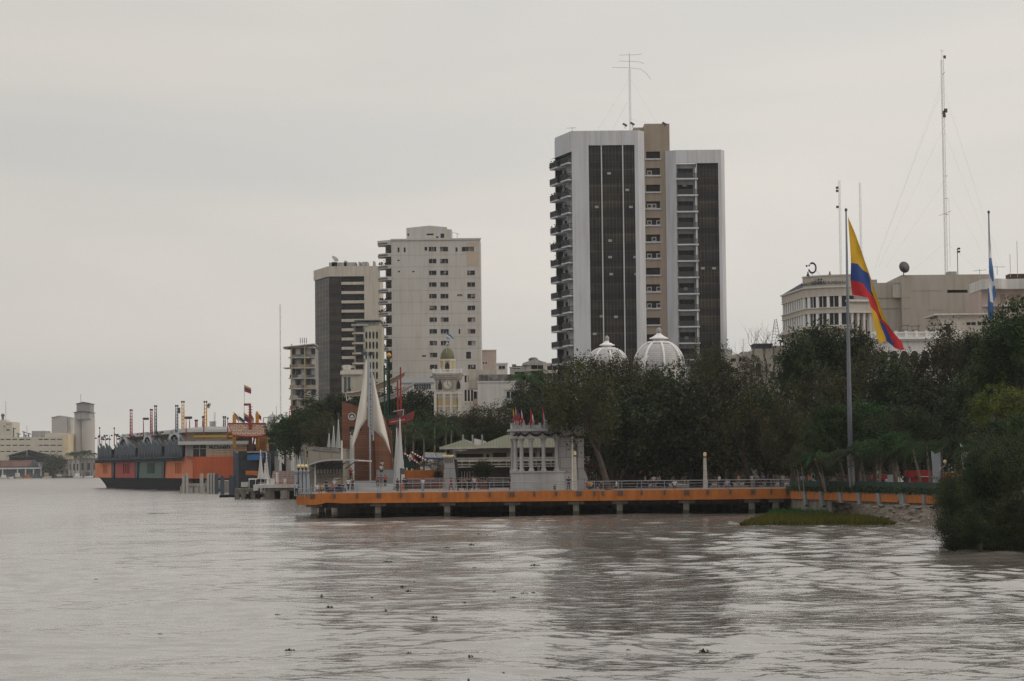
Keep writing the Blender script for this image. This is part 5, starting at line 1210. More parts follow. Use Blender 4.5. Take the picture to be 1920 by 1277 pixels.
x1 = F.P(126,830)[0]; x2 = F.P(131.5,830,14)[0]; zt = F.P(112,782)[1]; za = F.P(111,779.5)[1]
M_wh = mat('far grey cladding', (0.46,0.45,0.43), 0.85, 0.04, 0.05)
mb = MB(); mb.prism([(0,0),(x1,0),(x1,zt),(x1*0.5,za),(0,zt)],0,30); F.part('wall', mb, M_wh)
mb = MB(); mb._a([(x1+0.02,0,0),(x2,14,0),(x2,14,zt-0.4),(x1+0.02,0,zt)],[(0,1,2,3)]); F.part('end_wall', mb, M_slate)
mb = MB(); mb._a([(-1,-1,zt-0.4),(x1*0.5,-1,za+0.1),(x1*0.5,31,za+0.1),(-1,31,zt-0.4)],[(0,1,2,3)]); mb._a([(x1*0.5,-1,za+0.1),(x2+0.8,10,zt-0.2),(x2+0.8,31,zt-0.2),(x1*0.5,31,za+0.1)],[(0,1,2,3)]); F.part('roof', mb, M_slate)
F = Fr('grain_silo', 155, YF+20, 1.2); F.tag('grey grain silos topped by a stepped gabled headhouse', 'silo')
P = F.P; zt = P(155,785)[1]
for (u_, wu, y) in ((144.5,8.5,4),(163.5,12.5,0),(152,9,16)):
    r = wu*YF/FPX; mb = MB(); mb.lathe([(r,0),(r,zt if wu>10 else zt-0.2),(r*0.97,zt+0.3)], P(u_,830)[0], y+r, 28); F.part('silo_drum', mb, M_wh, smooth=False)
def gable(F, u0,u1,va,vb,vt,y0,y1,mm,name='headhouse'):
    x0,_ = F.P(u0,(va+vb)/2,y0); x1,_ = F.P(u1,(va+vb)/2,y0); um = (u0+u1)/2; zb_, ze, zr = F.P(um,vb,y0)[1], F.P(um,va,y0)[1], F.P(um,vt,y0)[1]
    mb = MB(); mb.prism([(x0,zb_),(x1,zb_),(x1,ze),((x0+x1)/2,zr),(x0,ze)], y0, y1); o = F.part(name, mb, mm)
    rb = MB(); xm = (x0+x1)/2; e = (x1-x0)*0.05
    for a,b in ((x0-e,xm),(xm,x1+e)): rb._a([(a,y0-1,ze if a!=xm else zr+0.15),(b,y0-1,zr+0.15 if b==xm else ze),(b,y1+1,zr+0.15 if b==xm else ze),(a,y1+1,ze if a!=xm else zr+0.15),(a,y0-1,(ze if a!=xm else zr+0.15)+0.5),(b,y0-1,(zr+0.15 if b==xm else ze)+0.5),(b,y1+1,(zr+0.15 if b==xm else ze)+0.5),(a,y1+1,(ze if a!=xm else zr+0.15)+0.5)],[(0,3,2,1),(4,5,6,7),(0,1,5,4),(1,2,6,5),(2,3,7,6),(3,0,4,7)])
    rb.build('roof', M_slate, o); return o
gable(F,139.5,169.5,774,786,771.5,-1,18,M_grey); gable(F,143.5,169.5,758,773,755,0,16,mat('dull headhouse cladding',(0.27,0.27,0.27),0.8,0.08))
mb = MB(); x, z = P(151.5,739,6); mb.bar((x,6,z-9),(x,6,z),0.25,4); F.part('mast', mb, M_steel)
# low waterfront houses
YL = 1874.0
def house(name, label, u0, u1, veave, vridge, Y, wallm, roofm, vb=896, over=1.0, wins=()):
    F = Fr(name, u0, Y, 1.2); F.tag(label, 'house'); um = (u0+u1)/2
    x1 = F.P(u1, veave)[0]; ze, zr = F.P(um,veave)[1], F.P(um,vridge)[1]
    mb = MB(); mb.prism([(0,0),(x1,0),(x1,ze),(x1/2,zr),(0,ze)],0,14); F.part('wall', mb, wallm)
    mb = MB(); k=0.35
    mb._a([(-over,-1.5,ze-0.2),(x1/2,-1.5,zr+0.15),(x1/2,15,zr+0.15),(-over,15,ze-0.2),(x1+over,-1.5,ze-0.2),(x1+over,15,ze-0.2)],[(0,1,2,3),(1,4,5,2)])
    mb._a([(-over,-1.5,ze-0.6),(x1/2,-1.5,zr-0.25),(x1/2,-1.5,zr+0.15),(-over,-1.5,ze-0.2)],[(0,1,2,3)]); mb._a([(x1/2,-1.5,zr-0.25),(x1+over,-1.5,ze-0.6),(x1+over,-1.5,ze-0.2),(x1/2,-1.5,zr+0.15)],[(0,1,2,3)])
    F.part('roof', mb, roofm)
    for w_ in wins: a,b,c,d = F.R(*w_,-0.1); mb = MB(); mb.box(a,b,-0.12,0.1,c,d); F.part('window', mb, M_dark)
    return F
M_bw = mat('blue white wall', (0.50,0.52,0.56), 0.8, 0.06, 0.1)
house('house', 'long white house under a shallow blue grey gable on the far bank', 17, 92, 853, 843.5, YL+6, M_bw, M_slate, wins=((20,854,32,857.5),(33,853.5,44,857.5),(46,853,58,857.5),(72,853,84,855.5)))
F = Fr('house', -25, YL-2, 1.2); F.tag('low house with a long rusty brown roof at the left edge of the far bank', 'house')
x1 = F.P(68,870)[0]; mb = MB(); mb.box(0,x1,0,10,0,F.P(30,875)[1]); F.part('wall', mb, M_slate)
mb = MB(); za, zb_ = F.P(30,875)[1], F.P(30,863)[1]; mb._a([(-1,-1,za),(x1+2,-1,za),(x1-2,6,zb_),(-1,6,zb_),(-1,14,za),(x1+2,14,za)],[(0,1,2,3),(3,2,5,4)]); F.part('roof', mb, mat('rusty brown roof',(0.16,0.085,0.07),0.8,0.35,0.15))
mb = MB(); x,_ = F.P(54,870,-2); x2,_ = F.P(74,870,-2); mb.prism([(x,za),(x2,za),((x+x2)/2-1,zb_+0.3)],-2.0,4); F.part('gable', mb, M_slate)
F = Fr('porch', 1, YL-10, 1.2); F.tag('white columned waterfront porch on the far bank left of the round tree', 'porch')
x1 = F.P(78,880)[0]; za = F.P(40,878)[1]; mb = MB(); mb.box(-1,x1,-1,8,za-0.6,za+0.5); F.part('roof', mb, M_white2)
for u_ in (5,33,48,63,77): x = F.P(u_,885)[0]; mb = MB(); mb.box(x-0.4,x+0.4,-0.5,0.3,0,za-0.6); F.part('column', mb, M_white2)
mb = MB(); mb.box(0,x1,4,8,0,za-0.7); F.part('rear_wall', mb, mat('teal grey wall',(0.16,0.21,0.23),0.8,0.4,0.3))
rng = random.Random(21)
for (u0,u1,vt_,m_,lb) in ((72,88,868,M_white2,'small white flat house behind the round tree on the far bank'),(128,150,862,M_white2,'low white house right of the round tree on the far bank'),(148,186,860,M_grey,'grey low shed beside the orange mall on the far bank'),(100,134,880,M_brown,'low brown wall of shacks below the round tree'),(79,100,884,M_slate,'small blue grey shack at the far waterline')):
    F = Fr('house', u0, YL-3-rng.random()*3, 1.2); F.tag(lb, 'house'); x1 = F.P(u1,880)[0]; zt = F.P((u0+u1)/2,vt_)[1]
    mb = MB(); mb.box(0,x1,0,8,0,zt); F.part('wall', mb, m_); mb = MB(); mb.box(-0.6,x1+0.6,-0.8,8.5,zt,zt+0.5); F.part('roof', mb, M_conc2)
    for k in range(3): mb = MB(); a = x1*(0.12+0.3*k); mb.box(a,a+x1*0.14,-0.12,0.05,zt*0.35,zt*0.75); F.part('window', mb, M_dark)
# clutter along the far waterline: moored boats
cols = [M_white2, M_wht, M_brown, M_orange, M_slate, M_cream, M_bglass]
for i,(u_, lb) in enumerate(((8,'small white boat moored at the left edge of the far bank'),(22,'teal and white boat before the far porch'),(34,'white boat under the porch columns'),(52,'brown boat with a canopy right of the porch middle'),(68,'orange boat at the right end of the porch'),(88,'blue boat below the round tree'),(112,'tan boat with a curved roof under the round tree'),(146,'pale boat moored under the palms'),(166,'dark boat moored close to the orange mall'))):
    Y = 1855.0; x = xat(u_, Y, 0); r = empty('moored_boat', (x, Y, 0)); tag(r, lb, 'boat', 'boats moored along the far bank')
    mb = MB(); mb.prism([(-3.6,0.9),(-3.0,-0.3),(3.0,-0.3),(4.0,1.3)],-0.9,0.9); mb.build('hull', cols[i%7], r)
    mb = MB(); mb.box(-2.2,1.2,-0.7,0.7,0.9,2.6+(i%3)*0.7); mb.build('cabin', cols[(i*3+1)%7], r)
mb = MB(); mb.box(-1200, 1200, YF-10, YF-9, -1, 1.9); struct(mb.build('quay', M_conc))
# ================================================================== FLOATING MALL
Y0, Y1 = 800.0, 650.0
pa, pb = Vector((xat(180,Y0,0), Y0)), Vector((xat(361,Y1,0), Y1))
# local frame: origin at near corner, x runs along the near (right) face, long face runs back along +y'
ang = math.degrees(math.atan2(pb.y-pa.y, pb.x-pa.x))   # direction of the long face, left -> right
F = Fr('waterfront_mall', 180, Y0, 0.0, ang); F.tag('orange, red and green waterfront mall with slate fins standing over the river', 'shopping mall')
R, P = F.R, F.P; LEN = (pb-pa).length
zO1, zO0 = P(361,856)[1], P(361,897)[1]    # top / bottom of the orange storey
def seg(u): return P(u, 880)[0]
mb = MB(); mb.box(0.2, LEN-0.2, 0.6, 30, zO0-0.1, zO1+3.2); F.part('core', mb, M_navy)
for (u0,u1,m_) in ((178,209,M_orng2),(216,253,M_red2),(256,303,M_green),(304,361.3,M_orng2)):
    a, b = seg(u0), seg(u1); w_ = [seg({178:193,216:231,256:276.5,304:328.5}[u0]), seg({178:202,216:244,256:291,304:341}[u0])]
    hs = [(w_[0]+(w_[1]-w_[0])*i/4, w_[0]+(w_[1]-w_[0])*(i+0.62)/4, zO0+1.3, zO1-1.6) for i in range(4)]
    mb = MB(); mb.wall(a, b, zO0, zO1, 0, hs, 0.5); mb.quad((a,0,zO0),(a,0.6,zO0),(a,0.6,zO1),(a,0,zO1)); pn = F.part('wall_panel', mb, m_)
    mb = MB()
    for h in hs: mb.box(h[0],h[1],0.42,0.55,h[2],h[3])
    mb.build('window', M_dark if m_ is not M_orng2 else M_brown, pn)
# fin storey: tall slate blades with jagged tops
zF0, zF1 = zO1-0.3, P(300,828)[1]
k = 0
for (u0,u1) in ((186,212.5),(218,257),(262,306),(312,346)):
    a, b = seg(u0), seg(u1); n = max(5, int((u1-u0)/5)); st = (b-a)/n
    for i in range(n):
        x = a+i*st; w_ = st*0.93
        z1 = zF1-1.1+(0.7 if i % 2 else 0.1)+(0.3 if u0 > 250 else 0)
        mb = MB(); mb.prism([(x+w_*0.12,zF0),(x+w_*0.82,zF0),(x+w_,(zF0+zF1)/2),(x+w_,z1-0.5),(x,z1+1.0),(x,(zF0+zF1)/2)],-0.55,-0.2); F.part('slate_fin', mb, M_slate)
for u in (214.5, 259, 309):
    a, b = seg(u-2.5), seg(u+3); mb = MB(); mb.prism([(a,zO0),(b-0.8,zO0),(b,zF0+0.5),(b,zF1-1),(a,zF1-1)],-0.3,0.55) if False else mb.box(a,b,0.3,0.59,zO0,zF1-1); F.part('dark_joint', mb, M_navy if u!=259 else M_red)
    x = seg(u); mb = MB(); mb.prism([(x-2.2,zO0),(x+0.4,zO0),(x+2.0,zO1+0.5),(x-3.0,zO1+0.5)],-0.4,-0.25); F.part('slanted_blade', mb, M_slate)
mb = MB(); mb.box(seg(187),seg(346),-1.6,-0.25,zO1-0.25,zO1-0.05)
for i in range(60): x = seg(187)+(seg(346)-seg(187))*i/59; mb.box(x-0.08,x+0.08,-1.6,-1.5,zO1,zO1+1.2); mb.box(x-0.15,x+0.15,-1.5,-0.6,zO1-1.1,zO1-0.26)
mb.box(seg(187),seg(346),-1.62,-1.52,zO1+1.15,zO1+1.25); F.part('gallery', mb, M_slate)
# hull
zw = -0.4
mb = MB(); mb.prism([(seg(186),zO0-0.01),(LEN,zO0-0.01),(LEN,zw),(seg(200),zw),(seg(198),zO0-2.6),(seg(192),zO0-1.2)],0.1,30); F.part('hull', mb, M_navy)
mb = MB()
for i in range(46): x = seg(203)+(LEN-seg(203))*i/45; mb.prism([(x-0.5,1.6),(x+0.9,1.9),(x+0.3,0.9),(x+0.25,0.2),(x-0.15,0.2),(x-0.1,1.1)],0.35,0.8)
F.part('fender_row', mb, mat('grey rubber fender',(0.13,0.14,0.15),0.8,0.2))
mb = MB()
for (u0,u1) in ((223,230),(234,242),(272,275),(279,287),(321,325),(329,340)): a,b,c,d = R(u0,902,u1,905,0.7); mb.box(a,b,0.6,0.82,c,d)
F.part('hull_vent', mb, M_grey)
# vaulted white roofs with open arches facing the river
M_roof = mat('white sheet roof', (0.55,0.56,0.57), 0.5, 0.05, 0.2)
def zP(u,v): return P(u,v,5)[1]
for (u0,u1,uv,vt_) in ((229,274,244,813.5),(274,322,290,809.5),(322,372,344,804.5)):
    a, m_, b = P(u0,830,5)[0], P(uv,830,5)[0], P(u1,830,5)[0]; zt = P((u0+uv)/2,vt_,5)[1]; zb_ = zF1-1
    r = (m_-a)/2; n = 14
    mb = MB()
    outer = [(a+r-r*1.12*math.cos(math.pi*i/n), zb_+(zt-zb_)*math.sin(math.pi*i/n)) for i in range(n+1)]
    inner = [(a+r-r*0.80*math.cos(math.pi*i/n), zb_+(zt-zb_)*0.66*math.sin(math.pi*i/n)) for i in range(n+1)]
    for i in range(n): mb.prism([outer[i],outer[i+1],inner[i+1],inner[i]],4,24)
    o = F.part('vault', mb, M_roof)
    q = MB(); q.prism(inner, 6.5, 7); q.build('vault_infill', M_brown, o)
    mb = MB(); mb.box(a+r, b+r, 5, 26, zt-1.4, zt); mb.box(a+r,b+r,4.0,4.9,zt-1.2,zt-0.2); F.part('flat_roof', mb, M_roof)
    mb = MB(); mb.box(m_, b, 7, 20, zb_, zt-1.4); F.part('upper_wall', mb, M_brown)
# near end: grey cabin, sign band and orange side wall
G = Fr('waterfront_restaurant', 361.5, Y1, 0.0, 8); G.tag('orange walled restaurant with striped sign band and flat grey roof beside the mall', 'restaurant')
R, P = G.R, G.P; x1 = P(440,880)[0]
zO1g, zO0g = P(400,856)[1], P(400,897)[1]
mb = MB(); mb.box(0, x1, 0, 20, zO0g, zO1g); G.part('wall', mb, M_ored)
mb = MB(); mb.box(0.3, x1, 0.6, 20, 0.1, zO0g-0.01); G.part('base', mb, M_navy)
a,b,c,d = R(387,833,463,856); mb = MB(); mb.box(P(387,845)[0],P(463,845)[0],0.15,18,zO1g,P(420,833)[1]); G.part('sign_band', mb, M_white2)
for v in (844.5, 848.5, 852.5): a,b,c,d = R(388,v,439,v+1.7,0.1); mb = MB(); mb.box(a,b,0.05,0.149,c,d); G.part('yellow_stripe', mb, M_yel)
for v in (836.5,840.5,844.5): a,b,c,d = R(436,v,463,v+1.7,0.1); mb = MB(); mb.box(a,b,0.04,0.148,c,d); G.part('yellow_stripe', mb, M_yel)
me = text_mesh("McDonald's", 1.0, 0.02, 0.04); xs_ = [v.co.x for v in me.vertices]; zs_ = [v.co.z for v in me.vertices]
a,b,c,d = R(392,834.5,432,842)
for v in me.vertices: v.co = (a+(v.co.x-min(xs_))/(max(xs_)-min(xs_))*(b-a), 0.08+v.co.y, c+(v.co.z-min(zs_))/(max(zs_)-min(zs_))*(d-c))
me.materials.clear(); me.materials.append(M_dsteel); o = bpy.data.objects.new('lettering', me); COL.objects.link(o); o.parent = G.root
a,b,c,d = R(361.5,833,387,856); mb = MB(); mb.box(a,b,0.3,0.4,c,d); wn = G.part('window', mb, M_glass)
mb = MB()
for t in (0,0.5,1.0): x = a+(b-a)*t; mb.box(x-0.1,x+0.1,0.15,0.299,c,d)
mb.box(a,b,0.15,0.299,c+(d-c)*0.62,c+(d-c)*0.66); mb.build('frame', M_frame, wn)
a,_,c,d = R(347,832,361.5,856,-2); mb = MB(); mb.box(P(347.5,845,0)[0],0.1,0.1,12,c,d); G.part('cabin_wall', mb, M_grey)
mb = MB(); a,b,c,d = R(334,827,467,833.5,-1.5); mb.box(a,b,-1.5,18,c,d); G.part('flat_roof', mb, M_roof)
mb = MB(); a,b,c,d = R(365,818.5,440,827,2); mb.box(a,b,2,14,c,d-0.6); G.part('roof_terrace', mb, M_brown)
mb = MB(); a,b,c,d = R(362,816,462,819.5,1); mb.prism([(a,c),(b,d-0.6),(b,d),(a,c+0.5)],1,1.5); G.part('yellow_beam', mb, mat('ochre beam',(0.42,0.28,0.05),0.7))
mb = MB(); a,b,c,d = R(344,805,428,810,6); mb.box(a,b,6,24,c,d); G.part('upper_roof', mb, M_roof)
mb = MB(); mb.box(a+1,b,8,20,c-2.5,c); G.part('upper_wall', mb, M_brown)
# chimney like mast pairs on the roofs
def masts(name, label, us, vt_, vb, m, Y=715, r=0.16, ball=True, group='mast pairs on the mall roofs'):
    r0 = empty(name, (xat(us[0],Y,14), Y, 6)); tag(r0, label, 'mast', group)
    for u in us:
        p1, p0 = pt(u, vt_, Y), pt(u, vb, Y); x = p0.x-r0.location.x; h1 = p1.z-6; h0 = p0.z-6
        mb = MB(); mb.tube([(x,0,h0-1),(x,0,h0+(h1-h0)*0.6),(x,0,h1)],[r*1.25,r*1.0,r*0.55],8); mb.build('pole', m, r0)
        if ball: q = MB(); q.lathe([(0.1,h1-0.3),(0.26,h1-0.12),(0.26,h1+0.12),(0.1,h1+0.3)],x,0,8); q.build('ball_top', M_dark, r0)
    if len(us) == 2:
        mb = MB(); xa_, xb_ = [pt(u,(vt_+vb)/2,Y).x-r0.location.x for u in us]
        for i in range(7): z = (pt(us[0],vb,Y).z-6)+((pt(us[0],vt_,Y).z-pt(us[0],vb,Y).z))*(i+0.5)/7.5; mb.box(xa_,xb_,-0.08,0.08,z-0.1,z+0.1)
        mb.build('rung', m, r0)
    return r0
masts('mast_pair','red pair of masts, leftmost on the mall roof',(244.3,247.6),769,813,M_red,740)
masts('mast_pair','red pair of masts beside the slate blue pair on the mall roof',(282.4,285.3),768.5,809,M_red,715)
masts('mast_pair','slate blue pair of masts right of the second red pair',(290.4,293.4),761.5,809,M_slate,712)
masts('mast_pair','dark blue pair of masts beside the yellow pair on the mall roof',(329.8,333.3),761,804,M_slate,690)
masts('mast_pair','yellow pair of masts over the third white vault',(341.3,345.0),753.5,804,M_yel,685)
masts('mast_pair','yellow pair of masts, rightmost tall pair with a speaker cluster',(383.4,387.4),753.5,803,M_yel,670)
masts('mast_pair','short red pair of masts between the two yellow pairs',(366.4,369.8),788.5,803,M_red,675,0.12)
masts('mast_pair','short teal pair of masts near the shingled boat roof',(419,422.6),782,804,mat('teal paint',(0.03,0.10,0.10),0.5,0.1),665,0.14)
for u,vt_,vb,Y,lb in ((187,802.5,830,790,'thin red pole at the far left end of the mall'),(214.3,803,830,770,'thin red pole above the first gap in the slate fins'),(269,785,813,725,'red lamp pole between the two red mast pairs'),(349,783,826,655,'red lamp pole before the cabin with the big window'),(355.5,783,804,690,'red lamp pole just right of the yellow mast pair'),(382,782,816,652,'thin red pole in front of the right yellow pair'),(427,784.5,817,652,'thin red pole at the left end of the boat shaped roof'),(380,782,803,668,'thin dark pole left of the right yellow pair')):
    r0 = masts('lamp_pole', lb, (u,), vt_, vb, M_red if 'dark' not in lb else M_slate, Y, 0.13, True, 'lamp poles on the mall roof')
    if 'lamp' in lb:
        p = pt(u, vt_, Y)-r0.location; mb = MB(); mb.box(p.x-0.1,p.x+1.6 if u!=355.5 else p.x+0.1,-0.3,0.3,p.z-0.4,p.z+0.3) if u!=355.5 else mb.box(p.x-1.6,p.x+0.1,-0.3,0.3,p.z-0.4,p.z+0.3); mb.build('lamp_head', M_dsteel, r0)
rng = random.Random(5)
for i,u in enumerate((184,191,198,205,219,225,248,263,297,300)):   # clusters of floodlights on the fins
    v = 826-(u-184)*0.05; Y = 800-(u-180)/181*150; p = pt(u, v, Y-1); r0 = empty('floodlight', p); tag(r0, 'dark floodlight cluster, %s from the left along the top of the slate fins' % ('first','second','third','fourth','fifth','sixth','seventh','eighth','ninth','last')[i], 'floodlight', 'floodlights on the slate fins')
    mb = MB()
    for j in range(4): x, z = rng.uniform(-0.8,0.8), rng.uniform(0,1.6); mb.box(x-0.25,x+0.25,-0.3,0.3,z-0.2,z+0.25)
    mb.build('lamp_head', M_dark, r0); mb = MB(); mb.bar((0,0,-2),(0,0,1.4),0.1,5); mb.build('post', M_dsteel, r0)
# speaker cluster and rooftop kit
D = Fr('loudspeaker_cluster', 391, 669, 6); D.tag('grey loudspeaker cluster at the top of the right yellow masts', 'loudspeaker')
mb = MB(); 
for (u_,v_) in ((390,760),(392.5,758.5),(391,763)): x,z = D.P(u_,v_); mb.box(x-0.35,x+0.35,-0.4,0.4,z-0.35,z+0.35)
mb.bar((D.P(387.5,759)[0],0,D.P(387.5,759)[1]),(D.P(391,760)[0],0,D.P(391,760)[1]),0.08,4); D.part('speaker_horn', mb, M_grey)
D = Fr('roof_banner', 335, 689, 6); D.tag('small dark blue box banner beside the dark blue mast pair', 'banner'); mb = MB(); a,b,c,d = D.R(334,764.5,338,775); mb.box(a,b,-0.2,0.2,c,d); D.part('banner_panel', mb, M_slate)
for (u_,vt_,lb) in ((403,773,'thin lattice antenna left of the boat shaped roof'),(527,570,'very tall thin radio mast standing alone left of the residential block')):
    Y = 690 if u_ < 500 else 900; D = Fr('radio_mast', u_, Y, ZD); D.tag(lb,'mast'); mb = MB(); lattice(mb,0,0,0 if u_>500 else 14,D.P(u_,vt_)[1],0.4,3.0,0.035); D.part('mast_frame', mb, M_steel)
D = Fr('roof_shed', 393, 690, 6); D.tag('grey rooftop shed under the thin lattice antenna on the mall', 'shed'); a,b,c,d = D.R(393,790,403,803); mb = MB(); mb.box(a,b,0,3,c-2,d); D.part('wall', mb, M_grey)
# shingled boat shaped roof with flags
F = Fr('boat_roof_pavilion', 466, 640, 1.0); F.tag('pavilion with a boat shaped shingled roof edged in red on a dark red mast', 'pavilion')
R, P = F.R, F.P
M_shing = grid_mat('wood shingles', (0.42,0.24,0.15),(0.55,0.42,0.31),(0.12,0.06,0.045),1.3,0.42,0.09,rough=0.8,offset=0.5)
top = [P(429,795),P(445,794.5),P(480,795),P(497.5,794)]; bot = [P(503.5,813.5),P(494,817),P(470,818.5),P(448,818),P(437,816)]
mb = MB()
T = [P(428+i*(497.5-428)/10,795)[0:2] for i in range(11)]; Bt = []
for i in range(11): u = 437+i*(503.5-437)/10; v = 816+2.6*math.sin(math.pi*(i+0.6)/11)-(1.6 if i>8 else 0); Bt.append(P(u,v,-5))
for i in range(10): mb.quad((Bt[i][0],-5,Bt[i][1]),(Bt[i+1][0],-5,Bt[i+1][1]),(T[i+1][0],0,T[i+1][1]),(T[i][0],0,T[i][1])); mb.quad((Bt[i][0],-5,Bt[i][1]-0.25),(Bt[i+1][0],-5,Bt[i+1][1]-0.25),(T[i+1][0],0,T[i+1][1]-0.3),(T[i][0],0,T[i][1]-0.3))
F.part('shingled_roof', mb, M_shing)
mb = MB(); mb.tube([(Bt[i][0],-5.05,Bt[i][1]) for i in range(11)],0.28,6); mb.tube([(T[i][0],0,T[i][1]+0.1) for i in range(11)],0.22,6); mb.tube([(Bt[0][0],-5,Bt[0][1]),(T[0][0],0,T[0][1])],0.12,5); mb.tube([(Bt[10][0],-5,Bt[10][1]),(T[10][0],0,T[10][1])],0.2,5); F.part('red_trim', mb, M_red)
mb = MB(); x = P(469,780,-2)[0]; mb.tube([(x,-2,P(469,804,-2)[1]),(x,-2,P(469,757,-2)[1])],[0.45,0.25],8); z = P(466,758.5,-2)[1]; mb.box(x-1.6,x+0.2,-2.3,-1.7,z-0.3,z+0.3)
for v in range(763,803,5): z = P(469,v,-2)[1]; mb.box(x-0.6,x+0.6,-2.1,-1.9,z-0.08,z+0.08)
F.part('mast', mb, M_red)
mb = MB(); a,b,c,d = R(466,817,472,858,-1); mb.box(a,b,-1,0.5,0,d+1); mb.bar((P(477,820,-1)[0],-1,P(477,820,-1)[1]),(P(473,845,-1)[0],-1,P(473,845,-1)[1]),0.25,6); F.part('support_column', mb, mat('dark red paint',(0.12,0.02,0.02),0.6,0.1))
mb = MB(); mb.prism([P(426,813,4),P(480,822,4),P(512,829,4),P(512,826,4),P(480,818,4),P(427,809.5,4)],4,5); a,b,c,d = R(480,812,500,862,6); mb.box(a,b,6,12,0,d-0.5); a,b,c,d = R(496,822,500,850,5.5); mb.box(a,b,5.4,5.9,c,d); F.part('timber_frame', mb, mat('ochre timber',(0.36,0.17,0.05),0.8,0.2,0.6))
# cluster of national flags behind the roof
def small_flag(label, pts3, mats3, pole, Y=642, group='flags flying behind the boat shaped roof', amp=0.12, zb_=10.0, polem=None):
    D = Fr('flag', pole[0], Y, zb_); D.tag(label, 'flag', group)
    flagcloth(D, 'flag_cloth', [(p, i) for i, p in enumerate(pts3)], mats3, amp, 1.4, cuts=3)
    (u0_,v0_,u1_,v1_) = pole; a, b = D.P(u0_,v0_), D.P(u1_,v1_); mb = MB(); mb.bar((a[0],0.05,a[1]),(b[0],0.05,b[1]),0.07,5); D.part('pole', mb, polem or M_white)
def stripes3(u0,v0,du,dv,h,skew=0):   # a flag hanging from (u0,v0) flying by (du,dv), height h
    r_ = []
    for i in range(3):
        a0, a1 = i/3.0, (i+1)/3.0
        r_.append([(u0+skew*a0,v0+h*a0),(u0+du*0.55+skew*a0,v0+dv*0.45+h*a0),(u0+du+skew*a0,v0+dv+h*a0*0.9),(u0+du+skew*a1,v0+dv+h*a1*0.9),(u0+du*0.55+skew*a1,v0+dv*0.45+h*a1),(u0+skew*a1,v0+h*a1)])
    return r_
small_flag('yellow, blue and red flag on the tall white pole behind the boat roof', stripes3(458,722,13,6,12), [FY,FN,FR], (458,800,458,721), group='flags flying behind the boat shaped roof')
small_flag('dark green and white flag streaming down at the left of the cluster', stripes3(439,773,9,10,9), [FG,FW,FR], (438,796,438.5,772))
small_flag('green and white flag leaning low in the cluster', stripes3(448,780,11,9,9), [FG,FK,FW], (447.5,796,448,776))
small_flag('yellow topped purple flag in the middle of the cluster', stripes3(457,774,11,7,14), [FY,mat('flag purple',(0.16,0.02,0.12),0.8),FN], (457,796,457.5,772))
small_flag('red and green flag at the right of the cluster', stripes3(480,772,10,9,9), [FG,FR,FR], (480,796,480.5,771))
small_flag('olive flag with white between the middle and right flags', stripes3(471,778,5,7,12), [FG,FY,FW], (470.6,796,471,776))
for u_, lb in ((437,'left'),(480,'right')):
    D = Fr('yellow_column', u_+1, 641, 8); D.tag('yellow column behind the boat roof on the %s' % lb, 'column'); a,b,c,d = D.R(u_-1,775 if u_>450 else 778,u_+5,796); mb = MB(); mb.box(a,b,0,0.8,c-6,d); mb.lathe([(0.1,d),(0.3,d+0.3),(0.1,d+0.6)],(a+b)/2,0.4,8); D.part('shaft', mb, M_yel)
F = Fr('water_tank', 512, 700, ZD); F.tag('white conical topped water tank with a ladder pipe right of the flags', 'water tank')
r = 9.5*700/FPX; zt = F.P(512,783)[1]; za = F.P(512,776)[1]; mb = MB(); mb.lathe([(r,0),(r,zt)],0,0,20); F.part('tank_body', mb, M_white2)
mb = MB(); mb.lathe([(r*1.12,zt),(r*1.1,zt+0.15),(0.15,za),(0.1,za+0.6)],0,0,20); F.part('cone_roof', mb, M_grey)
mb = MB(); mb.bar((-r-1.2,0,0),(-r-1.2,0,zt),0.15,5); mb.bar((-r-1.2,0,zt),(-r*0.8,0,zt),0.15,5); mb.bar((r*0.7,0,zt),(r*0.75,0,F.P(519,762)[1]),0.07,4); F.part('pipe', mb, M_steel)
D = Fr('red_roof_crane', 547, 600, 8); D.tag('red rooftop mast and frame in front of the residential block foot', 'mast'); 
mb = MB(); a,b,c,d = D.R(541,779,552.5,789); mb.box(a,b,0,1.5,c-6,d); x,z = D.P(547,760); mb.bar((x,0,d),(x,0,z),0.2,5); x,z = D.P(551.5,774); mb.bar((x,0,d),(x,0,z),0.2,5); x,z = D.P(542.5,772); mb.bar((x,0,d),(x,0,z),0.1,5); D.part('frame', mb, M_red)
F = Fr('building', 519, 620, ZD); F.tag('low red roofed white house showing above the trees right of the tank', 'building'); a,b,c,d = F.R(519,794,545,800); mb = MB(); mb.box(a,b,0,8,0,c); F.part('wall', mb, M_white2); mb = MB(); mb.box(a-0.3,b,-0.5,8,c,d); F.part('roof', mb, M_red); mb = MB(); q = F.R(530,785,541,795); mb.box(q[0],q[1],1,5,d,q[3]); F.part('roof_room', mb, M_white2)
# ================================================================== LANDING BETWEEN MALL AND PIER
rng = random.Random(12)
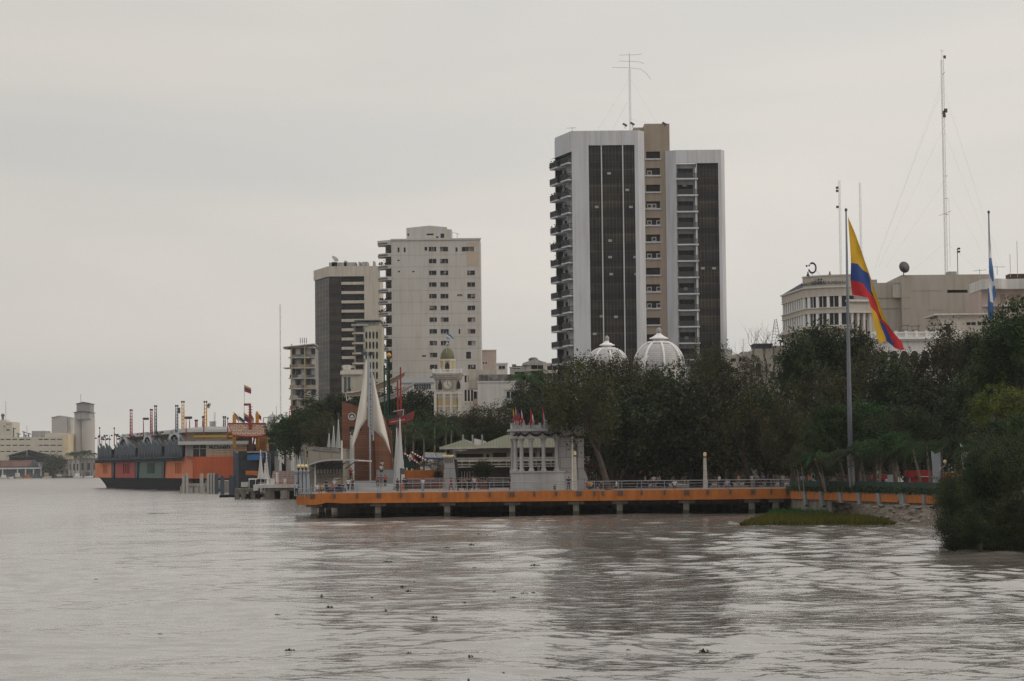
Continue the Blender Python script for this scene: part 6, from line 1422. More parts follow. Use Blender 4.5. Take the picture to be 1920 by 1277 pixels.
# slim slate pylons (sail blades) behind the landing
k_ = 0
for (u0,u1,vt_,vb,m_,Y,lb) in ((437,455,846,915,M_slate,560,'wide slanted slate blade beside the orange restaurant wall'),(457,464,848,905,M_navy,545,'narrow navy blade left of the blue canopy'),
   (493,500,858,905,M_navy,520,'navy blade right of the blue canopy'),(500,508,844,912,M_slate,515,'tall slate blade with a square top right of the blue canopy'),(508,514,862,905,M_navy,510,'navy blade between two slate ones'),
   (515,524,855,905,M_grey,505,'grey pointed blade above the left pink steps'),(528,535,866,908,M_navy,500,'navy blade standing on the pink steps'),(537,546,854,905,M_grey,495,'grey pointed blade above the right pink steps')):
    D = Fr('blade_pylon', (u0+u1)/2, Y, 1.0); D.tag(lb, 'pylon', 'blade pylons along the landing')
    pts = [D.P(u0,vt_),D.P(u1,vt_+8),D.P(u1-1.0,vb),D.P(u0+1.2,vb)]; mb = MB(); mb.prism(pts,-0.2,0.2); D.part('blade', mb, m_)
for (u_,vt_,Y,lb) in ((489,843,510,'tall slim white sail cone right of the blue canopy'),(500,848,505,'slim white sail cone behind the slate blade'),(497,868,500,'short white sail cone above the landing'),(550,838,490,'slim white sail cone left of the three yellow lamps'),(562,842,488,'slim pale sail cone behind the yellow lamps')):
    D = Fr('sail_cone', u_, Y, 1.0); D.tag(lb, 'sail sculpture', 'white cone sails along the landing'); zt = D.P(u_,vt_)[1]; zc_ = D.P(u_,vt_+6)[1]
    mb = MB(); mb.tube([(0,0,0),(0,0,zt)],0.08,5)
    for i in range(3): mb.lathe([(0.15,zt-0.4-i*0.6),(0.15,zt-0.2-i*0.6)],0,0,6)
    D.part('pole', mb, M_wht); mb = MB(); mb.lathe([(0.75,D.P(u_,898)[1]),(0.5,zc_*0.5),(0.04,zc_)],0,0,10); D.part('cone_cloth', mb, M_sail if u_>540 else M_white2)
F = Fr('landing_canopy', 463, 540, 1.0); F.tag('blue fronted canopy over a dark gallery at the landing', 'canopy'); R, P = F.R, F.P
mb = MB(); mb.prism([P(464,853),P(495,850),P(495,862),P(464,863)],-0.6,-0.3); F.part('fascia', mb, mat('bright blue canvas',(0.03,0.13,0.32),0.7,0.15))
a,b,c,d = R(447,846,515,905,2); mb = MB(); mb.box(a,b,2,10,0,d); F.part('rear_wall', mb, mat('dark gallery',(0.035,0.04,0.05),0.9,0.5,0.8))
mb = MB(); a,b,c,d = R(463,846.5,500,848.5,-1); mb.box(a,b,-1,8,c,d); F.part('canopy_roof', mb, M_grey)
mb = MB(); mb.prism([P(461,882.5,-1.5),P(480,883,-1.5),P(487,884,-1.5),P(501,899,-1.5),P(501,906,-1.5),P(486,892,-1.5),P(461,890,-1.5)],-1.8,-1.4); F.part('orange_balcony', mb, M_orange)
for i in range(7): x = P(463+i*4,884,-1.9)[0]; 
F = Fr('stepped_seating', 511, 480, 1.0); F.tag('pink tiled stepped seating between navy blades behind the landing', 'steps'); R, P = F.R, F.P
M_pinkst = grid_mat('pink and grey tiles',(0.36,0.15,0.11),(0.30,0.24,0.22),(0.45,0.42,0.4),0.9,0.35,0.06,rough=0.8)
a,b,c,d = R(508,883,552,905); mb = MB()
for i in range(5): mb.box(a,b+6,i*0.9,6,(c)+(d-c)*(i)/5,(c)+(d-c)*(i+1)/5)
F.part('step_block', mb, M_pinkst)
F = Fr('landing_dock', 497, 470, 0.0); F.tag('white and concrete boat landing on square piles left of the pier', 'dock'); R, P = F.R, F.P
a,b,c,d = R(475,908.5,553,914); mb = MB(); mb.box(a,b,0,14,P(510,915)[1],P(510,908.5)[1]); F.part('white_deck', mb, M_white2)
a,b,c,d = R(476,909,482,920); mb = MB(); mb.box(P(475,915)[0],P(484,915)[0],-0.1,2,P(480,920)[1],P(480,908)[1]-0.1); F.part('white_abutment', mb, M_white2)
mb = MB(); q = P(497,915,0.4)[1]; mb.box(P(496,920)[0],P(553,920)[0],0.4,13,P(520,920)[1],q); 
for (u0_,u1_) in ((496,514),(537,542)): mb.box(P(u0_,920)[0],P(u1_,920)[0],0.5,12.6,-1,P(520,919)[1])
F.part('concrete_pier', mb, M_conc)
mb = MB(); mb.box(P(440,920,1)[0],P(476,920,1)[0],1,8,P(455,921)[1]-0.1,P(455,916)[1])
for u_ in (444,456,474): x = P(u_,920,1)[0]; mb.box(x-0.45,x+0.45,1.1,2,-1,P(455,920)[1])
for u_ in (455,457.5,468,473,485): x = P(u_,925,5)[0]; mb.box(x-0.2,x+0.2,5,5.4,-1,P(455,917)[1])
F.part('concrete_landing', mb, M_conc)
mb = MB(); 
for v in (907,909.5): z = P(530,v-2,0)[1]; mb.bar((P(515,900)[0],0.2,z),(P(552,900)[0],0.2,z),0.05,4)
F.part('handrail', mb, mat('orange rail',(0.5,0.12,0.06),0.6))
for i,u_ in enumerate((503,509,513,519.5,534)):
    D = Fr('bollard', u_, 470.5, P(510,908.5)[1]); D.tag('white bollard post on the landing, %s from the left' % ('first','second','third','fourth','last')[i], 'bollard', 'white bollards on the landing'); h = (D.P(u_,897.5 if i!=3 else 886)[1]); mb = MB(); mb.lathe([(0.3,0),(0.26,h*0.9),(0.36,h*0.92),(0.3,h)],0,0.5,8); D.part('post', mb, M_wht)
for (u_,w_,lb) in ((446.5,7,'round dark rubber pontoon below the left landing piles'),(489,7,'round dark rubber pontoon under the white landing deck')):
    p = wat(u_,932); r0 = empty('pontoon', p); tag(r0, lb, 'pontoon', 'rubber pontoons'); r = w_*p.y/FPX; mb = MB(); mb.lathe([(r,-0.3),(r,0.3),(r*0.85,0.75),(r*0.5,1.05),(0.05,1.15)],0,r,16); mb.build('float', mat('dark rubber',(0.07,0.075,0.085),0.7,0.15), r0, True)
for i,(u_,vt_,Y) in enumerate(((345,891,600),(350,889,600),(378,889,590),(391,889,585),(396,889,585),(401,889,585),(417,893,560),(433,893,555),(440,893,552),(406,889,580))):
    D = Fr('mooring_pile', u_, Y, 0); D.tag('grey mooring pile, %s from the left beside the orange restaurant' % ('first','second','third','fourth','fifth','seventh','eighth','ninth','tenth','sixth')[i], 'pile', 'mooring piles by the restaurant'); zt = D.P(u_,vt_)[1]; mb = MB(); mb.box(-0.42,0.42,-0.3,0.3,-1,zt); mb.box(-0.2,0.2,-0.2,0.2,zt,zt+0.25); D.part('post', mb, M_conc2 if i<6 else M_slate)
F = Fr('mooring_platform', 340, 605, 0); F.tag('small concrete mooring platform with a red edge before the orange wall', 'platform'); R, P = F.R, F.P
a,b,c,d = R(340,903.5,362,913); mb = MB(); mb.box(a,P(382,905)[0],0,6,P(350,912)[1],P(350,907)[1])
for u_ in (341,346,357,366,377): x = P(u_,915)[0]; mb.box(x-0.5,x+0.9,0.2,1.2,-1,P(350,912)[1])
F.part('slab', mb, M_conc2); mb = MB(); mb.box(a,b,-0.2,-0.01,P(350,906.5)[1],P(350,905)[1]+0.1); F.part('red_edge', mb, M_red)
mb = MB(); a,b,c,d = R(384,905,440,921,3); mb.box(a,b,3,4,0.3,1.0)
for v in (908,912): z = P(410,v,3)[1]; mb.bar((a,3,z),(b,3,z),0.06,4)
F.part('walkway', mb, M_slate)
# motor boats at the landing
D = Fr('motor_boat', 463, 478, 0.9); D.tag('small white roofed launch moored behind the landing', 'boat'); R, P = D.R, D.P
a,b,c,d = R(466,897,480,899.5); mb = MB(); mb.box(a,b,0,2.5,c,d); D.part('boat_roof', mb, M_wht); mb = MB()
for x in (a+0.1,b-0.1): mb.box(x-0.06,x+0.06,0,0.1,0,c)
D.part('post', mb, M_wht); mb = MB(); mb.prism([(a-1.0,0.1),(b+1.2,0.0),(b+0.6,-0.9),(a-0.7,-0.9)],-0.2,2.6); D.part('hull', mb, M_slate)
a,b,c,d = R(453,904,465,913); mb = MB(); mb.box(a,b,-1,1,c,d); D.part('white_locker', mb, M_white2)
D = Fr('rubber_boat', 432, 500, 0); D.tag('low dark rubber dinghy floating left of the landing', 'boat'); mb = MB(); mb.tube([(-2,0,0.3),(2,0,0.3),(2.6,0.8,0.4),(2,1.6,0.3),(-2,1.6,0.3),(-2,0,0.3)],0.32,8); D.part('tube', mb, M_navy, smooth=True); mb = MB(); mb.box(-2,2,0.1,1.5,0.1,0.3); D.part('floor', mb, M_slate)
# ================================================================== THINGS STANDING ON THE PIER AND PROMENADE
ZT = ZD+1.2      # upper terrace
M_wood = grid_mat('red brown cedar boards', (0.155,0.058,0.028),(0.21,0.085,0.04),(0.075,0.027,0.016),5.0,0.32,0.025,rough=0.6,offset=0.4,bands=0.12)
YW = 340.0
# concrete hall with curved canopy
F = Fr('concrete_hall', 578, 325, ZD); F.tag('bare concrete hall with a curved steel canopy at the left end of the pier', 'building'); R, P = F.R, F.P
M_cpan = grid_mat('board marked concrete panels',(0.25,0.23,0.19),(0.29,0.265,0.225),(0.15,0.14,0.12),1.6,1.8,0.04,rough=0.9)
x1 = P(643,880)[0]; mb = MB(); mb.prism([(0,0),(x1,0),(x1,P(643,841)[1]),P(590,837.5),(0,P(578,839)[1])],0.0,14); F.part('wall', mb, M_cpan)
mb = MB(); mb.prism([P(587,838),P(641,841),P(641,849),P(588,844.5)],-0.1,-0.003); F.part('rough_band', mb, mat('rough cast concrete',(0.20,0.19,0.175),0.95,0.5,2.5,bump=0.6))
mb = MB(); mb.prism([P(592,870,-0.2),P(640,870,-0.2),P(640,887,-0.2),P(592,890,-0.2)],-0.2,-0.1); F.part('window', mb, mat('shaded glazing',(0.09,0.10,0.11),0.3,0.4,0.8))
mb = MB()
for i in range(8): x = P(597+i*5.8,882)[0]; mb.box(x-0.12,x+0.12,-0.3,-0.2,P(600,888)[1],P(600,880)[1])
F.part('mullion', mb, M_conc2)
cs = [(580,871.5),(588,868.6),(600,865),(612,863),(625,862),(640,862),(655,862.5),(672,863.5),(697,865)]
top = [P(u,v,-3) for u,v in cs]; mb = MB()
for i in range(len(cs)-2):
    (xa_,za_),(xb_,zb_) = top[i],top[i+1]; mb._a([(xa_,-4.5,za_-0.12),(xb_,-4.5,zb_-0.12),(xb_,0,zb_-0.12),(xa_,0,za_-0.12),(xa_,-4.5,za_+0.08),(xb_,-4.5,zb_+0.08),(xb_,0,zb_+0.08),(xa_,0,za_+0.08)],[(0,3,2,1),(4,5,6,7),(0,1,5,4),(2,3,7,6),(1,2,6,5),(3,0,4,7)])
cn = F.part('canopy', mb, M_steel)
mb = MB()
for i in range(1,len(cs)-1): xa_, za_ = top[i]; mb.bar((xa_+1.0,-4.3,za_-0.15),(xa_-0.8,-0.1,za_-1.2),0.06,4)
mb.build('bracket', M_dsteel, cn); mb = MB(); x,_ = P(641,840,-3.5); mb.bar((x,-3.5,P(641,862,-3.5)[1]),(x,-3.5,P(641,826,-3.5)[1]),0.08,6); mb.build('canopy_pole', M_wht, cn)
mb = MB()
for i in range(14): u = 655+i*3; x, z = P(u, 862.8+i*0.18, -3); mb.box(x-0.07,x+0.07,-4.2,-0.6,z-0.08,z+0.12)
mb.bar((P(650,862,-3)[0],-4.2,P(650,862,-3)[1]),(P(697,865,-3)[0],-4.2,P(697,865,-3)[1]),0.05,4); mb.build('canopy_lath', M_white2, cn)
x,_ = P(591,880,-3); mb = MB(); mb.box(x-0.1,x+0.1,-3.2,-3.0,0,P(591,867,-3)[1]); mb.build('canopy_post', M_white2, cn)
# blue grey sails wall with three globe lamps
F = Fr('sail_wall', 566, 318, ZD-0.6); F.tag('row of pale blue grey pointed sails behind the three globe lamps', 'sail sculpture'); R, P = F.R, F.P
M_bsail = mat('blue grey sail fabric',(0.33,0.38,0.44),0.7,0.08,0.6,streak=0.15)
for (u0,u1,ua,va) in ((551.5,560,552.5,850),(559,567,556,853),(566,574,568,862),(573,581,576,862)):
    a = P(u0,905); b = P(u1,905); t = P(ua,va); mb = MB(); n = 6; L_ = [(a[0]+(t[0]-a[0])*(i/n)**1.4, 0.0+(t[1])*i/n) for i in range(n+1)]; R_ = [(b[0]+(t[0]+0.05-b[0])*(i/n)**2.2, 0.0+(t[1])*i/n) for i in range(n,-1,-1)]
    mb.prism(L_+R_, -0.1, 0.05); F.part('sail', mb, M_bsail)
mb = MB()
for v in (882,884.5): z = P(566,v,-0.3)[1]; mb.box(P(552,v)[0],P(580,v)[0],-0.3,-0.12,z-0.08,z+0.06)
F.part('cross_rail', mb, M_steel)
for i,u_ in enumerate((560,567,573.8)):
    D = Fr('globe_lamp', u_, 310, ZD); D.tag('yellow cream globe lamp on a slim pole, %s of the three at the pier end' % ('left','middle','right')[i], 'lamp', 'three globe lamps at the pier end'); x, z = D.P(u_,874.5); r = 3.6*310/FPX
    mb = MB(); mb.lathe([(0.05,z-r)]+[(r*math.cos(rad(t)),z+r*math.sin(rad(t))) for t in range(-70,71,14)]+[(0.05,z+r)],x,0,16); D.part('globe', mb, M_globe, smooth=True)
    mb = MB(); mb.bar((x,0,-0.5),(x,0,z-r),0.05,6); mb.lathe([(0.12,z-r-0.2),(0.2,z-r+0.03)],x,0,8); D.part('pole', mb, M_dark)
# timber hull structure with sails
F = Fr('timber_ship_monument', 690, YW, ZT); F.tag('tall red brown boarded ship monument with a round porthole emblem', 'monument'); R, P = F.R, F.P
def pp(pts, y=0): return [P(u,v,y) for u,v in pts]
mb = MB(); lp = pp([(641,905),(641,752),(646,753.5),(656,757),(673,764),(673,905)]); 
# left wall with a slot where a white sail stands behind
mb.prism(pp([(641,905),(641,752),(646,753.5),(656,757),(673,764),(673,800),(655,800),(655,905)],1.5),1.5,2.6); mb.prism(pp([(664.5,905),(664.5,798),(673,798),(673,905)],1.5),1.503,2.5); F.part('left_board_wall', mb, M_wood)
mb = MB(); mb.prism(pp([(642,905),(642,880),(656,880),(656,905)],-2),-2.0,-1.6); F.part('low_board_wall', mb, M_wood)
mb = MB(); cpts = [(665,905),(665,838),(668,828),(674,814),(681,802),(688,790),(692,776),(697,764),(703,775)]
# bowed main hull: curved in plan
us = [665,672,680,688,696,703,710,717,724,731.5]; 
vtop = [838,816,800,770,758,762,768,776,790,846]
def ybow(u): t = (u-665)/(731.5-665); return -1.8*math.sin(math.pi*t)**0.8
for i in range(len(us)-1):
    u0,u1 = us[i],us[i+1]; y0,y1 = ybow(u0),ybow(u1); a0,a1 = P(u0,vtop[i],y0),P(u1,vtop[i+1],y1)
    mb.quad((a0[0],y0,0),(a1[0],y1,0),(a1[0],y1,a1[1]),(a0[0],y0,a0[1])); mb.quad((a1[0],y1+0.3,0),(a0[0],y0+0.3,0),(a0[0],y0+0.3,a0[1]),(a1[0],y1+0.3,a1[1])); mb.quad((a0[0],y0,a0[1]),(a1[0],y1,a1[1]),(a1[0],y1+0.3,a1[1]),(a0[0],y0+0.3,a0[1]))
mb.prism(pp([(731,882),(731,846),(734,850),(734,882)],0),0,0.3); F.part('hull_wall', mb, M_wood)
mb = MB(); s_ = [(699,800),(701,830),(703,860),(704,905)]; q = [P(u,v,-2.0) for u,v in s_]; mb.tube([(x,-1.85,z) for x,z in q],0.07,5); F.part('seam_batten', mb, mat('dark seam',(0.06,0.025,0.015)))
mb = MB(); mb.prism(pp([(727,800),(733,806),(736,846),(736,882),(731,882),(731,840)],3),3,4); F.part('rear_board_wall', mb, M_wood)
# emblem
x, z = P(659.5,781,1.3); mb = MB(); r0 = 7.2*YW/FPX
mb.lathe([(0.02,0),(r0*0.8,0),(r0*0.8,0.06),(0.02,0.08)],0,0,20); e = F.part('emblem', mb, M_slate); e.location = (x,1.45,z); e.rotation_euler = (rad(90),0,0)
mb = MB(); mb.tube([(r0*0.9*math.cos(t*math.pi/10),r0*0.9*math.sin(t*math.pi/10),0.08) for t in range(21)],0.07,5)
mb.prism_z([(-0.3,-0.1),(0.05,0.28),(0.3,-0.05),(0.1,-0.15)],0.08,0.12); mb.box(-0.35,0.35,-0.28,-0.2,0.08,0.12); mb.build('emblem_ring', M_white2, e)
# sail membranes
def sail(u_top, v_top, outer, inner, ybase, name='sail'):
    mb = MB(); n = len(outer); vs = []; fs = []; m_ = 6
    for i,(o_,n_) in enumerate(zip(outer, inner)):
        t = i/(n-1)
        for j in range(m_+1):
            s = j/m_; u = o_[0]+(n_[0]-o_[0])*s; v = o_[1]+(n_[1]-o_[1])*s; y = ybase-2.2*math.sin(math.pi*s)*t-1.5*t*(1-s)
            x, z = P(u,v,y); vs.append((x,y,z))
    for i in range(n-1):
        for j in range(m_): a = i*(m_+1)+j; fs.append((a,a+1,a+m_+2,a+m_+1))
    mb._a(vs, fs); return F2.part(name, mb, M_sail, smooth=True)
F2 = Fr('sail_mast_monument', 693, YW-4, ZT); F2.tag('pair of tall cream sails on twin silver masts in front of the timber ship', 'monument'); P2 = F2.P
Pold = P; P = F2.P
sail(686,672,[(685.5,675),(682,706),(677,738),(672,765),(667,792),(663,815),(660,843)],[(688,675),(688,706),(688,738),(688,760),(688,785),(675,805),(660.5,845)],-1.0)
sail(699,700,[(699.5,700),(705,728),(712,758),(719,786),(725,812),(729,830),(733,851)],[(699,702),(699.5,730),(700,760),(700,785),(701,806),(718,822),(732.5,850)],-1.0)
mb = MB()
for (ua,va,ub,vb) in ((689,662,691,800),(691.5,668,693.5,812),(696,690,697.5,815),(698.5,700,700,826)):
    a = P(ua,va,-0.4); b = P(ub,vb,-0.4); mb.bar((a[0],-0.4,a[1]),(b[0],-0.4,b[1]),0.10,6); 
mb.bar((P(694,812)[0],-0.4,P(694,812)[1]),(P(694,812)[0],-0.4,0),0.12,6); F2.part('mast', mb, mat('silver paint',(0.42,0.46,0.52),0.4,0.05,1.0))
mb = MB()
for v in range(710,812,7): z = P(694,v,-0.4)[1]; mb.box(P(692.5,v)[0],P(699,v)[0],-0.45,-0.35,z-0.06,z+0.06)
F2.part('rung', mb, M_white2)
mb = MB(); z = P(686,664)[1]; mb.bar((P(678,663)[0],-0.4,z+0.05),(P(699,664)[0],-0.4,z),0.06,5); mb.bar((P(686,668)[0],-0.4,z-0.4),(P(686,645)[0],-0.4,P(686,645)[1]),0.04,5)
for u_ in (680,685,694,697): x,z2_ = P(u_,663); mb.box(x-0.2,x+0.2,-0.6,-0.2,z2_-0.25,z2_+0.2)
F2.part('masthead', mb, M_dsteel)
# curved boat canopies, masts and crow's nest
def crescent(name, label, pts_top, thick, m, y0, y1, Y=355):
    D = Fr(name, 700, Y, ZT); D.tag(label, 'canopy'); mb = MB(); n = len(pts_top)
    tp = [D.P(u,v,y0) for u,v in pts_top]; tb = [D.P(u,v+thick[i],y0) for i,(u,v) in enumerate(pts_top)]
    for i in range(n-1):
        mb._a([(*tb[i][:1],y0,tb[i][1]),(tb[i+1][0],y0,tb[i+1][1]),(tp[i+1][0],y0-0.0,tp[i+1][1]),(tp[i][0],y0,tp[i][1]),(tb[i][0],y1,tb[i][1]+0.3),(tb[i+1][0],y1,tb[i+1][1]+0.3),(tp[i+1][0],y1,tp[i+1][1]+0.3),(tp[i][0],y1,tp[i][1]+0.3)],[(0,1,2,3),(3,2,6,7),(4,7,6,5),(0,4,5,1)])
    D.part('canopy_shell', mb, m); mb = MB(); mb.tube([(x,y0-0.05,z) for x,z in tp],0.08,5); mb.tube([(x,y0-0.05,z) for x,z in tb],0.06,5); D.part('edge_tube', mb, M_grey); 
    mb = MB(); a = tp[0]; mb.tube([(a[0],y0,a[1]),(a[0]+0.2,y0,a[1]-1.2),(a[0]+0.7,y0,tb[0][1]-0.4)],0.08,5); D.part('end_rib', mb, M_white2); return D
crescent('boat_canopy','long upswept beige boat canopy behind the sails',[(648,737),(660,737),(674,734),(688,728.5),(705,721),(722,715),(738,708.5),(750,702),(757,699)],[4,6,8,10,12,11,10,9,7],mat('beige canvas',(0.25,0.18,0.125),0.8,0.08,0.5),0,3)
crescent('boat_canopy','slim white upswept canopy below the beige one',[(688,755),(705,750),(722,744.5),(738,740),(752,733),(765,726),(777,719)],[5,6,7,7,6,4,2],mat('pale boat shell',(0.34,0.33,0.32),0.7,0.1,0.5),-0.5,2)
def twinmast(label, ua, ub, vt_, vb, m, Y=352):
    D = Fr('ladder_mast', ua, Y, ZT); D.tag(label, 'mast', 'ladder masts behind the sails'); mb = MB()
    for u_,v_ in ((ua,vt_[0]),(ub,vt_[1])): x,z = D.P(u_,v_); mb.box(x-0.11,x+0.11,-0.1,0.1,0,z); mb.lathe([(0.05,z),(0.16,z+0.15),(0.05,z+0.3)],x,0,8)
    D.part('mast', mb, m); mb = MB(); z1_ = min(D.P(ua,vt_[0])[1],D.P(ub,vt_[1])[1]); z = 1
    while z < z1_: mb.box(D.P(ua,740)[0],D.P(ub,740)[0],-0.05,0.05,z,z+0.09); z += 1.1
    D.part('rung', mb, m); return D
twinmast('dark green ladder mast right of the cream sails',720.5,727,(688,672),790,M_teal)
D = twinmast('second dark green mast post topped by a golden ball behind the first',729,729.6,(672,673),700,M_teal,354)
mb = MB(); x,z = D.P(729,666.5,-0.3); mb.lathe([(0.05,z-0.35),(0.35,z-0.1),(0.35,z+0.15),(0.05,z+0.4)],x,-0.3,10); D.part('golden_ball', mb, M_yel)
twinmast('red ladder mast right of the dark green mast',745.5,751,(717,692),790,M_red)
D = Fr('hanging_boat', 750, 350, ZT); D.tag('red hulled play boat with a number board hanging behind the sails', 'boat'); P = D.P
mb = MB(); mb.prism([P(728,796.5),P(729.5,787),P(745,784),P(776,771),P(777,772),P(774,787),P(755,793)],-0.8,0.8); D.part('hull', mb, M_red)
mb = MB(); mb.prism([P(722,788),P(722,780),P(745,778),P(756,774),P(757,783),P(745,785)],0.9,2.2); D.part('green_hull', mb, M_teal)
mb = MB(); mb.prism([P(763,784),P(763,777),P(770,775.5),P(770,782.5)],-0.9,-0.8); D.part('porthole', mb, M_slate)
mb = MB(); mb.bar((P(737,772)[0],0,P(737,772)[1]),(P(757,768)[0],0,P(757,768)[1]),0.08,4); mb.bar((P(757,768)[0],0,P(757,768)[1]),(P(755,782)[0],0,P(755,782)[1]),0.08,4); a = P(733,792); b = P(760,787); mb.bar((a[0],-0.85,a[1]),(b[0],-0.85,b[1]),0.06,4); D.part('frame', mb, M_grey)
# white cone sails on the pier
M_cone = mat('white sail canvas',(0.50,0.52,0.54),0.75,0.06,0.8,streak=0.2)
def cone(label, u_, vpole, vtop, vb, wpx, Y, lean=0, z0=ZT, m=M_cone, nfold=9):
    D = Fr('cone_sail', u_, Y, z0); D.tag(label, 'sail sculpture', 'white cone sails around the monument'); x,zt = D.P(u_+lean,vpole); _,zc_ = D.P(u_,vtop); zb_ = D.P(u_,vb)[1]; w_ = wpx*Y/FPX/2
    mb = MB(); mb.tube([(0,0,-0.3),(x,0,zt)],0.07,6); D.part('pole', mb, M_wht)
    q = MB()
    for i in range(5): z = zc_+(zt-zc_)*(i+0.5)/5; q.box(x-0.14,x+0.14,-0.14,0.14,z-0.1,z+0.08)
    D.part('pole_band', q, M_dsteel)
    vs = []; fs = []; n = 36; m_ = 8
    for i in range(m_+1):
        t = i/m_; r = w_*(1-t)**1.15+0.04
        for j in range(n): a = 2*math.pi*j/n; rr = r*(1+0.16*math.cos(nfold*a)); vs.append((x*t+rr*math.cos(a), rr*math.sin(a)*0.6, zb_+(zc_-zb_)*t))
    for i in range(m_):
        for j in range(n): fs.append((i*n+j,i*n+(j+1)%n,(i+1)*n+(j+1)%n,(i+1)*n+j))
    mb = MB(); mb._a(vs,fs); D.part('sail_cloth', mb, m, smooth=True)
cone('largest white folded cone sail right of the timber ship',748,772,784,910,20,325,2,ZD+0.3)
cone('second white cone sail overlapping the largest one on its left',743,790,802,905,12,332,1)
cone('small white cone sail, leftmost above the concrete hall',617,802,812,838,5,345)
cone('medium white cone sail, middle of the three above the concrete hall',625.5,789,798,839,7,345)
cone('taller white cone sail, right of the three above the concrete hall',634.5,774,786,840,8,345)
cone('slim white cone sail behind the slot in the boarded wall',660,804,816,890,8,350)
# stair wall, orange parapet, plants
F = Fr('stair_wall', 704, 328, ZD); F.tag('pale grey stairs wall behind the people right of the timber hull', 'wall'); P = F.P
mb = MB(); zt = P(720,881)[1]
for i in range(7): mb.box(0, P(741,890)[0], i*0.55, 6, 0.3+(zt-0.3)*i/7, 0.3+(zt-0.3)*(i+1)/7)
F.part('stair_flight', mb, M_terr)
F = Fr('orange_parapet', 757, 350, ZD); F.tag('orange terrace wall between the cone sail and the stone pylon', 'wall'); P = F.P
mb = MB(); mb.box(0,P(833,890)[0],0,3,0,P(795,881.5)[1]); F.part('wall', mb, M_orange)
F = Fr('back_handrail', 757, 335, ZD); F.tag('multi bar grey handrail at the back of the promenade behind the walkers', 'railing'); P = F.P
x1 = P(960,900)[0]; mb = MB()
for v in (896.5,899.3,902,905): z = P(850,v)[1]; mb.bar((0,0,z),(x1,0,z),0.04,5)
F.part('rail', mb, M_rail)
for i in range(13): x = x1*i/12; mb = MB(); mb.box(x-0.05,x+0.05,0.03,0.1,0,P(850,896)[1]); F.part('post', mb, M_rail)
mb = MB(); mb.box(0,x1*0.35,0.4,0.6,0,P(790,899)[1]); F.part('brick_base', mb, mat('dull red brick',(0.20,0.09,0.07),0.9,0.25,1.5))
# slanted striped ramp (red and white)
F = Fr('striped_ramp', 757, 356, ZT); F.tag('dark green slide frame with slanted red and white striped rails', 'slide'); P = F.P
for (a_,b_) in (((756,849),(787,871)),((770,847),(803,866))):
    a, b = P(*a_), P(*b_); n = 14
    for par, mm, nm in ((0,M_red,'red_stripe'),(1,M_wht,'white_stripe')):
        mb = MB()
        for i in range(n):
            if i % 2 == par: t0, t1 = i/n, (i+0.98)/n; mb.bar((a[0]+(b[0]-a[0])*t0,0,a[1]+(b[1]-a[1])*t0),(a[0]+(b[0]-a[0])*t1,0,a[1]+(b[1]-a[1])*t1),0.13,5)
        F.part(nm, mb, mm)
mb = MB(); mb.prism([P(757,853),P(770,852),P(790,871),P(780,880),P(757,876)],0.3,0.8); F.part('side_panel', mb, M_teal)
mb = MB(); mb.prism([P(764,856),P(770,850),P(774,858),P(768,866)],0.05,0.2); F.part('white_kite', mb, M_white2)
mb = MB(); mb.prism([P(772,856),P(779,859),P(785,870),P(777,865)],0.05,0.2); F.part('red_kite', mb, M_red)
F = Fr('market_awning', 788, 372, ZD); F.tag('blue and white awning half hidden behind trees left of the food hall', 'awning'); P = F.P
mb = MB(); a = P(790,848); mb.prism([P(790,858),P(835,859),P(835,849),P(797,848)],0,6); F.part('white_canvas', mb, M_white2); mb = MB(); mb.prism([P(788,861),P(835,862),P(835,858.6),P(789,857.5)],-0.3,-0.05); F.part('blue_edge', mb, mat('deep blue canvas',(0.03,0.07,0.22),0.7))
for u_ in (800,815): x = P(u_,870)[0]; mb = MB(); mb.box(x-0.08,x+0.08,0,0.15,0,P(u_,861)[1]); F.part('post', mb, M_grey)
# stone pylon
F = Fr('stone_pylon', 844, 326, ZD+0.1); F.tag('tapering grey stone pylon with a cream scroll top beside the walkers', 'pylon'); P = F.P
M_blk = grid_mat('stone blocks',(0.31,0.31,0.32),(0.35,0.35,0.355),(0.18,0.18,0.19),1.5,1.35,0.04,rough=0.8,offset=0.5)
mb = MB(); mb.prism([P(832,915),P(857.5,915),P(851,860),P(832,860)],0,2.0); F.part('shaft', mb, M_blk)
mb = MB(); mb.prism([P(858,915,0.2),P(861,915,0.2),P(857,864,0.2),P(851.5,860,0.2)],0.2,1.8); F.part('dark_edge', mb, M_dark)
mb = MB(); 
for i in range(5): x,z = P(834+i*4,857.2+0.6*(i%2)); mb.tube([(x-0.3,-0.2,z),(x-0.1,0.3,z+0.12),(x,1.9,z)],[0.15,0.22,0.15],8)
F.part('scroll_top', mb, mat('cream plaster',(0.50,0.43,0.28),0.8,0.2,2.0), smooth=True)
mb = MB()
for i in range(4): x,z = P(836+i*4,861.5); mb.prism([(x-0.06,z),(x+0.06,z),(x+0.03,z-0.5),(x-0.03,z-0.5)],-0.1,0.0-0.002)
F.part('drip_groove', mb, M_dark)
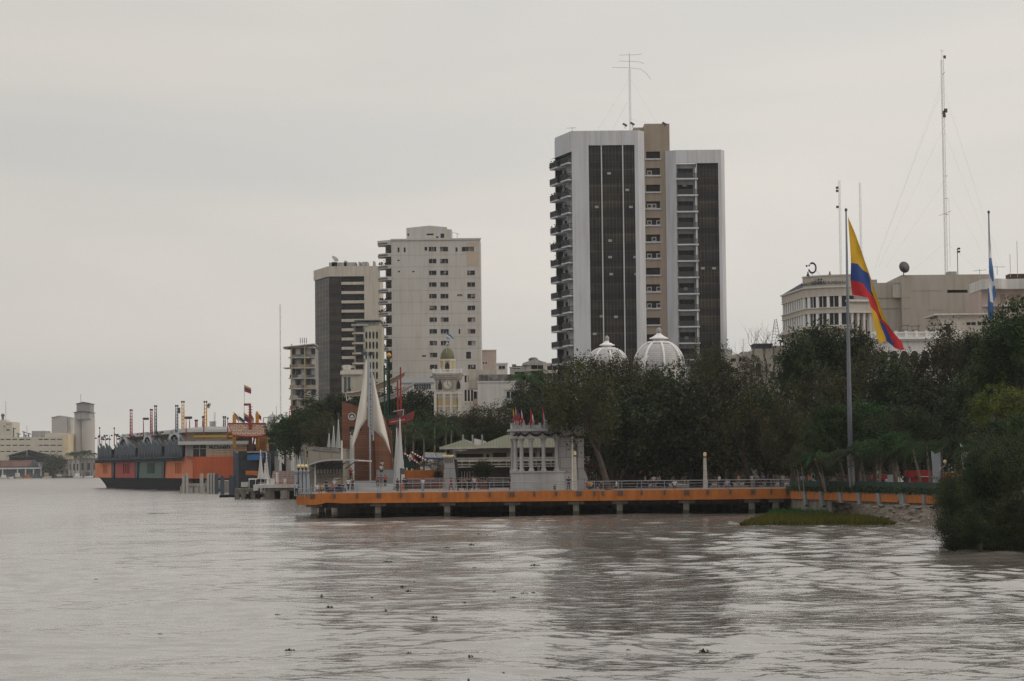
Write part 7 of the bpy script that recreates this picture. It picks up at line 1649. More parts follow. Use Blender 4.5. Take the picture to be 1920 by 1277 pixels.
# food hall with green roofs
F = Fr('food_hall', 838, 345, ZD); F.tag('two storey food hall with green sheet roofs behind the round colonnade', 'building'); R, P = F.R, F.P
M_groof = grid_mat('green ribbed roof',(0.085,0.10,0.045),(0.105,0.12,0.055),(0.05,0.062,0.03),0.42,60,0.07,rough=0.6)
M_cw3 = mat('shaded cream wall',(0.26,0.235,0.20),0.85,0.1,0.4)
x1 = P(1105,860)[0]; zb_ = P(900,862)[1]; ze = P(900,838.5)[1]
wn = [R(856,851,906,858.5),R(912,851,917,858.5),R(924,849,950,858),R(956,849,974,858),R(982,849,1004,858),R(1012,849,1036,858),R(1045,849,1070,858)]
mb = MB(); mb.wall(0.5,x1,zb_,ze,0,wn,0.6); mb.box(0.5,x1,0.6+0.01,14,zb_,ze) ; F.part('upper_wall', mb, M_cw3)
for h in wn: mb = MB(); mb.box(h[0],h[1],0.5,0.605,h[2],h[3]); F.part('window', mb, M_dark)
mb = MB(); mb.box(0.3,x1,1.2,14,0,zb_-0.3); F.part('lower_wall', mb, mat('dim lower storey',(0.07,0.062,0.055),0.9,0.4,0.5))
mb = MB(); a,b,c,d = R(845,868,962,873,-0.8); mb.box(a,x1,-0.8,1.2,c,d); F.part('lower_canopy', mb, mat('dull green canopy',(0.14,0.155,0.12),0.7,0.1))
for (a_,b_) in ((866,886),(887,895)):
    a,b,c,d = R(a_,884,b_,905,1.1); mb = MB(); mb.box(a,b,1.05,1.199,0,d); F.part('glass_door', mb, M_glass); mb = MB()
    for i in range(5): x = a+(b-a)*i/4; mb.box(x-0.06,x+0.06,0.95,1.049,0,d)
    F.part('door_frame', mb, M_cream)
for u_ in (852,957.5,1010,1060): a,b,c,d = R(u_-2.3,840,u_+2.3,900,-0.5); mb = MB(); mb.box(a,b,-0.5,0.0,0,d); F.part('column', mb, M_conc2)
zr = P(895,861)[1]
mb = MB(); mb.box(P(853,861)[0],x1+1,-2.0,0,zr-0.35,zr-0.05); F.part('gallery_slab', mb, M_cream)
mb = MB(); 
for dz in (0.15,-0.75,-1.1): mb.box(P(853,861)[0],x1+1,-2.1,-2.02,zr+dz-0.06,zr+dz+0.06)
for i in range(20): x = P(853,861)[0]+i*1.05; mb.box(x-0.05,x+0.05,-2.1,-2.0,zr-1.1,zr+0.15)
F.part('gallery_rail', mb, M_cream)
def hip(u0,u1,ua,va,ve,y0,yd,name='roof'):
    a = P(u0,ve,y0); b = P(u1,ve,y0); t = P(ua,va,y0+yd); mb = MB()
    mb._a([(a[0],y0,a[1]),(b[0],y0,b[1]),(t[0],y0+yd,t[1]),(b[0],y0+2*yd,b[1]),(a[0],y0+2*yd,a[1])],[(0,1,2),(1,3,2),(3,4,2),(4,0,2)]); o = F.part(name, mb, M_groof)
    q = MB(); q.box(a[0],b[0],y0-0.05,y0+0.05,a[1]-0.3,a[1]-0.01); q.build('gutter', M_cream, o)
hip(824,896,870,824,838.5,-1.5,4)
a = P(893,836.5,-1.8); b = P(1110,836.5,-1.8); t0 = P(948,816,5); t1 = P(1060,815,5); mb = MB()
mb._a([(a[0],-1.8,a[1]),(b[0],-1.8,b[1]),(t1[0],5,t1[1]),(t0[0],5,t0[1]),(b[0],12,b[1]),(a[0],12,a[1])],[(0,1,2,3),(1,4,2),(4,5,3,2),(5,0,3)]); o = F.part('roof', mb, M_groof)
q = MB(); q.box(a[0],b[0],-1.85,-1.75,a[1]-0.3,a[1]-0.01); q.build('gutter', M_cream, o)
mb = MB(); mb.prism([P(871,823.5,6),P(893,832,6),P(893,838,6),P(873,832,6)],6,6.3); mb.prism([P(889,822,8),P(911,827,8),P(911,834,8),P(889,835,8)],8,8.3); mb.prism([P(926,825,8),P(935,821,8),P(935,828,8)],8,8.2); F.part('white_gable', mb, M_white2)
for u_ in (868,886,904): x,z = P(u_,815,5); mb = MB(); mb.box(x-0.12,x+0.12,5,5.2,z-2,z); F.part('roof_post', mb, M_grey)
F = Fr('ceiling_fan', 862, 342, P(862,845)[1]+ZD); F.tag('small grey outdoor fan under the left green roof', 'fan'); mb = MB(); mb.lathe([(0.15,-0.1),(0.2,0.1)],0,0,8); 
for i in range(4): a_ = rad(90*i+20); mb.box(min(0,1.1*math.cos(a_)),max(0.05,1.1*math.cos(a_)),-0.05,0.05,0.08*math.sin(a_)-0.05,0.08*math.sin(a_)+0.05)
F.part('blade', mb, M_grey)
F = Fr('potted_planter', 903, 322, ZD); F.tag('long brown planter box on the promenade left of the colonnade', 'planter'); mb = MB(); a,b,c,d = F.R(900,905,916,914); mb.box(a,b,0,1.2,0,0.75); F.part('box', mb, mat('dark red planter',(0.13,0.05,0.04),0.8,0.15)); mb = MB(); mb.box(a+0.1,b-0.1,0.1,1.1,0.75,0.8); F.part('soil', mb, M_dark)
# round colonnade (monument)
YR = 300.0
F = Fr('colonnade_monument', 1040, YR, ZD); F.tag('grey marble semicircular colonnade with black swags and small flags on top', 'monument'); R, P = F.R, F.P
# plan: columns on a gentle arc, from left end to the solid right wall
cu = [(961.5,2.6),(966.5,1.0),(978,0.2),(996,-0.3),(1019,-0.2),(1043.5,0.6)]
zc0, zc1 = P(1000,883)[1], P(1000,822)[1]
def arcband(mb, off, z0, z1, inner=1.1, pts=None, right=True):
    pts = pts or [(958.5,6.0),(958.5,3.0),(963,1.0),(978,0.0),(996,-0.4),(1019,-0.3),(1043,0.4),(1050,0.8)]
    f = [(P(u,850,y)[0],y) for u,y in pts]; o_ = [(x-off*(0.7 if i<3 else 0), y-off) for i,(x,y) in enumerate(f)]; n_ = [(x+(inner if i<3 else 0), y+inner) for i,(x,y) in enumerate(f)]
    mb.prism_z(o_+n_[::-1], z0, z1)
mb = MB(); pl_ = [(957.5,8),(957.5,2.6),(963,0.4),(978,-0.6),(996,-1.0),(1019,-0.9),(1045,-0.2),(1072,1.0),(1072,8)]; f = [(P(u,890,y)[0],y) for u,y in pl_]
mb.prism_z(f,-0.1,zc0-0.22); F.part('plinth', mb, mat('pale grey marble base',(0.40,0.41,0.43),0.55,0.12,0.6,streak=0.12))
mb = MB(); f2 = [(x+(-0.12 if i<3 else 0),y-0.15) for i,(x,y) in enumerate(f)]; mb.prism_z(f2,zc0-0.22,zc0-0.05); mb.prism_z([(x+(-0.1 if i<3 else 0),y-0.1) for i,(x,y) in enumerate(f)],-0.1,0.35); F.part('plinth_moulding', mb, M_stone)
for (u_,y) in cu+[(1048,1.2)]:
    x = P(u_,850,y)[0]; r = 0.25; y += 0.15; mb = MB(); mb.lathe([(r*1.5,zc0-0.06),(r*1.5,zc0+0.1),(r*1.15,zc0+0.22),(r,zc0+0.35),(r*0.86,zc1-0.55),(r*1.05,zc1-0.5),(r*1.0,zc1-0.4),(r*1.5,zc1-0.12),(r*1.6,zc1-0.1),(r*1.6,zc1)],x,y,14); F.part('column', mb, M_stone, smooth=False)
zp = [P(1000,v)[1] for v in (822,817.5,808.5,804,795)]
mb = MB(); arcband(mb,0.25,zp[0],zp[1]); arcband(mb,0.15,zp[1]+0.002,zp[2]); F.part('entablature', mb, M_stone)
mb = MB(); arcband(mb,0.75,zp[2]+0.003,zp[2]+0.14); arcband(mb,0.62,zp[2]+0.142,zp[3]-0.02); F.part('cornice', mb, M_stone)
mb = MB(); arcband(mb,0.1,zp[3],zp[4]-0.12,0.3)
for (u_,y) in ((959,3.4),(962.3,1.0),(970.5,0.45),(982.5,0.0),(994,-0.3),(1012,-0.4),(1020,-0.35),(1042,0.3)): x = P(u_,800,y)[0]; mb.box(x-0.16,x+0.16,y-0.28,y+0.2,zp[3]-0.01,zp[4]+0.15)
F.part('parapet', mb, M_stone)
# black swags
mb = MB(); us_ = [961,968,975.5,992.5,1017,1042,1066]; ys_ = [1.2,0.5,-0.1,-0.6,-0.55,0.2,1.2]
for i in range(len(us_)-1):
    a = Vector((P(us_[i],812,ys_[i])[0],ys_[i],zp[2]-0.15)); b = Vector((P(us_[i+1],812,ys_[i+1])[0],ys_[i+1],zp[2]-0.15)); path = []; rr = []
    for j in range(9): t = j/8; p = a.lerp(b,t); p.y -= 0.12; p.z -= 0.38*math.sin(math.pi*t); path.append(p); rr.append(0.05+0.10*math.sin(math.pi*t))
    mb.tube(path, rr, 6)
F.part('black_swag', mb, mat('black cloth',(0.02,0.02,0.025),0.9), smooth=True)
# solid right wing with buttress
mb = MB(); xw0 = P(1048,850,0.8)[0]; xw1 = P(1077,850,1.0)[0]; mb.box(xw0+0.01,xw1,0.75,4,zc0-0.04,zp[1]); mb.box(xw0-0.05,xw1+1.2,0.3,4.2,zp[1],P(1060,800)[1]); mb.box(xw1,P(1095,850,1.5)[0],1.5,5,0,P(1085,822)[1]); F.part('solid_wing', mb, M_blk)
mb = MB(); mb.prism([(P(1083,918,0.6)[0],0),(P(1106,918,0.6)[0],0),(P(1101,892,0.6)[0],P(1101,892,0.6)[1]),(P(1095,880,0.6)[0],P(1095,880,0.6)[1]),(P(1095,830,0.6)[0],P(1095,830,0.6)[1]),(P(1083,830,0.6)[0],P(1083,830,0.6)[1])],0.9,1.499); F.part('buttress', mb, M_blk)
mb = MB(); x = P(1073,870,0.2)[0]; mb.bar((x,0.2,0),(x,0.2,P(1073,815,0.2)[1]),0.08,6); F.part('drain_pipe', mb, M_wht)
# statues (busts) and flags along the parapet
for i,(u_,y) in enumerate(((968,1.2),(979,0.6),(998,0.4),(1022,0.5))):
    pz = P(u_,795,y); r0 = empty('stone_urn', (F.o.x+pz[0], F.o.y+y, F.o.z+zp[4]-0.6)); tag(r0, 'white rounded stone finial on the colonnade parapet, %s from the left' % ('first','second','third','fourth')[i], 'finial', 'stone finials on the colonnade')
    mb = MB(); mb.lathe([(0.2,0),(0.22,0.4),(0.3,0.7),(0.28,1.0),(0.15,1.2),(0.05,1.3)],0,0,10); mb.build('finial', M_stone, r0, True)
def hflag(label, ut, vt_, vb, du, mats_, wd=3.4, Y=YR-1.0):
    D = Fr('flag', ut, Y, F.o.z+zp[3]-ZD*0); D.tag(label, 'flag', 'small flags on the colonnade'); h = vb-vt_; P_ = []
    for i in range(3):
        a0, a1 = i/3, (i+1)/3
        P_.append([(ut+0.1+a0*du*0.6,vt_+h*a0*0.55),(ut+du*0.3+wd*a0**0.5,vt_+h*(0.3+a0*0.5)),(ut+du*0.8+wd*0.5,vt_+h*(0.62+a0*0.38)) ,(ut+du*0.6+wd*0.1,vt_+h*min(1,0.72+a1*0.28)),(ut+du*0.2+wd*a1**0.5*0.6,vt_+h*(0.35+a1*0.5)),(ut+0.1+a1*du*0.6,vt_+h*a1*0.6)])
    cl = [([(ut,vt_),(ut+wd*0.5,vt_+h*0.3),(ut+wd*0.55,vt_+h*0.62),(ut,vt_+h*0.45)],0),([(ut+wd*0.5,vt_+h*0.3),(ut+wd*0.95,vt_+h*0.5),(ut+wd*0.9,vt_+h*0.8),(ut+wd*0.55,vt_+h*0.62)],1),([(ut,vt_+h*0.45),(ut+wd*0.55,vt_+h*0.62),(ut+wd*0.9,vt_+h*0.8),(ut+wd*0.2+du,vt_+h),(ut-1+du,vt_+h*0.9)],2)]
    flagcloth(D,'flag_cloth',cl,mats_,0.08,2.5,cuts=3); a = D.P(ut,vb+2); b = D.P(ut,vt_-3); mb = MB(); mb.bar((a[0],0.05,a[1]-0.2),(b[0],0.05,b[1]),0.04,5); D.part('pole', mb, M_dsteel)
hflag('yellow topped red flag, leftmost on the colonnade',962,765,794,0,[FY,FN,FR],4)
hflag('yellow and blue flag, second on the colonnade',966.5,762,792,0,[FY,FN,FR],3.5)
hflag('broad red and blue flag, third on the colonnade',969.5,766,790,0.5,[FN,FR,FR],5.5)
hflag('white and red flag, fourth on the colonnade',977.5,768,797,-1.5,[FW,FR,FR],4)
hflag('white, red and dark blue flag, fifth on the colonnade',995,765,798,-1.5,[FR,FW,FR],5.5)
hflag('narrow red and white flag, rightmost on the colonnade',1017.5,762,797,0,[FR,FW,FR],3)
# lamp columns on the promenade edge
def lampcol(label, u_, Y, vt_, wpx=8):
    D = Fr('lamp_column', u_, Y, ZD); D.tag(label, 'lamp column', 'white stone lamp columns'); zt = D.P(u_-1,vt_+9)[1]; w_ = wpx*Y/FPX/2; mb = MB()
    n = 5
    for i in range(n): z0_,z1_ = zt*i/n, zt*(i+1)/n-0.03; a,b = w_*(1-0.35*i/n), w_*(1-0.35*(i+1)/n); mb.prism([(-a,z0_),(a,z0_),(b,z1_),(-b,z1_)],-a,a)
    D.part('shaft', mb, mat('pale stone',(0.46,0.44,0.41),0.8,0.1,0.8,streak=0.15))
    mb = MB(); mb.lathe([(w_*0.55,zt-0.03),(w_*0.5,zt+0.12),(w_*0.85,zt+0.16)],0,0,12); D.part('collar', mb, M_dsteel); mb = MB(); mb.lathe([(w_*0.7,zt+0.16),(w_*0.75,zt+0.55),(w_*0.5,zt+0.62)],0,0,12); D.part('lamp_glass', mb, M_globe)
lampcol('tapering pale stone lamp column in front of the colonnade wing',1078.5,291,847); lampcol('tapering pale stone lamp column standing alone before the dark trees',1322.5,291,849)
D = Fr('promenade_lamp', 751.5, 292, ZD); D.tag('slim black lamp post with a square lantern before the big cone sail', 'lamp'); zt = D.P(751.5,878)[1]; mb = MB(); mb.box(-0.07,0.07,-0.07,0.07,-0.1,zt); D.part('post', mb, M_dark); mb = MB(); x,z = D.P(754.5,884); mb.box(x-0.25,x+0.25,-0.2,0.2,z-0.35,z+0.35); mb.box(0,x,-0.03,0.03,z+0.35,z+0.42); D.part('lantern', mb, M_dsteel)
# sail blades behind planter wall (right)
for (pts,Y,lb) in (([(1588,853),(1601,858),(1604,918),(1594,918)],268,'grey blade pylon standing at the foot of the tall flagpole'),
   ([(1664,890),(1674,890),(1675,920),(1666,920)],262,'short grey blade pylon between the planter fins'),
   ([(1746,845),(1754,852),(1763,848),(1764,925),(1752,925)],250,'tall grey blade pylon left of the round street lamp'),
   ([(1800,831),(1819,852),(1806,859),(1806,874),(1822,905),(1809,910)],246,'white pointed sail blade half hidden by leaves on the right'),
   ([(1516,864),(1520,863),(1526,880),(1533,915),(1526,915)],282,'slim grey blade pylon behind the pier end')):
    D = Fr('blade_pylon', pts[0][0], Y, ZD); D.tag(lb, 'pylon'); mb = MB(); mb.prism([D.P(*q) for q in pts],-0.15,0.15); D.part('blade', mb, mat('pale blue grey panel',(0.30,0.34,0.38),0.6,0.1,0.8,streak=0.15))
D = Fr('street_lamp', 1763, 249, ZD); D.tag('round amber globe street lamp on an arm beside the tall grey blade', 'lamp'); x,z = D.P(1772,865.5); r = 3.6*249/FPX
mb = MB(); mb.lathe([(0.02,z-r)]+[(r*math.cos(rad(t)),z+r*math.sin(rad(t))) for t in range(-70,71,14)]+[(0.02,z+r)],x,0,14); D.part('globe', mb, M_globe, smooth=True); mb = MB(); mb.bar((0,0,0),(0,0,z-0.3),0.05,6); mb.bar((0,0,z-0.75),(x,0,z-0.45),0.035,5); mb.bar((x,0,z-0.45),(x,0,z-r),0.035,5); D.part('pole', mb, M_steel)
# stalls and vehicles glimpsed between trunks
def stall(label, u0,u1,v0,v1,Y,m,m2=None):
    D = Fr('kiosk', u0, Y, ZD); D.tag(label, 'kiosk'); a,b,c,d = D.R(u0,v0,u1,v1); mb = MB(); mb.box(a,b,0,1.8,0,c+(d-c)*0.62); D.part('counter', mb, m2 or M_dsteel); mb = MB(); mb.box(a-0.2,b+0.2,-0.4,2.0,c+(d-c)*0.66,d); D.part('awning', mb, m)
    for x in (a+0.05,b-0.05): q = MB(); q.box(x-0.05,x+0.05,-0.1,-0.02,0,d-0.1); D.part('post', q, M_grey)
stall('red kiosk with white lettering strips right of the colonnade',1098,1119,869,889,318,M_red); stall('orange framed kiosk between dark trunks, middle of the pier',1195,1216,880,900,325,M_orng2)
stall('red food kiosk behind the green netting under the palms',1705,1750,882,915,262,M_red,M_red); stall('orange red kiosk right of the tall grey blade',1768,1800,886,912,255,M_orng2,M_red); stall('small red kiosk left of the food kiosk behind thin trunks',1640,1660,890,915,285,M_red)
stall('blue topped stall at the right edge beside the bush',1826,1852,901,916,240,mat('bright blue sheet',(0.04,0.16,0.42),0.6,0.2,1.0),M_dsteel)
D = Fr('parked_van', 1404, 345, ZD); D.tag('white van with dark windows parked behind the trees, centre right', 'van'); a,b,c,d = D.R(1404,872,1432,889); mb = MB(); mb.prism([(a,0.4),(b,0.4),(b,c+1.0),(b-1.0,c+(d-c)*0.6),(b-1.4,d),(a,d)],0,2); D.part('body', mb, M_wht); mb = MB(); mb.box(a+0.3,b-1.8,-0.03,0.1,c+(d-c)*0.5,d-0.2); D.part('window', mb, M_glass)
for x in (a+0.7,b-0.9): q = MB(); q.lathe([(0.35,-0.1),(0.35,0.1)],0,0,12); o = D.part('wheel', q, M_dark); o.location=(x,0,0.35); o.rotation_euler=(rad(90),0,0)
# far side of the park: a dim hedge and street wall closing the view under the crowns
mb = MB(); struct(MB().box(xat(960,420,3),160,420,421,ZD-0.2,ZD+7.5).build('street_wall', mat('distant street wall',(0.10,0.09,0.08),0.95,0.6,0.25))) if False else None
D = Fr('market_table', 620, 300, ZD); D.tag('low vendor table draped in dark blue beside the seated people', 'table'); a,b,c,d = D.R(612,906,642,924); mb = MB(); mb.box(a,b,0,1.0,0.0,0.75); D.part('cloth', mb, mat('dark blue cloth',(0.04,0.055,0.10),0.9,0.3,1.5)); mb = MB(); 
for i in range(9): x = a+(b-a)*(i+0.5)/9; mb.box(x-0.12,x+0.12,0.2,0.5,0.75,0.9)
D.part('goods', mb, M_cream)
for u_,lb in ((626,'left'),(634,'right')):
    pass
D = Fr('vendor_parasol', 629, 301, ZD); D.tag('flat light vendor shade frame over the low table', 'parasol'); mb = MB(); a,b,c,d = D.R(625,897.5,637,899.5); mb.prism([(a,d-0.1),(b,d+0.05),(b,d+0.12),(a,d)],-0.6,0.6); D.part('shade', mb, M_cream); mb = MB(); mb.bar((a+0.1,0,0),(a+0.1,0,d-0.1),0.04,5); mb.bar((b-0.1,0,0),(b-0.1,0,d),0.04,5); D.part('pole', mb, M_wht)
# wall of the opposite street, seen between trunks
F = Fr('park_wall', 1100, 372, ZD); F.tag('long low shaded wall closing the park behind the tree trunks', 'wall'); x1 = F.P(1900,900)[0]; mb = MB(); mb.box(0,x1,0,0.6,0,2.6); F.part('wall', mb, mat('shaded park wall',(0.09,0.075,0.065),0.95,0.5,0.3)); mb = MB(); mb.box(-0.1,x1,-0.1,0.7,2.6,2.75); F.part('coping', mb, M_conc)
# ================================================================== TREES
def crown_mesh(name, seed, R=(5.0,5.0,4.0), lobes=13, clumps=210, per=34, leaf=0.30, spread=0.55, m=None, droop=0.0, kind_sym=False, fill=0.0):
    rg = np.random.default_rng(seed); R = np.array(R); C = []
    L_ = []
    for i in range(lobes):
        d = rg.normal(size=3); d /= np.linalg.norm(d); d[2] = d[2] if kind_sym else abs(d[2])*1.1-0.4
        L_.append((d*R*rg.uniform(0.42,0.72), rg.uniform(0.30,0.46)))
    L_.append((np.array([0,0,0.0]), 0.6))
    for i in range(clumps):
        c, rr = L_[rg.integers(len(L_))]; d = rg.normal(size=3); d /= np.linalg.norm(d)
        k = rg.uniform(0.72,1.08) if rg.random() > fill else rg.uniform(0.1,0.6); C.append(c+d*R*rr*k)
    C = np.array(C); n = clumps*per
    P_ = np.repeat(C, per, 0)+rg.normal(size=(n,3))*np.array([spread,spread,spread*0.6])*rg.uniform(0.5,1.25,size=(clumps,1)).repeat(per,0)
    P_[:,2] -= droop*rg.uniform(0,1,n)
    lo, hi = np.percentile(P_,2,axis=0), np.percentile(P_,98,axis=0); P_ = (P_-(lo+hi)/2)*(R*1.9/(hi-lo))
    a = rg.normal(size=(n,3)); a[:,2] *= 0.45; a /= np.linalg.norm(a,axis=1)[:,None]
    b = rg.normal(size=(n,3)); b = np.cross(a,b); b /= np.linalg.norm(b,axis=1)[:,None]
    s = leaf*rg.uniform(0.6,1.35,size=(n,1)); a *= s*0.62; b *= s*0.34
    V = np.stack([P_-a, P_-b, P_+a, P_+b], 1).reshape(-1,3)
    me = bpy.data.meshes.new(name); me.vertices.add(4*n); me.vertices.foreach_set('co', V.ravel().astype(np.float32))
    me.loops.add(4*n); me.loops.foreach_set('vertex_index', np.arange(4*n, dtype=np.int32))
    me.polygons.add(n); me.polygons.foreach_set('loop_start', np.arange(0,4*n,4,dtype=np.int32)); me.polygons.foreach_set('loop_total', np.full(n,4,dtype=np.int32))
    me.materials.append(m); me.update(calc_edges=True); return me
CR = {
 'dark': [crown_mesh('dark_crown', s, clumps=330, per=38, m=LF_dark, leaf=0.38, fill=0.15, spread=0.48) for s in (1,2,3)],
 'olive': [crown_mesh('olive_crown', s, clumps=240, per=36, m=LF_olive, leaf=0.30, spread=0.5, droop=0.5, fill=0.15) for s in (4,5,6)],
 'green': [crown_mesh('green_crown', s, clumps=330, per=38, m=LF_green, leaf=0.40, fill=0.15, spread=0.48) for s in (7,8)],
 'thin': [crown_mesh('thin_crown', s, clumps=130, per=26, m=LF_olive, leaf=0.28, spread=0.42, lobes=10) for s in (9,10)],
 'yellow': [crown_mesh('yellow_crown', s, clumps=170, per=36, m=LF_yel, leaf=0.36, spread=0.5) for s in (11,)],
 'bush': [crown_mesh('bush_crown', s, R=(5,5,5), kind_sym=True, clumps=560, per=40, m=LF_dark, leaf=0.20, spread=0.42, fill=0.3) for s in (12,13)],
 'flat': [crown_mesh('flat_crown', s, R=(5,5,2.0), clumps=170, per=34, m=LF_green, leaf=0.26, spread=0.4) for s in (14,)],
}
def trunk(mb, base, top, r, rng, targets, lean=0.0):
    mid = base.lerp(top,0.55)+Vector((rng.uniform(-.5,.5)*(1+lean), rng.uniform(-.4,.4), 0)); q1 = base.lerp(mid,0.5)+Vector((rng.uniform(-.2,.2),0,0))
    mb.tube([base-Vector((0,0,0.4)), base+Vector((0,0,0.3)), q1, mid, top],[r*1.5,r*1.1,r*0.95,r*0.75,r*0.35],8)
    for t in targets:
        s = base.lerp(top, rng.uniform(0.35,0.7)); s = q1.lerp(mid, rng.uniform(0.2,1.0)); m_ = s.lerp(t,0.5)+Vector((0,0,rng.uniform(0.0,0.8))); mb.tube([s,m_,t],[r*0.5,r*0.32,r*0.1],6)
        for k in range(2):
            e = t+Vector((rng.uniform(-1.5,1.5),rng.uniform(-1.5,1.5),rng.uniform(0.3,1.6))); mb.tube([m_.lerp(t,0.6),e],[r*0.2,r*0.05],4)
TREES = 0
def tree(label, u, vc, hw, hh, Y, kind='dark', name='tree', base_u=None, zb_=None, tr=0.3, tm=None, group=None, ntr=1, cat='tree', vary=True):
    global TREES
    TREES += 1; rng = random.Random(TREES*7+3); z0 = ZD if zb_ is None else zb_
    c = pt(u, vc, Y); bx = xat(base_u if base_u else u+rng.uniform(-6,6), Y, z0); r0 = empty(name, (bx, Y, z0)); tag(r0, label, cat, group)
    me = CR[kind][TREES % len(CR[kind])]
    o = bpy.data.objects.new('crown', me); COL.objects.link(o); o.parent = r0; w_ = hw*Y/FPX; h_ = hh*Y/FPX
    w_ *= 1.06; h_ *= 0.97; sx = w_/4.75; sz = h_/(3.8 if kind!='bush' else 4.75); 
    if kind == 'flat': sz = h_/1.9
    o.location = (c.x-bx, 0, c.z-z0-h_*0.02); o.scale = (sx, (sx+sz)/2, sz); o.rotation_euler = (0, 0, rng.uniform(-0.5,0.5)+ (math.pi if rng.random()<0.5 else 0))
    mb = MB(); C = Vector((c.x-bx, 0, c.z-z0))
    for k in range(ntr):
        off = Vector(((k-(ntr-1)/2)*0.9, rng.uniform(-.5,.5), 0)); tg = [C+Vector((rng.uniform(-.6,.6)*w_, rng.uniform(-.5,.5)*w_, rng.uniform(-.3,.6)*h_)) for _ in range(6)]
        trunk(mb, off, C+Vector((rng.uniform(-.2,.2)*w_,0,h_*0.3)), tr, rng, tg)
    mb.build('trunk', tm or M_trunk, r0, True); return r0
G_ = 'shade trees along the promenade'
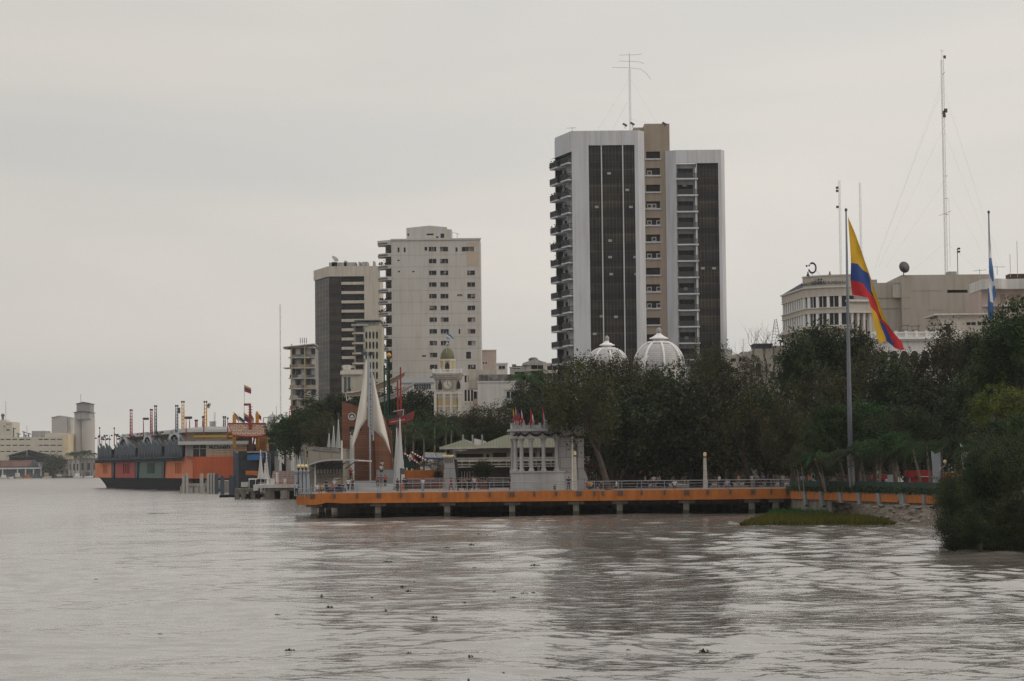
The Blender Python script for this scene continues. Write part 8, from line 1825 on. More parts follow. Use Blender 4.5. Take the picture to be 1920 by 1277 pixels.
T = [
 ('olive leafed tree whose outer branches droop over the colonnade',1088,752,58,70,296.5,'olive',0.35,1140),
 ('olive crowned tree rising right beside the smaller white dome',1128,722,48,52,322,'olive',0.35,None),
 ('broad dark tree just right of the stone colonnade wing',1146,805,66,72,312,'dark',0.55,1148),
 ('olive tree filling the gap between the two white domes',1190,728,44,50,326,'olive',0.35,None),
 ('thin crowned tree touching the left base of the larger dome',1168,700,26,38,330,'thin',0.3,None),
 ('dark tree below the larger dome with a thick double trunk',1214,806,64,76,315,'dark',0.7,1175),
 ('dark bushy tree directly in front of the larger dome base',1242,738,44,42,328,'dark',0.4,None),
 ('loose olive tree reaching highest between dome and balconies',1300,703,36,52,336,'thin',0.3,None),
 ('olive tree in front of the right white framed tower foot',1335,702,36,50,340,'olive',0.3,None),
 ('spreading dark tree behind the solitary stone lamp column',1292,805,62,78,317,'dark',0.7,1312),
 ('dark olive tree with low crown right of the tower foot',1372,752,50,52,326,'olive',0.4,None),
 ('brown tinged tree hanging low in the middle of the pier view',1392,808,54,72,314,'olive',0.5,1412),
 ('sparse tree standing just in front of the bare tree',1425,742,40,46,332,'thin',0.3,None),
 ('dense dark tree below the bare tree',1440,800,48,62,322,'dark',0.5,1445),
 ('yellowish olive tree low behind the pier right end',1478,812,44,62,300,'olive',0.3,1490),
 ('tall tree covering the lower left windows of the curved office',1500,688,38,56,322,'dark',0.4,None),
 ('tree touching the flagpole on its left under the bank sign',1545,662,42,48,326,'dark',0.4,None),
 ('dark tree under the bank with thin branches showing sky',1530,750,52,56,316,'olive',0.4,None),
 ('tree crossing behind the flagpole at the level of the flag tip',1604,668,36,46,330,'dark',0.4,None),
 ('loose tree under the drooping flag tip',1648,700,42,56,320,'thin',0.35,None),
 ('wide dark tree between the flagpole and the palace arches',1592,740,48,56,310,'olive',0.4,None),
 ('dark tree hiding the left part of the white palace',1672,742,46,60,312,'dark',0.4,None),
 ('brownish tree under the two visible palace arches',1722,716,46,52,318,'olive',0.4,None),
 ('tall brown olive tree before the grey rooftop house',1792,672,50,60,316,'olive',0.45,None),
 ('dark tree in the middle of the right hand grove',1755,764,54,56,302,'dark',0.45,None),
 ('dense deep green tree towering at the right edge',1896,656,48,66,262,'green',0.6,None),
 ('dark tree tucked below the towering right edge tree',1850,742,48,56,268,'dark',0.45,None),
 ('shaded tree beneath the brown olive tree on the right',1812,770,46,52,285,'dark',0.4,None),
 ('fresh green tree left of the flagpole foot',1568,806,40,46,280,'green',0.2,1582),
 ('bright green small tree over the slanted fins near the pier',1535,852,32,34,276,'green',0.14,1540),
 ('dark green tree right of the flagpole foot',1630,806,42,46,283,'green',0.25,1640),
 ('feathery low tree spreading over the orange planters',1668,838,52,24,262,'flat',0.2,1655),
 ('wide feathery tree canopy above the palms on the right',1690,790,60,24,266,'flat',0.25,1700),
 ('yellow green leafed tree at the right edge under the dense green one',1880,765,52,40,238,'yellow',0.3,None),
 ('light green tree low at the right edge above the bush',1898,822,40,38,228,'green',0.3,None),
 ('dark tree filling the space behind the white sail blade',1830,834,42,44,250,'dark',0.3,None),
 ('dark tree behind the palms left of the globe street lamp',1722,830,46,44,272,'dark',0.3,None),
 ('low dark understory tree right behind the colonnade wing',1128,842,46,44,345,'dark',0.3,None),
 ('dark understory tree left of the orange framed kiosk',1185,842,48,40,348,'dark',0.3,None),
 ('dark understory tree above the orange framed kiosk',1240,838,50,42,346,'dark',0.3,None),
 ('dark understory tree left of the solitary lamp column',1296,842,46,40,348,'dark',0.3,None),
 ('dark understory tree right of the solitary lamp column',1352,840,50,44,350,'dark',0.3,None),
 ('dark understory tree above the parked van',1410,838,46,44,352,'dark',0.3,None),
 ('dark understory tree near the pier right end',1462,838,46,48,345,'dark',0.3,None),
 ('dark understory tree left of the flagpole foot',1548,832,48,52,335,'dark',0.3,None),
 ('dark understory tree right of the flagpole foot',1606,830,50,52,338,'dark',0.3,None),
 ('dark understory tree behind the middle planters',1660,830,50,54,335,'dark',0.3,None),
 ('dark understory tree behind the palms and the red food kiosk',1716,828,52,54,330,'dark',0.3,None),
 ('dark understory tree behind the tall grey blade',1775,825,52,56,320,'dark',0.3,None),
 ('dark understory tree behind the white sail blade tip',1830,800,50,60,300,'dark',0.3,None),
 ('dense tree filling the corner at the right edge',1895,790,54,66,290,'dark',0.35,None),
 ('dark tree between the middle pier trees and the bare tree',1405,700,30,34,338,'thin',0.3,None),
 ('olive tree left of the towering right edge tree',1842,690,40,60,300,'olive',0.4,None),
 ('full rounded green crown filling the upper right corner of the grove',1914,640,50,56,258,'green',0.4,None),
 ('full green crown just below the rounded upper right one',1880,700,50,52,260,'green',0.4,None),
 ('dark crown between the palace arches and the right edge',1838,664,30,36,300,'dark',0.3,None),
 ('small dark tree behind the kiosk with red counter',1470,862,26,26,312,'dark',0.2,1466),
]
for i,(lb,u,vc,hw,hh,Y,kd,tr,bu) in enumerate(T): tree(lb,u,vc,hw,hh,Y,kd,tr=tr,base_u=bu,group=G_,ntr=2 if tr>=0.55 else 1)
GL = 'trees behind the monuments on the left'
for (lb,u,vc,hw,hh,Y,kd,tr) in (
 ('bright green tree left end of the grove beside the flags pavilion',530,812,26,24,500,'green',0.3),
 ('green rounded tree in front of the residential block foot',562,812,34,34,470,'green',0.4),
 ('dark green tree at the foot of the dark glass block',600,782,40,34,480,'dark',0.4),
 ('brownish tree behind the three small cone sails',612,812,36,34,440,'olive',0.4),
 ('dark tree behind the left end of the timber ship',648,775,38,34,475,'dark',0.4),
 ('dark tree directly behind the cream sails and masts',690,775,36,36,470,'dark',0.4),
 ('dark green tree behind the red hulled play boat',742,772,36,34,460,'dark',0.4),
 ('green tree just left of the clock tower',790,768,34,34,450,'dark',0.4),
 ('darker tree left of the clock tower base among palms',782,820,36,38,392,'green',0.3),
 ('dark tree low behind the largest cone sail',762,835,26,34,385,'dark',0.3),
 ('small tree hiding the clock tower foot',826,816,30,34,385,'dark',0.3),
 ('olive tree just right of the clock tower',880,800,36,34,388,'olive',0.3),
 ('brown olive tree above the left green roof gable',905,796,40,30,382,'olive',0.3),
 ('thin leafed tree above the gap between the green roofs',942,788,36,32,380,'thin',0.3),
 ('dark tree directly right behind the blue railed house',985,768,34,34,420,'dark',0.35),
 ('dark tree behind the small flags of the colonnade',1000,786,34,34,395,'dark',0.35),
 ('dark tree left of the tallest tower foot',1020,745,36,34,430,'dark',0.4),
 ('deep shadowed tree behind the colonnade flags, right side',1040,776,32,40,380,'dark',0.4),
 ('low dark tree above the white gables of the food hall',918,815,34,20,378,'dark',0.3)): tree(lb,u,vc,hw,hh,Y,kd,tr=tr,group=GL)
tree('round dark tree on the far bank between the porch and the palms',103,869,20,15,1868,'dark',tr=1.0,zb_=1.2,group=None)
tree('shrub of red and green flowers on top of the orange parapet',805,873,27,9,352,'thin','flowering_shrub',tr=0.05,zb_=pt(805,882,352).z,cat='shrub')
tree('small dark shrub in front of the orange parapet',822,891,9,8,340,'dark','shrub',tr=0.05,cat='shrub')
tree('small bushy tree in front of the food hall doors',906,880,17,14,330,'dark','tree',tr=0.08)
# riverside bush at the right
for (lb,u,vc,hw,hh,Y) in (('dense dark riverside bush nearest the water edge, left end of the thicket',1802,965,42,66,165),('dark riverside bush leaning over the orange planter end',1790,922,30,36,180),
   ('tall dark bush in the middle of the riverside thicket',1848,930,50,92,168),('largest dark bush at the right edge of the picture above the water',1905,920,58,108,166),
   ('low bush hanging into the water at the right edge',1880,985,52,50,162),('bush with sprawling twigs between thicket and light green tree',1862,868,42,44,195),('dense bush joining the thicket to the light green tree at the right edge',1905,868,48,50,185),('small bush at the left foot of the thicket touching the water',1796,1002,34,36,163),('low dark bush in the water before the middle of the thicket',1838,1000,46,38,161),('bush at the lower right corner of the thicket beyond the frame',1935,985,42,55,163)):
    tree(lb,u,vc,hw,hh,Y,'bush','bush',tr=0.12,zb_=0.2,group='bushes of the riverside thicket',cat='bush')
# bare tree
def bare(label,u,Y,vt_,vb):
    r0 = empty('bare_tree',(xat(u,Y,ZD),Y,ZD)); tag(r0,label,'tree'); rng = random.Random(77); a = pt(u,vb,Y); b = pt(u,vt_,Y); H = b.z-ZD
    mb = MB(); tw = MB()
    def br(m_,p,d,l,r,k):
        q = p+d*l*0.5+Vector((rng.uniform(-.12,.12)*l,rng.uniform(-.1,.1)*l,0)); e = p+d*l; m_.tube([p,q,e],[r,r*0.85,r*0.6],5)
        if k == 0: return
        for i in range(3 if k > 2 else 2):
            nd = (d+Vector((rng.uniform(-.6,.6),rng.uniform(-.5,.5),rng.uniform(-.05,.35)))).normalized(); br(tw if k < 4 else m_,e if i else q.lerp(e,.6),nd,l*rng.uniform(.55,.85),r*0.55,k-1)
    z0 = a.z-ZD
    mb.tube([(0.5,0,-0.3),(0.3,0,z0*0.6),(0,0,z0)],[0.32,0.25,0.18],8)
    for d in ((-0.55,0,1),(0.1,0.1,1),(0.45,-.1,1)): br(mb,Vector((0,0,z0-0.4)),Vector(d).normalized(),(H-z0)*0.36,0.12,4)
    mb.build('trunk',M_trunk,r0,True); tw.build('twigs',M_trunk,r0)
bare('leafless tree with upright twigs between the tower and the bank',1438,352,600,722)
# palms
def frond_mesh(seed,n=15,L_=2.6,m=None,w_=0.42):
    rg = random.Random(seed); mb = MB()
    for i in range(n):
        a = 2*math.pi*i/n+rg.uniform(-.2,.2); el = rg.uniform(0.15,1.15); l = L_*rg.uniform(.8,1.15); pts = []
        for j in range(8): t = j/7; x = l*t*math.cos(el*(1-t*0.4)); z = l*(math.sin(el)*t*1.0-t*t*(0.75+0.25*math.cos(el))); pts.append(Vector((x*math.cos(a),x*math.sin(a),z)))
        mb.tube(pts,[0.035]*7+[0.01],3); sd_ = Vector((-math.sin(a),math.cos(a),0))
        for j in range(1,8):
            for s in (-1,1):
                for h in (0,0.5):
                    if j+h > 7: continue
                    p = pts[j].lerp(pts[min(j+1,7)],h); ll = w_*l*0.55*math.sin(math.pi*min(0.98,(j+h)/8+0.12)); tip = p+sd_*s*ll*0.75+Vector((0,0,-ll*0.65)); f = (pts[j]-pts[j-1])*0.22; mb.quad(p-f*0.5,p+f*0.5,tip+f,tip+f*0.6)
    return mb.mesh('palm_crown',m)
FM = [frond_mesh(s,m=LF_green) for s in (1,2,3)]; FMD = [frond_mesh(s,m=LF_dark) for s in (4,5)]
def palm(label,u,vtop,Y,sc_=1.0,bu=None,z0=ZD,grp=None,dark=False,m=None):
    bx = xat(bu or u,Y,z0); c = pt(u,vtop,Y); r0 = empty('palm_tree',(bx,Y,z0)); tag(r0,label,'palm tree',grp); H = c.z-z0; dx = c.x-bx
    mb = MB(); mb.tube([(0,0,-0.3),(dx*0.35,0,H*0.35),(dx*0.8,0.1,H*0.75),(dx,0,H)],[0.16*sc_,0.12*sc_,0.10*sc_,0.09*sc_],7); mb.build('trunk',M_ptrunk,r0,True)
    k = (FMD if dark else FM); me = k[(int(u)*7)%len(k)]; o = bpy.data.objects.new('crown',me); COL.objects.link(o); o.parent = r0; o.location = (dx,0,H); o.scale = (sc_,)*3; o.rotation_euler = (0,0,u*0.7)
palm('tall palm with drooping fronds left of the tallest tower, left one of two',985,712,425,1.7,grp='palms near the blue railed house'); palm('tall palm with drooping fronds left of the tallest tower, right one of two',1008,704,428,1.7,grp='palms near the blue railed house')
for i,(u,v,Y,lb) in enumerate(((836,786,380,'palm in front of the clock tower foot'),(815,800,378,'palm just left of the clock tower foot'),(775,812,375,'palm with bushy head right of the cone sails'),(795,822,372,'low palm above the blue and white awning'),(760,800,378,'palm whose head shows behind the play boat'),(846,806,372,'low palm right under the clock tower'))): palm(lb,u,v,Y,1.35,grp='palms behind the awning',dark=i%2==0)
for i,(u,v,Y,bu,lb) in enumerate(((1528,858,272,1548,'leaning young palm by the first orange planters'),(1593,852,266,1598,'palm with its stem beside the grey blade at the flagpole'),(1618,838,268,1612,'palm right of the flagpole foot'),(1655,832,262,1648,'palm above the middle orange planters'),(1712,838,256,1730,'leaning palm left of the tall grey blade'),(1738,836,254,1746,'palm crossing the tall grey blade'),(1768,838,252,1762,'palm directly above the globe street lamp'),(1790,832,250,1793,'palm with a straight pale stem right of the globe lamp'),(1826,846,244,1830,'palm behind the white sail blade'),(1866,840,238,1868,'palm at the right above the bush'),(1680,822,262,1682,'palm with spreading fronds in the middle of the planter row'))): palm(lb,u,v,Y,1.15,bu,grp='palms behind the orange planters',dark=i%2==1)
for i,(u,v,lb) in enumerate(((133,853,'leftmost palm on the far bank'),(141,851,'second palm from the left on the far bank'),(150,849,'third palm from the left on the far bank'),(157,850,'fourth palm from the left on the far bank'),(163,848,'fifth palm from the left on the far bank'),(172,851,'rightmost palm on the far bank beside the mall'))): palm(lb,u,v,1868,2.6,z0=1.2,grp='palms on the far bank',dark=True)
# thin saplings behind the planters
for i,(u,vt_,vb,lb) in enumerate(((1500,870,918,'thin leaning sapling stem near the pier right end'),(1508,858,918,'second thin sapling stem near the pier right end'),(1548,880,920,'thin stem before the green netting'),(1625,870,922,'slender stem left of the feathery low tree'),(1690,862,924,'slender pale stem behind the planters'))):
    Y = 274-(u-1500)*0.07; a = pt(u,vb,Y); r0 = empty('sapling',(a.x,Y,ZD)); tag(r0,lb,'sapling','saplings behind the planters'); h = pt(u,vt_,Y).z-ZD+0.5; mb = MB(); mb.tube([(0,0,-0.2),(-0.2,0,h*0.5),(-0.5,0,h)],[0.08,0.06,0.03],6); mb.build('stem',M_ptrunk,r0)
    o = bpy.data.objects.new('crown',CR['thin'][0]); COL.objects.link(o); o.parent = r0; o.location = (-0.5,0,h); o.scale = (0.28,0.28,0.22)
# planter shrubs: continuous low hedge growing in the planters (uncountable)
def strip_leaves(name,pts,n,sp,leaf,m,seed=1,h=0.3):
    rg = np.random.default_rng(seed); idx = rg.uniform(0,len(pts)-1.001,n); i = idx.astype(int); f = (idx-i)[:,None]; A_ = np.array(pts,dtype=float); P_ = A_[i]*(1-f)+A_[i+1]*f
    P_ += rg.normal(size=(n,3))*np.array(sp); P_[:,2] += rg.uniform(0,h,n); a = rg.normal(size=(n,3)); a /= np.linalg.norm(a,axis=1)[:,None]; b = np.cross(a,rg.normal(size=(n,3))); b /= np.linalg.norm(b,axis=1)[:,None]
    s = leaf*rg.uniform(.6,1.3,size=(n,1)); V = np.stack([P_-a*s*.6,P_-b*s*.35,P_+a*s*.6,P_+b*s*.35],1).reshape(-1,3); me = bpy.data.meshes.new(name); me.from_pydata(V.tolist(),[],[tuple(range(4*k,4*k+4)) for k in range(n)]); me.materials.append(m); me.update(); o = bpy.data.objects.new(name,me); COL.objects.link(o); return o
struct(strip_leaves('hedge_foliage',[(WA[0],WA[1]+0.8,ZD-0.1),(WB[0],WB[1]+0.8,ZD-0.1)],5200,(0.35,0.35,0.12),0.2,LF_dark,5,0.35),'stuff')
# reeds in the shallows
def reeds(name,u0,u1,vfront,vback,n,h,m,seed,taper=0.15):
    rg = random.Random(seed); mb = MB()
    for i in range(n):
        t = rg.random()**0.9; u = u0+(u1-u0)*t; k = min(1.0,(t/taper) if t < taper else 1.0)*min(1.0,((1-t)/0.06)); v = vfront-(vfront-vback)*rg.random()*k; p = wat(u,v); hh = h*rg.uniform(.5,1.15)*(0.45+0.55*k); w_ = 0.05; a = rg.uniform(0,3.14); d = Vector((math.cos(a)*w_,math.sin(a)*w_,0)); tip = p+Vector((rg.uniform(-.15,.25),rg.uniform(-.2,.2),hh)); mid = p.lerp(tip,.55)
        mb._a([p-d,p+d,mid+d*.8,tip,mid-d*.8],[(0,1,2,3,4)])
    return struct(mb.build(name,m),'stuff')
RG1 = leaf_mat('yellow green reed grass',(0.05,0.062,0.010),(0.088,0.10,0.014),(0.14,0.145,0.022)); RG2 = leaf_mat('dark reed grass',(0.02,0.05,0.015),(0.035,0.075,0.02),(0.06,0.10,0.025))  # front grass is bright yellow green by itself, the grass behind darker
reeds('reed_grass',1388,1678,984.5,972,8000,0.7,RG1,1); reeds('reed_grass',1432,1560,972,958,4200,0.8,RG2,2); reeds('reed_grass',1540,1625,974,962,1500,0.5,RG2,3)
# floating clumps of water hyacinth
def hyacinth(seed,n=26,spread=0.5,h=0.32):
    rg = random.Random(seed); mb = MB()
    for i in range(n):
        a = rg.uniform(0,6.28); r = spread*rg.random()**0.6; p = Vector((r*math.cos(a),r*0.45*math.sin(a),0)); lean = Vector((math.cos(a)*0.2*r,math.sin(a)*0.1,1)); hh = h*rg.uniform(.35,1.1)*(1-0.5*r/spread); t = p+lean*hh; mb.bar(p,t,0.012,3)
        s = 0.075*rg.uniform(.7,1.3); e1 = Vector((math.cos(a+1),math.sin(a+1),rg.uniform(-.3,.5)))*s; e2 = Vector((-math.sin(a+1)*.3,math.cos(a+1)*.3,1)).normalized()*s*1.15; mb._a([t-e1,t-e1*.5-e2*.8,t+e1*.5-e2*.8,t+e1,t+e1*.5+e2,t-e1*.5+e2],[(0,1,2,3,4,5)])
    mb.tube([(-spread*1.1,0,0.01),(0,0,0.04),(spread*1.2,0,0.01)],[0.02,0.07,0.02],6); return mb.mesh('hyacinth_leaves',LF_hy)
LF_hy = leaf_mat('hyacinth leaves',(0.02,0.025,0.01),(0.045,0.05,0.018),(0.10,0.095,0.04))
HY = [hyacinth(s) for s in (1,2,3,4)]
raw = [(1015,100,110,.6),(925,72,60,.4),(735,132,55,.8),(852,132,16,.6),(1068,132,40,.7),(1218,145,36,.9),(1143,155,34,.9),(1202,162,20,.9),(1092,235,48,1.3),(910,255,52,1.0),(965,268,24,.6),(485,355,80,1.0),(1545,382,80,1.2),(1113,398,34,.7),(352,485,16,2.2),(380,530,52,.8),(598,537,52,1.1),(638,570,45,1.2),(680,503,18,.8),(1253,575,34,1.1),(1390,615,50,.9),(1465,582,80,.7),(1535,580,34,.9),(1040,650,26,.7),(65,685,60,1.3),(375,612,24,.7),(648,742,50,1.2),(770,738,44,1.0),(820,758,56,1.1),(640,1018,42,1.0),(1080,1043,50,1.2),(1825,852,72,1.0),(1225,905,34,.5),(522,1041,20,.6),(1320,1157,24,.6),(12,605,20,1.6),(472,705,22,.9),(105,522,26,.4),(1070,1212,20,1.0),(272,1178,14,.7),(1340,238,12,.6),(940,218,18,.5)]
hy = [(600+x/3.84,960+y/3.84,w_/3.84,h) for x,y,w_,h in raw]+[(543,1219,22,.9),(766,1226,12,.9),(1320,1222,20,1.4),(1401,1104,10,.7),(520,1152,12,.6),(1620,1128,14,.6),(300,1188,10,.5),(180,1085,10,.5),(440,1241,14,.5),(1178,1218,10,.5)]
hy.sort(key=lambda q:(round((q[1]-975)//45), q[0])); from itertools import groupby
names_b = ['in the row nearest the pier','in the second row from the pier','in the third row from the pier','in the fourth row from the pier','in the fifth row from the pier','in the sixth row from the pier','in the row at the picture bottom']
num = ['first','second','third','fourth','fifth','sixth','seventh','eighth','ninth','tenth','eleventh','twelfth','thirteenth','fourteenth','fifteenth','sixteenth']
for bkey, gr in groupby(hy, key=lambda q: round((q[1]-975)//45)):
    gr = list(gr)
    for j,(u,v,w_,h) in enumerate(gr):
        p = wat(u,v+1.5); o = bpy.data.objects.new('water_hyacinth',HY[(j+int(u))%4]); COL.objects.link(o); o.location = p; s = w_*p.y/FPX/1.1
        o.scale = (s,s,max(0.4,h*0.8)*0.5*max(0.6,min(1.6,s))); o.rotation_euler = (0,0,0.2*math.sin(u)); size = 'tiny' if w_ < 7 else ('small' if w_ < 12 else 'wide')
        tag(o, '%s water hyacinth clump, %s from left %s' % (size, num[min(j,15)], names_b[max(0,min(6,int(bkey)))]), 'floating plant', 'water hyacinth clumps drifting on the river')
# rocks and rubble on the bank
rng = random.Random(9)
def rock_mesh(seed):
    rg = random.Random(seed); bm = bmesh.new(); bmesh.ops.create_icosphere(bm,subdivisions=2,radius=1)
    for v in bm.verts: v.co *= rg.uniform(.75,1.15); v.co.z *= 0.55
    me = bpy.data.meshes.new('rock'); bm.to_mesh(me); bm.free(); me.materials.append(M_rock); return me
M_rock = mat('bank stone',(0.20,0.175,0.15),0.9,0.3,1.5,bump=0.5); RK = [rock_mesh(s) for s in (1,2,3)]
def bank_z(x,y): 
    best = 0.3; return best
rk = []
for i,(u,v,s) in enumerate(((1640,952,.3),(1652,949,.35),(1668,955,.25),(1684,950,.4),(1700,948,.35),(1711,958,.3),(1690,966,.3),(1704,974,.55),(1722,952,.35),(1735,958,.4),(1728,968,.35),(1742,974,.4),(1715,980,.5),(1688,984,.4),(1664,970,.3),(1650,962,.25),(1676,960,.22),(1747,950,.3))):
    Y = 262-(u-1560)*0.13; f = (v-947)/43.0; p1 = pt(u,v,Y); pw = wat(u,988); Y2 = Y*(1-f)+pw.y*f; p = pt(u,v,Y2); o = bpy.data.objects.new('rock',RK[i%3]); COL.objects.link(o); o.location = p; o.scale = (s*1.4,s,s); o.rotation_euler = (0,0,i)
    tag(o,'%s grey brown rock on the rubble bank, %s' % ('large' if s>.42 else 'small', ['highest at its left','left near the fins','under the second fin','below the middle fins','just below the orange panel','in the middle slope','left of the drift log','next to the drift log','right of the drift log','high at the right','right on the middle slope','right and low','lowest at the water','low at the left near the reeds','left on the middle slope','far left above the reeds','smallest in the upper middle','highest beside the bush'][i]),'rock','rocks on the rubble bank')
p = pt(1703,973,238); r0 = empty('drift_log',p); tag(r0,'short pale driftwood log lying on the rubble bank near the water','log'); mb = MB(); mb.tube([(-0.9,0,-0.1),(-.2,0.1,.25),(.7,0,.65)],[.28,.3,.2],8); mb.build('log',M_ptrunk,r0)
# ================================================================== PEOPLE
def skin_mesh(name, nodes, edges, m, sub=1):
    me = bpy.data.meshes.new(name+'_cage'); me.from_pydata([n[0] for n in nodes],edges,[]); o = bpy.data.objects.new(name,me); COL.objects.link(o)
    mo = o.modifiers.new('skin','SKIN'); 
    for i,n in enumerate(nodes): me.skin_vertices[0].data[i].radius = (n[1],n[2] if len(n)>2 else n[1])
    me.skin_vertices[0].data[0].use_root = True; s = o.modifiers.new('sub','SUBSURF'); s.levels = sub; s.render_levels = sub
    bpy.context.view_layer.update(); dg = bpy.context.evaluated_depsgraph_get(); out_ = bpy.data.meshes.new_from_object(o.evaluated_get(dg)); out_.name = name
    bpy.data.objects.remove(o); bpy.data.meshes.remove(me); out_.materials.clear(); out_.materials.append(m); out_.polygons.foreach_set('use_smooth',[True]*len(out_.polygons)); return out_
def pose(kind):
    hz = {'sit':0.45}.get(kind,0.92); s = hz-0.92; k = kind
    J = {'pel':(0,0,.95+s),'chest':(0,0.0,1.28+s),'neck':(0,0,1.48+s),'head':(0,-.01,1.60+s),'top':(0,0,1.70+s),
      'shl':(-.19,0,1.42+s),'shr':(.19,0,1.42+s),'ell':(-.26,.02,1.14+s),'elr':(.26,.02,1.14+s),'hal':(-.27,-.08,.90+s),'har':(.27,-.08,.90+s),'hil':(-.10,0,.90+s),'hir':(.10,0,.90+s),
      'knl':(-.11,-.02,.50),'knr':(.11,-.02,.50),'anl':(-.11,.02,.09),'anr':(.11,.02,.09),'tol':(-.12,-.13,.04),'tor':(.12,-.13,.04)}
    if k == 'walk': J.update(knl=(-.11,-.18,.52),anl=(-.11,-.22,.10),tol=(-.12,-.36,.06),knr=(.11,.06,.50),anr=(.11,.30,.14),tor=(.12,.20,.05),hal=(-.27,.15,.95),har=(.27,-.25,.97))
    if k == 'sit': J.update(knl=(-.14,-.42,.46),anl=(-.13,-.40,.08),tol=(-.13,-.55,.04),knr=(.14,-.42,.46),anr=(.13,-.40,.08),tor=(.13,-.55,.04),hal=(-.18,-.3,.52),har=(.18,-.3,.52),ell=(-.28,-.05,.72),elr=(.28,-.05,.72))
    if k == 'lean': J.update(ell=(-.27,-.15,1.16),elr=(.27,-.15,1.16),hal=(-.2,-.38,1.12),har=(.2,-.38,1.12),neck=(0,-.10,1.46),head=(0,-.14,1.57),top=(0,-.15,1.68),chest=(0,-.05,1.27))
    if k == 'bent': J.update(ell=(.05,-.30,1.2),hal=(.08,-.38,1.45),elr=(.30,-.12,1.15),har=(.2,-.35,1.25))
    return {a:Vector(b) for a,b in J.items()}
E = lambda a,b:(a,b)
def parts(kind):
    J = pose(kind); o = ['pel','chest','neck','head','top','shl','ell','hal','shr','elr','har','hil','knl','anl','tol','hir','knr','anr','tor']; idx = {n:i for i,n in enumerate(o)}
    rr = dict(pel=(.13,.10),chest=(.15,.11),neck=(.055,.055),head=(.078,.095),top=(.05,.06),shl=(.06,.06),ell=(.042,.042),hal=(.032,.036),shr=(.06,.06),elr=(.042,.042),har=(.032,.036),hil=(.09,.09),knl=(.058,.058),anl=(.042,.042),tol=(.04,.03),hir=(.09,.09),knr=(.058,.058),anr=(.042,.042),tor=(.04,.03))
    ed = [('pel','chest'),('chest','neck'),('neck','head'),('head','top'),('chest','shl'),('shl','ell'),('ell','hal'),('chest','shr'),('shr','elr'),('elr','har'),('pel','hil'),('hil','knl'),('knl','anl'),('anl','tol'),('pel','hir'),('hir','knr'),('knr','anr'),('anr','tor')]
    body = skin_mesh('body',[(tuple(J[n]),*rr[n]) for n in o],[(idx[a],idx[b]) for a,b in ed],M_skin)
    # hands: palm, four fingers and a thumb each, joined onto the body mesh
    hb = MB()
    for s,h,e in ((-1,'hal','ell'),(1,'har','elr')):
        d = (J[h]-J[e]).normalized(); side = Vector((0,1,0)).cross(d).normalized(); p = J[h]+d*.02
        for q,l in ((-.027,.062),(-.009,.072),(.009,.068),(.027,.052)): f = d.cross(side).normalized(); hb.tube([p+f*q,p+f*q+d*.05+side*.004,p+f*q+d*(.05+l*.6)+side*.018*-s,p+f*q+d*(.05+l)+side*.03*-s],[.010,.009,.008,.005],5)
        f = d.cross(side).normalized(); hb.tube([p-f*.03,p-f*.055+d*.03,p-f*.06+d*.055],[.012,.010,.007],5)
    # nose and ears
    H = J['head']; hb._a([H+Vector((-.012,-.085,.0)),H+Vector((.012,-.085,.0)),H+Vector((0,-.112,-.012)),H+Vector((0,-.085,.03))],[(0,1,2),(0,2,3),(1,3,2)])
    bm = bmesh.new(); bm.from_mesh(body); tmp = hb.mesh('tmp',M_skin); bm.from_mesh(tmp); bm.to_mesh(body); bm.free(); bpy.data.meshes.remove(tmp)
    def cloth(name,ns,eds,grow,m=M_white,ov={}):
        ii = {n:i for i,n in enumerate(ns)}; nd = []
        for n in ns: p = ov.get(n,J.get(n)); base = rr.get(n.strip('_'),(.06,.06)); nd.append((tuple(p),base[0]+grow,base[1]+grow))
        return skin_mesh(name,nd,[(ii[a],ii[b]) for a,b in eds],m)
    mid = lambda a,b,t: J[a].lerp(J[b],t)
    J['sl_'] = mid('shl','ell',.75); J['sr_'] = mid('shr','elr',.75); J['nk_'] = mid('chest','neck',.62); J['wl_'] = J['pel']+Vector((0,0,-.03)); rr['sl_'.strip('_')] = (.05,.05); rr['sr'] = (.05,.05); rr['sl']=(.05,.05); rr['nk'] = (.08,.07); rr['wl'] = (.135,.105)
    shirt = cloth('shirt',['wl_','chest','nk_','shl','sl_','shr','sr_'],[('wl_','chest'),('chest','nk_'),('chest','shl'),('shl','sl_'),('chest','shr'),('shr','sr_')],.018)
    tr = cloth('trousers',['pel','hil','knl','al_','hir','knr','ar_'],[('pel','hil'),('hil','knl'),('knl','al_'),('pel','hir'),('hir','knr'),('knr','ar_')],.016,ov={'al_':mid('knl','anl',.85),'ar_':mid('knr','anr',.85)})
    h = MB(); t = J['head']; vs = []; n = 10
    prof = [(.088,-.02),(.100,.03),(.095,.075),(.065,.108),(.01,.122)]; 
    for r,z in prof:
        for j in range(n): a = 2*math.pi*j/n; vs.append((t.x+r*.9*math.cos(a), t.y+.018+r*math.sin(a), t.z+z))
    h._a(vs,[(i*n+j,i*n+(j+1)%n,(i+1)*n+(j+1)%n,(i+1)*n+j) for i in range(4) for j in range(n)]+[tuple(4*n+j for j in range(n))]); hair = h.mesh('hair',M_hair)
    return body,shirt,tr,hair
POS = {k:parts(k) for k in ('stand','walk','sit','lean','bent')}
CL = {}
def cloth_mat(c):
    k = 'cloth %.2f %.2f %.2f' % c
    if k not in CL: CL[k] = mat(k,c,0.9,0.1,3.0)
    return CL[k]
W_=(.55,.55,.58); BK=(.02,.02,.025); NV=(.02,.03,.07); RD=(.40,.03,.03); OR=(.55,.09,.03); PK=(.42,.12,.17); YL=(.50,.36,.08); LB=(.20,.28,.42); GR=(.14,.14,.15); LI=(.35,.28,.42); KH=(.22,.18,.12); BR=(.12,.06,.04)
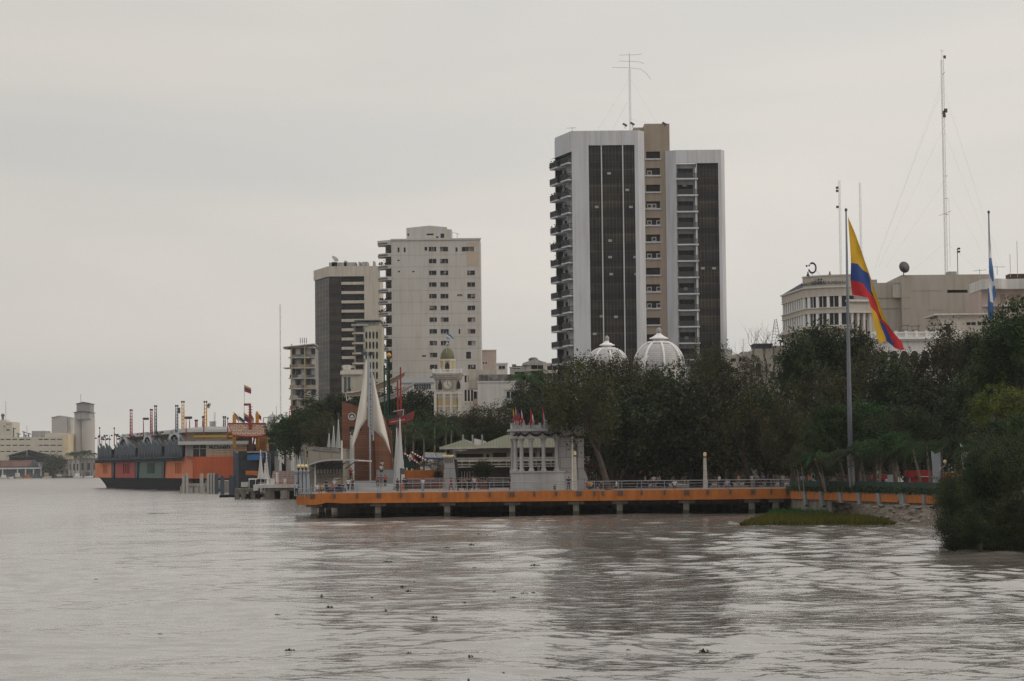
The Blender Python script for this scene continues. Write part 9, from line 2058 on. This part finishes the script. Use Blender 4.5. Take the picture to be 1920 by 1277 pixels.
def person(label,u,vf,kind,shirt,tro,Y=None,z=None,turn=0,h=1.0,skin=False):
    z = ZD if z is None else z
    if Y is None: r = ray(u,vf); Y = (z-CAMH)/r.z*r.y
    Y = max(Y,289.2); x = xat(u,Y,z); r0 = empty('person',(x,Y,z),rad(turn)); tag(r0,label,'person'); r0.scale = (h,h,h)
    for me,nm,mm in zip(POS[kind],('body','shirt','trousers','hair'),(None,shirt,tro,None)):
        if mm is not None:
            me = me.copy(); me.materials.clear(); me.materials.append(cloth_mat(mm))
        o = bpy.data.objects.new(nm,me); COL.objects.link(o); o.parent = r0
    return r0
LP = 297
person('person in a pale lilac shirt leaning on the corner rail at the pier left end',556,929,'lean',(.42,.40,.48),BK,Y=291.5,turn=160,z=ZD-0.35)
person('person in a white shirt sitting just right of the corner rail',594.5,925,'sit',W_,GR,Y=290.5,turn=20)
person('person in a yellow and black top sitting beside the white shirted one',604.5,925,'sit',YL,BK,Y=290.8,turn=-30)
person('person in a dark blue jacket standing at the left of the vendor table',612,925,'bent',NV,NV,Y=296,turn=60)
person('person in white behind the vendor table under the shade frame',627,924,'stand',W_,BK,Y=303,turn=0)
person('person in a red top sitting before the vendor table',623,925,'sit',RD,BK,Y=291,turn=-60)
person('person in a beige top with arms raised right of the vendor table',636,922,'bent',KH,BK,Y=300,turn=-50)
person('person in black sitting right of the vendor table',642,924,'sit',BK,NV,Y=296,turn=50)
person('person in a white shirt standing left of the boarded wall gap',653,918,'walk',W_,NV,Y=310,turn=30)
person('person in black with dark trousers near the boarded wall gap',661,918,'bent',BK,BK,Y=309,turn=-30)
person('person in a bright red shirt standing inside the slot of the boarded wall',658.5,899,'stand',RD,BK,Y=332,turn=0,z=ZD+1.3)
person('person in a pink shirt at the foot of the stairs, left of the trio',708,904.5,'walk',PK,GR,Y=326,turn=180,z=ZD+0.35)
person('person in grey shorts at the foot of the stairs, middle of the trio',714.8,904,'stand',GR,KH,Y=325.4,turn=170,z=ZD+0.35)
person('person in an orange red shirt at the right of the trio by the stairs',722.3,903,'stand',OR,BK,Y=325.8,turn=175,z=ZD+0.35)
person('person in a white shirt higher on the stairs above the trio',715,891,'walk',W_,BR,Y=331,turn=180,z=ZD+1.75)
person('person in a dark skirt and white top topmost on the stairs',716.5,884,'stand',(.45,.45,.47),NV,Y=333,turn=160,z=ZD+2.3)
person('person in all black left of the black lamp post',745.5,918,'bent',BK,BK,Y=296,turn=40)
person('child in an orange outfit beside the black lamp post',754.5,918,'stand',OR,OR,Y=295,turn=190,h=.72)
person('person in a dark blue shirt standing behind the orange dressed child',761.5,913,'stand',NV,BK,Y=306,turn=180)
person('person in dark clothes behind the lantern of the black lamp post',757.5,911,'stand',BK,GR,Y=310,turn=150)
person('person in a white shirt and light blue jeans walking alone mid pier',793,916,'walk',W_,LB,Y=298,turn=10)
person('person in a red top in front of the stone pylon',846,917.5,'walk',RD,BR,Y=297,turn=-70)
person('person in black carrying white right of the stone pylon',859,917.5,'bent',BK,BK,Y=297,turn=70)
person('person in khaki at the left of the group near the food hall',872.5,913.5,'stand',KH,BK,Y=304,turn=20)
person('person in dark blue in the middle of the group near the food hall',879.5,914.5,'stand',NV,BK,Y=302,turn=-20)
person('person in a maroon top behind the dark blue one near the food hall',881,909,'stand',(.18,.03,.04),BK,Y=312,turn=0)
person('tall person in a white shirt at the right of the group near the food hall',889.5,912,'walk',W_,NV,Y=305,turn=40,h=1.05)
person('person in a brown top left of the long planter box',898,910,'stand',BR,BR,Y=310,turn=0)
person('person in maroon right of the long planter box',915,912,'lean',(.18,.03,.04),BK,Y=306,turn=-80)
person('person in dark red leaning at the left corner of the colonnade plinth',957,913,'stand',(.10,.02,.03),BK,Y=304.5,turn=20)
person('person in dark blue standing before the colonnade wing',1066.5,919,'stand',NV,NV,Y=293,turn=180)
person('small crouching figure in black before the colonnade plinth',1040,918,'sit',BK,BK,Y=293,turn=0,h=.6)
person('person in red sitting at the foot of the colonnade buttress',1101.5,919,'sit',RD,BK,Y=292,turn=30)
person('person in a yellow top sitting beside the red one at the buttress',1108,919,'sit',YL,BK,Y=291.5,turn=-20)
person('tall person in black standing behind the rail right of the buttress',1111,910,'stand',BK,BK,Y=306,turn=180,z=ZD+0.6)
person('person in black sitting by the rail right of the yellow topped one',1127,919,'sit',BK,BK,Y=292,turn=10)
person('person in white with head bowed sitting at the rail under the trees',1156,919,'sit',W_,GR,Y=292,turn=-90)
person('person in grey walking under the trees right of the double rail post',1210,918,'walk',GR,BK,Y=300,turn=80)
person('person in a pale grey shirt standing under the trees behind the rail',1226,915,'stand',(.35,.36,.38),BK,Y=306,turn=180)
person('person in blue bending under the trees beside the pale grey one',1237,918,'bent',(.06,.09,.16),BK,Y=298,turn=-60)
person('person in a white shirt sitting with the back to the river',1265.5,919,'sit',W_,BK,Y=291,turn=180)
person('person in white and blue walking right of the solitary lamp column',1349,915,'walk',(.40,.46,.56),BK,Y=298,turn=-60)
person('person in lilac sitting on the pier edge right of the lamp column',1364,916,'sit',LI,GR,Y=290.5,turn=170)
person('person in a salmon top walking before the parked van',1385,911,'walk',(.45,.20,.14),GR,Y=304,turn=60)
person('person in white standing just right of the salmon topped one',1410,909,'stand',(.42,.42,.44),KH,Y=308,turn=20)
person('person in grey at the double rail post before the parked van',1421,913,'bent',GR,BK,Y=298,turn=-40)
person('person in a blue shirt behind the rail right of the van',1431,908,'stand',(.08,.12,.32),BK,Y=309,turn=-20)
person('person in black near the blue shirted one under the trees',1440,910,'walk',BK,BK,Y=306,turn=90)
person('person in pale clothes standing near the pier right end',1468,908,'stand',(.38,.36,.34),GR,Y=305,turn=0)
person('person in light blue behind the green netting near the pier end',1505,914,'stand',(.18,.28,.42),BK,Y=292,turn=0)
person('person in orange behind the green netting near the slim blade',1519,914,'stand',(.40,.16,.06),BK,Y=290.5,turn=40)
person('person in a red shirt behind the netting before the food kiosk',1706,914,'bent',(.40,.07,.05),GR,Y=258,turn=60)
person('person in blue by the netting right of the flagpole',1652,912,'stand',(.10,.18,.32),BK,Y=262,turn=-30)
person('person in white leaning on the boat landing rail left of the pier',494,913,'bent',W_,GR,Y=478,turn=60,z=1.6)
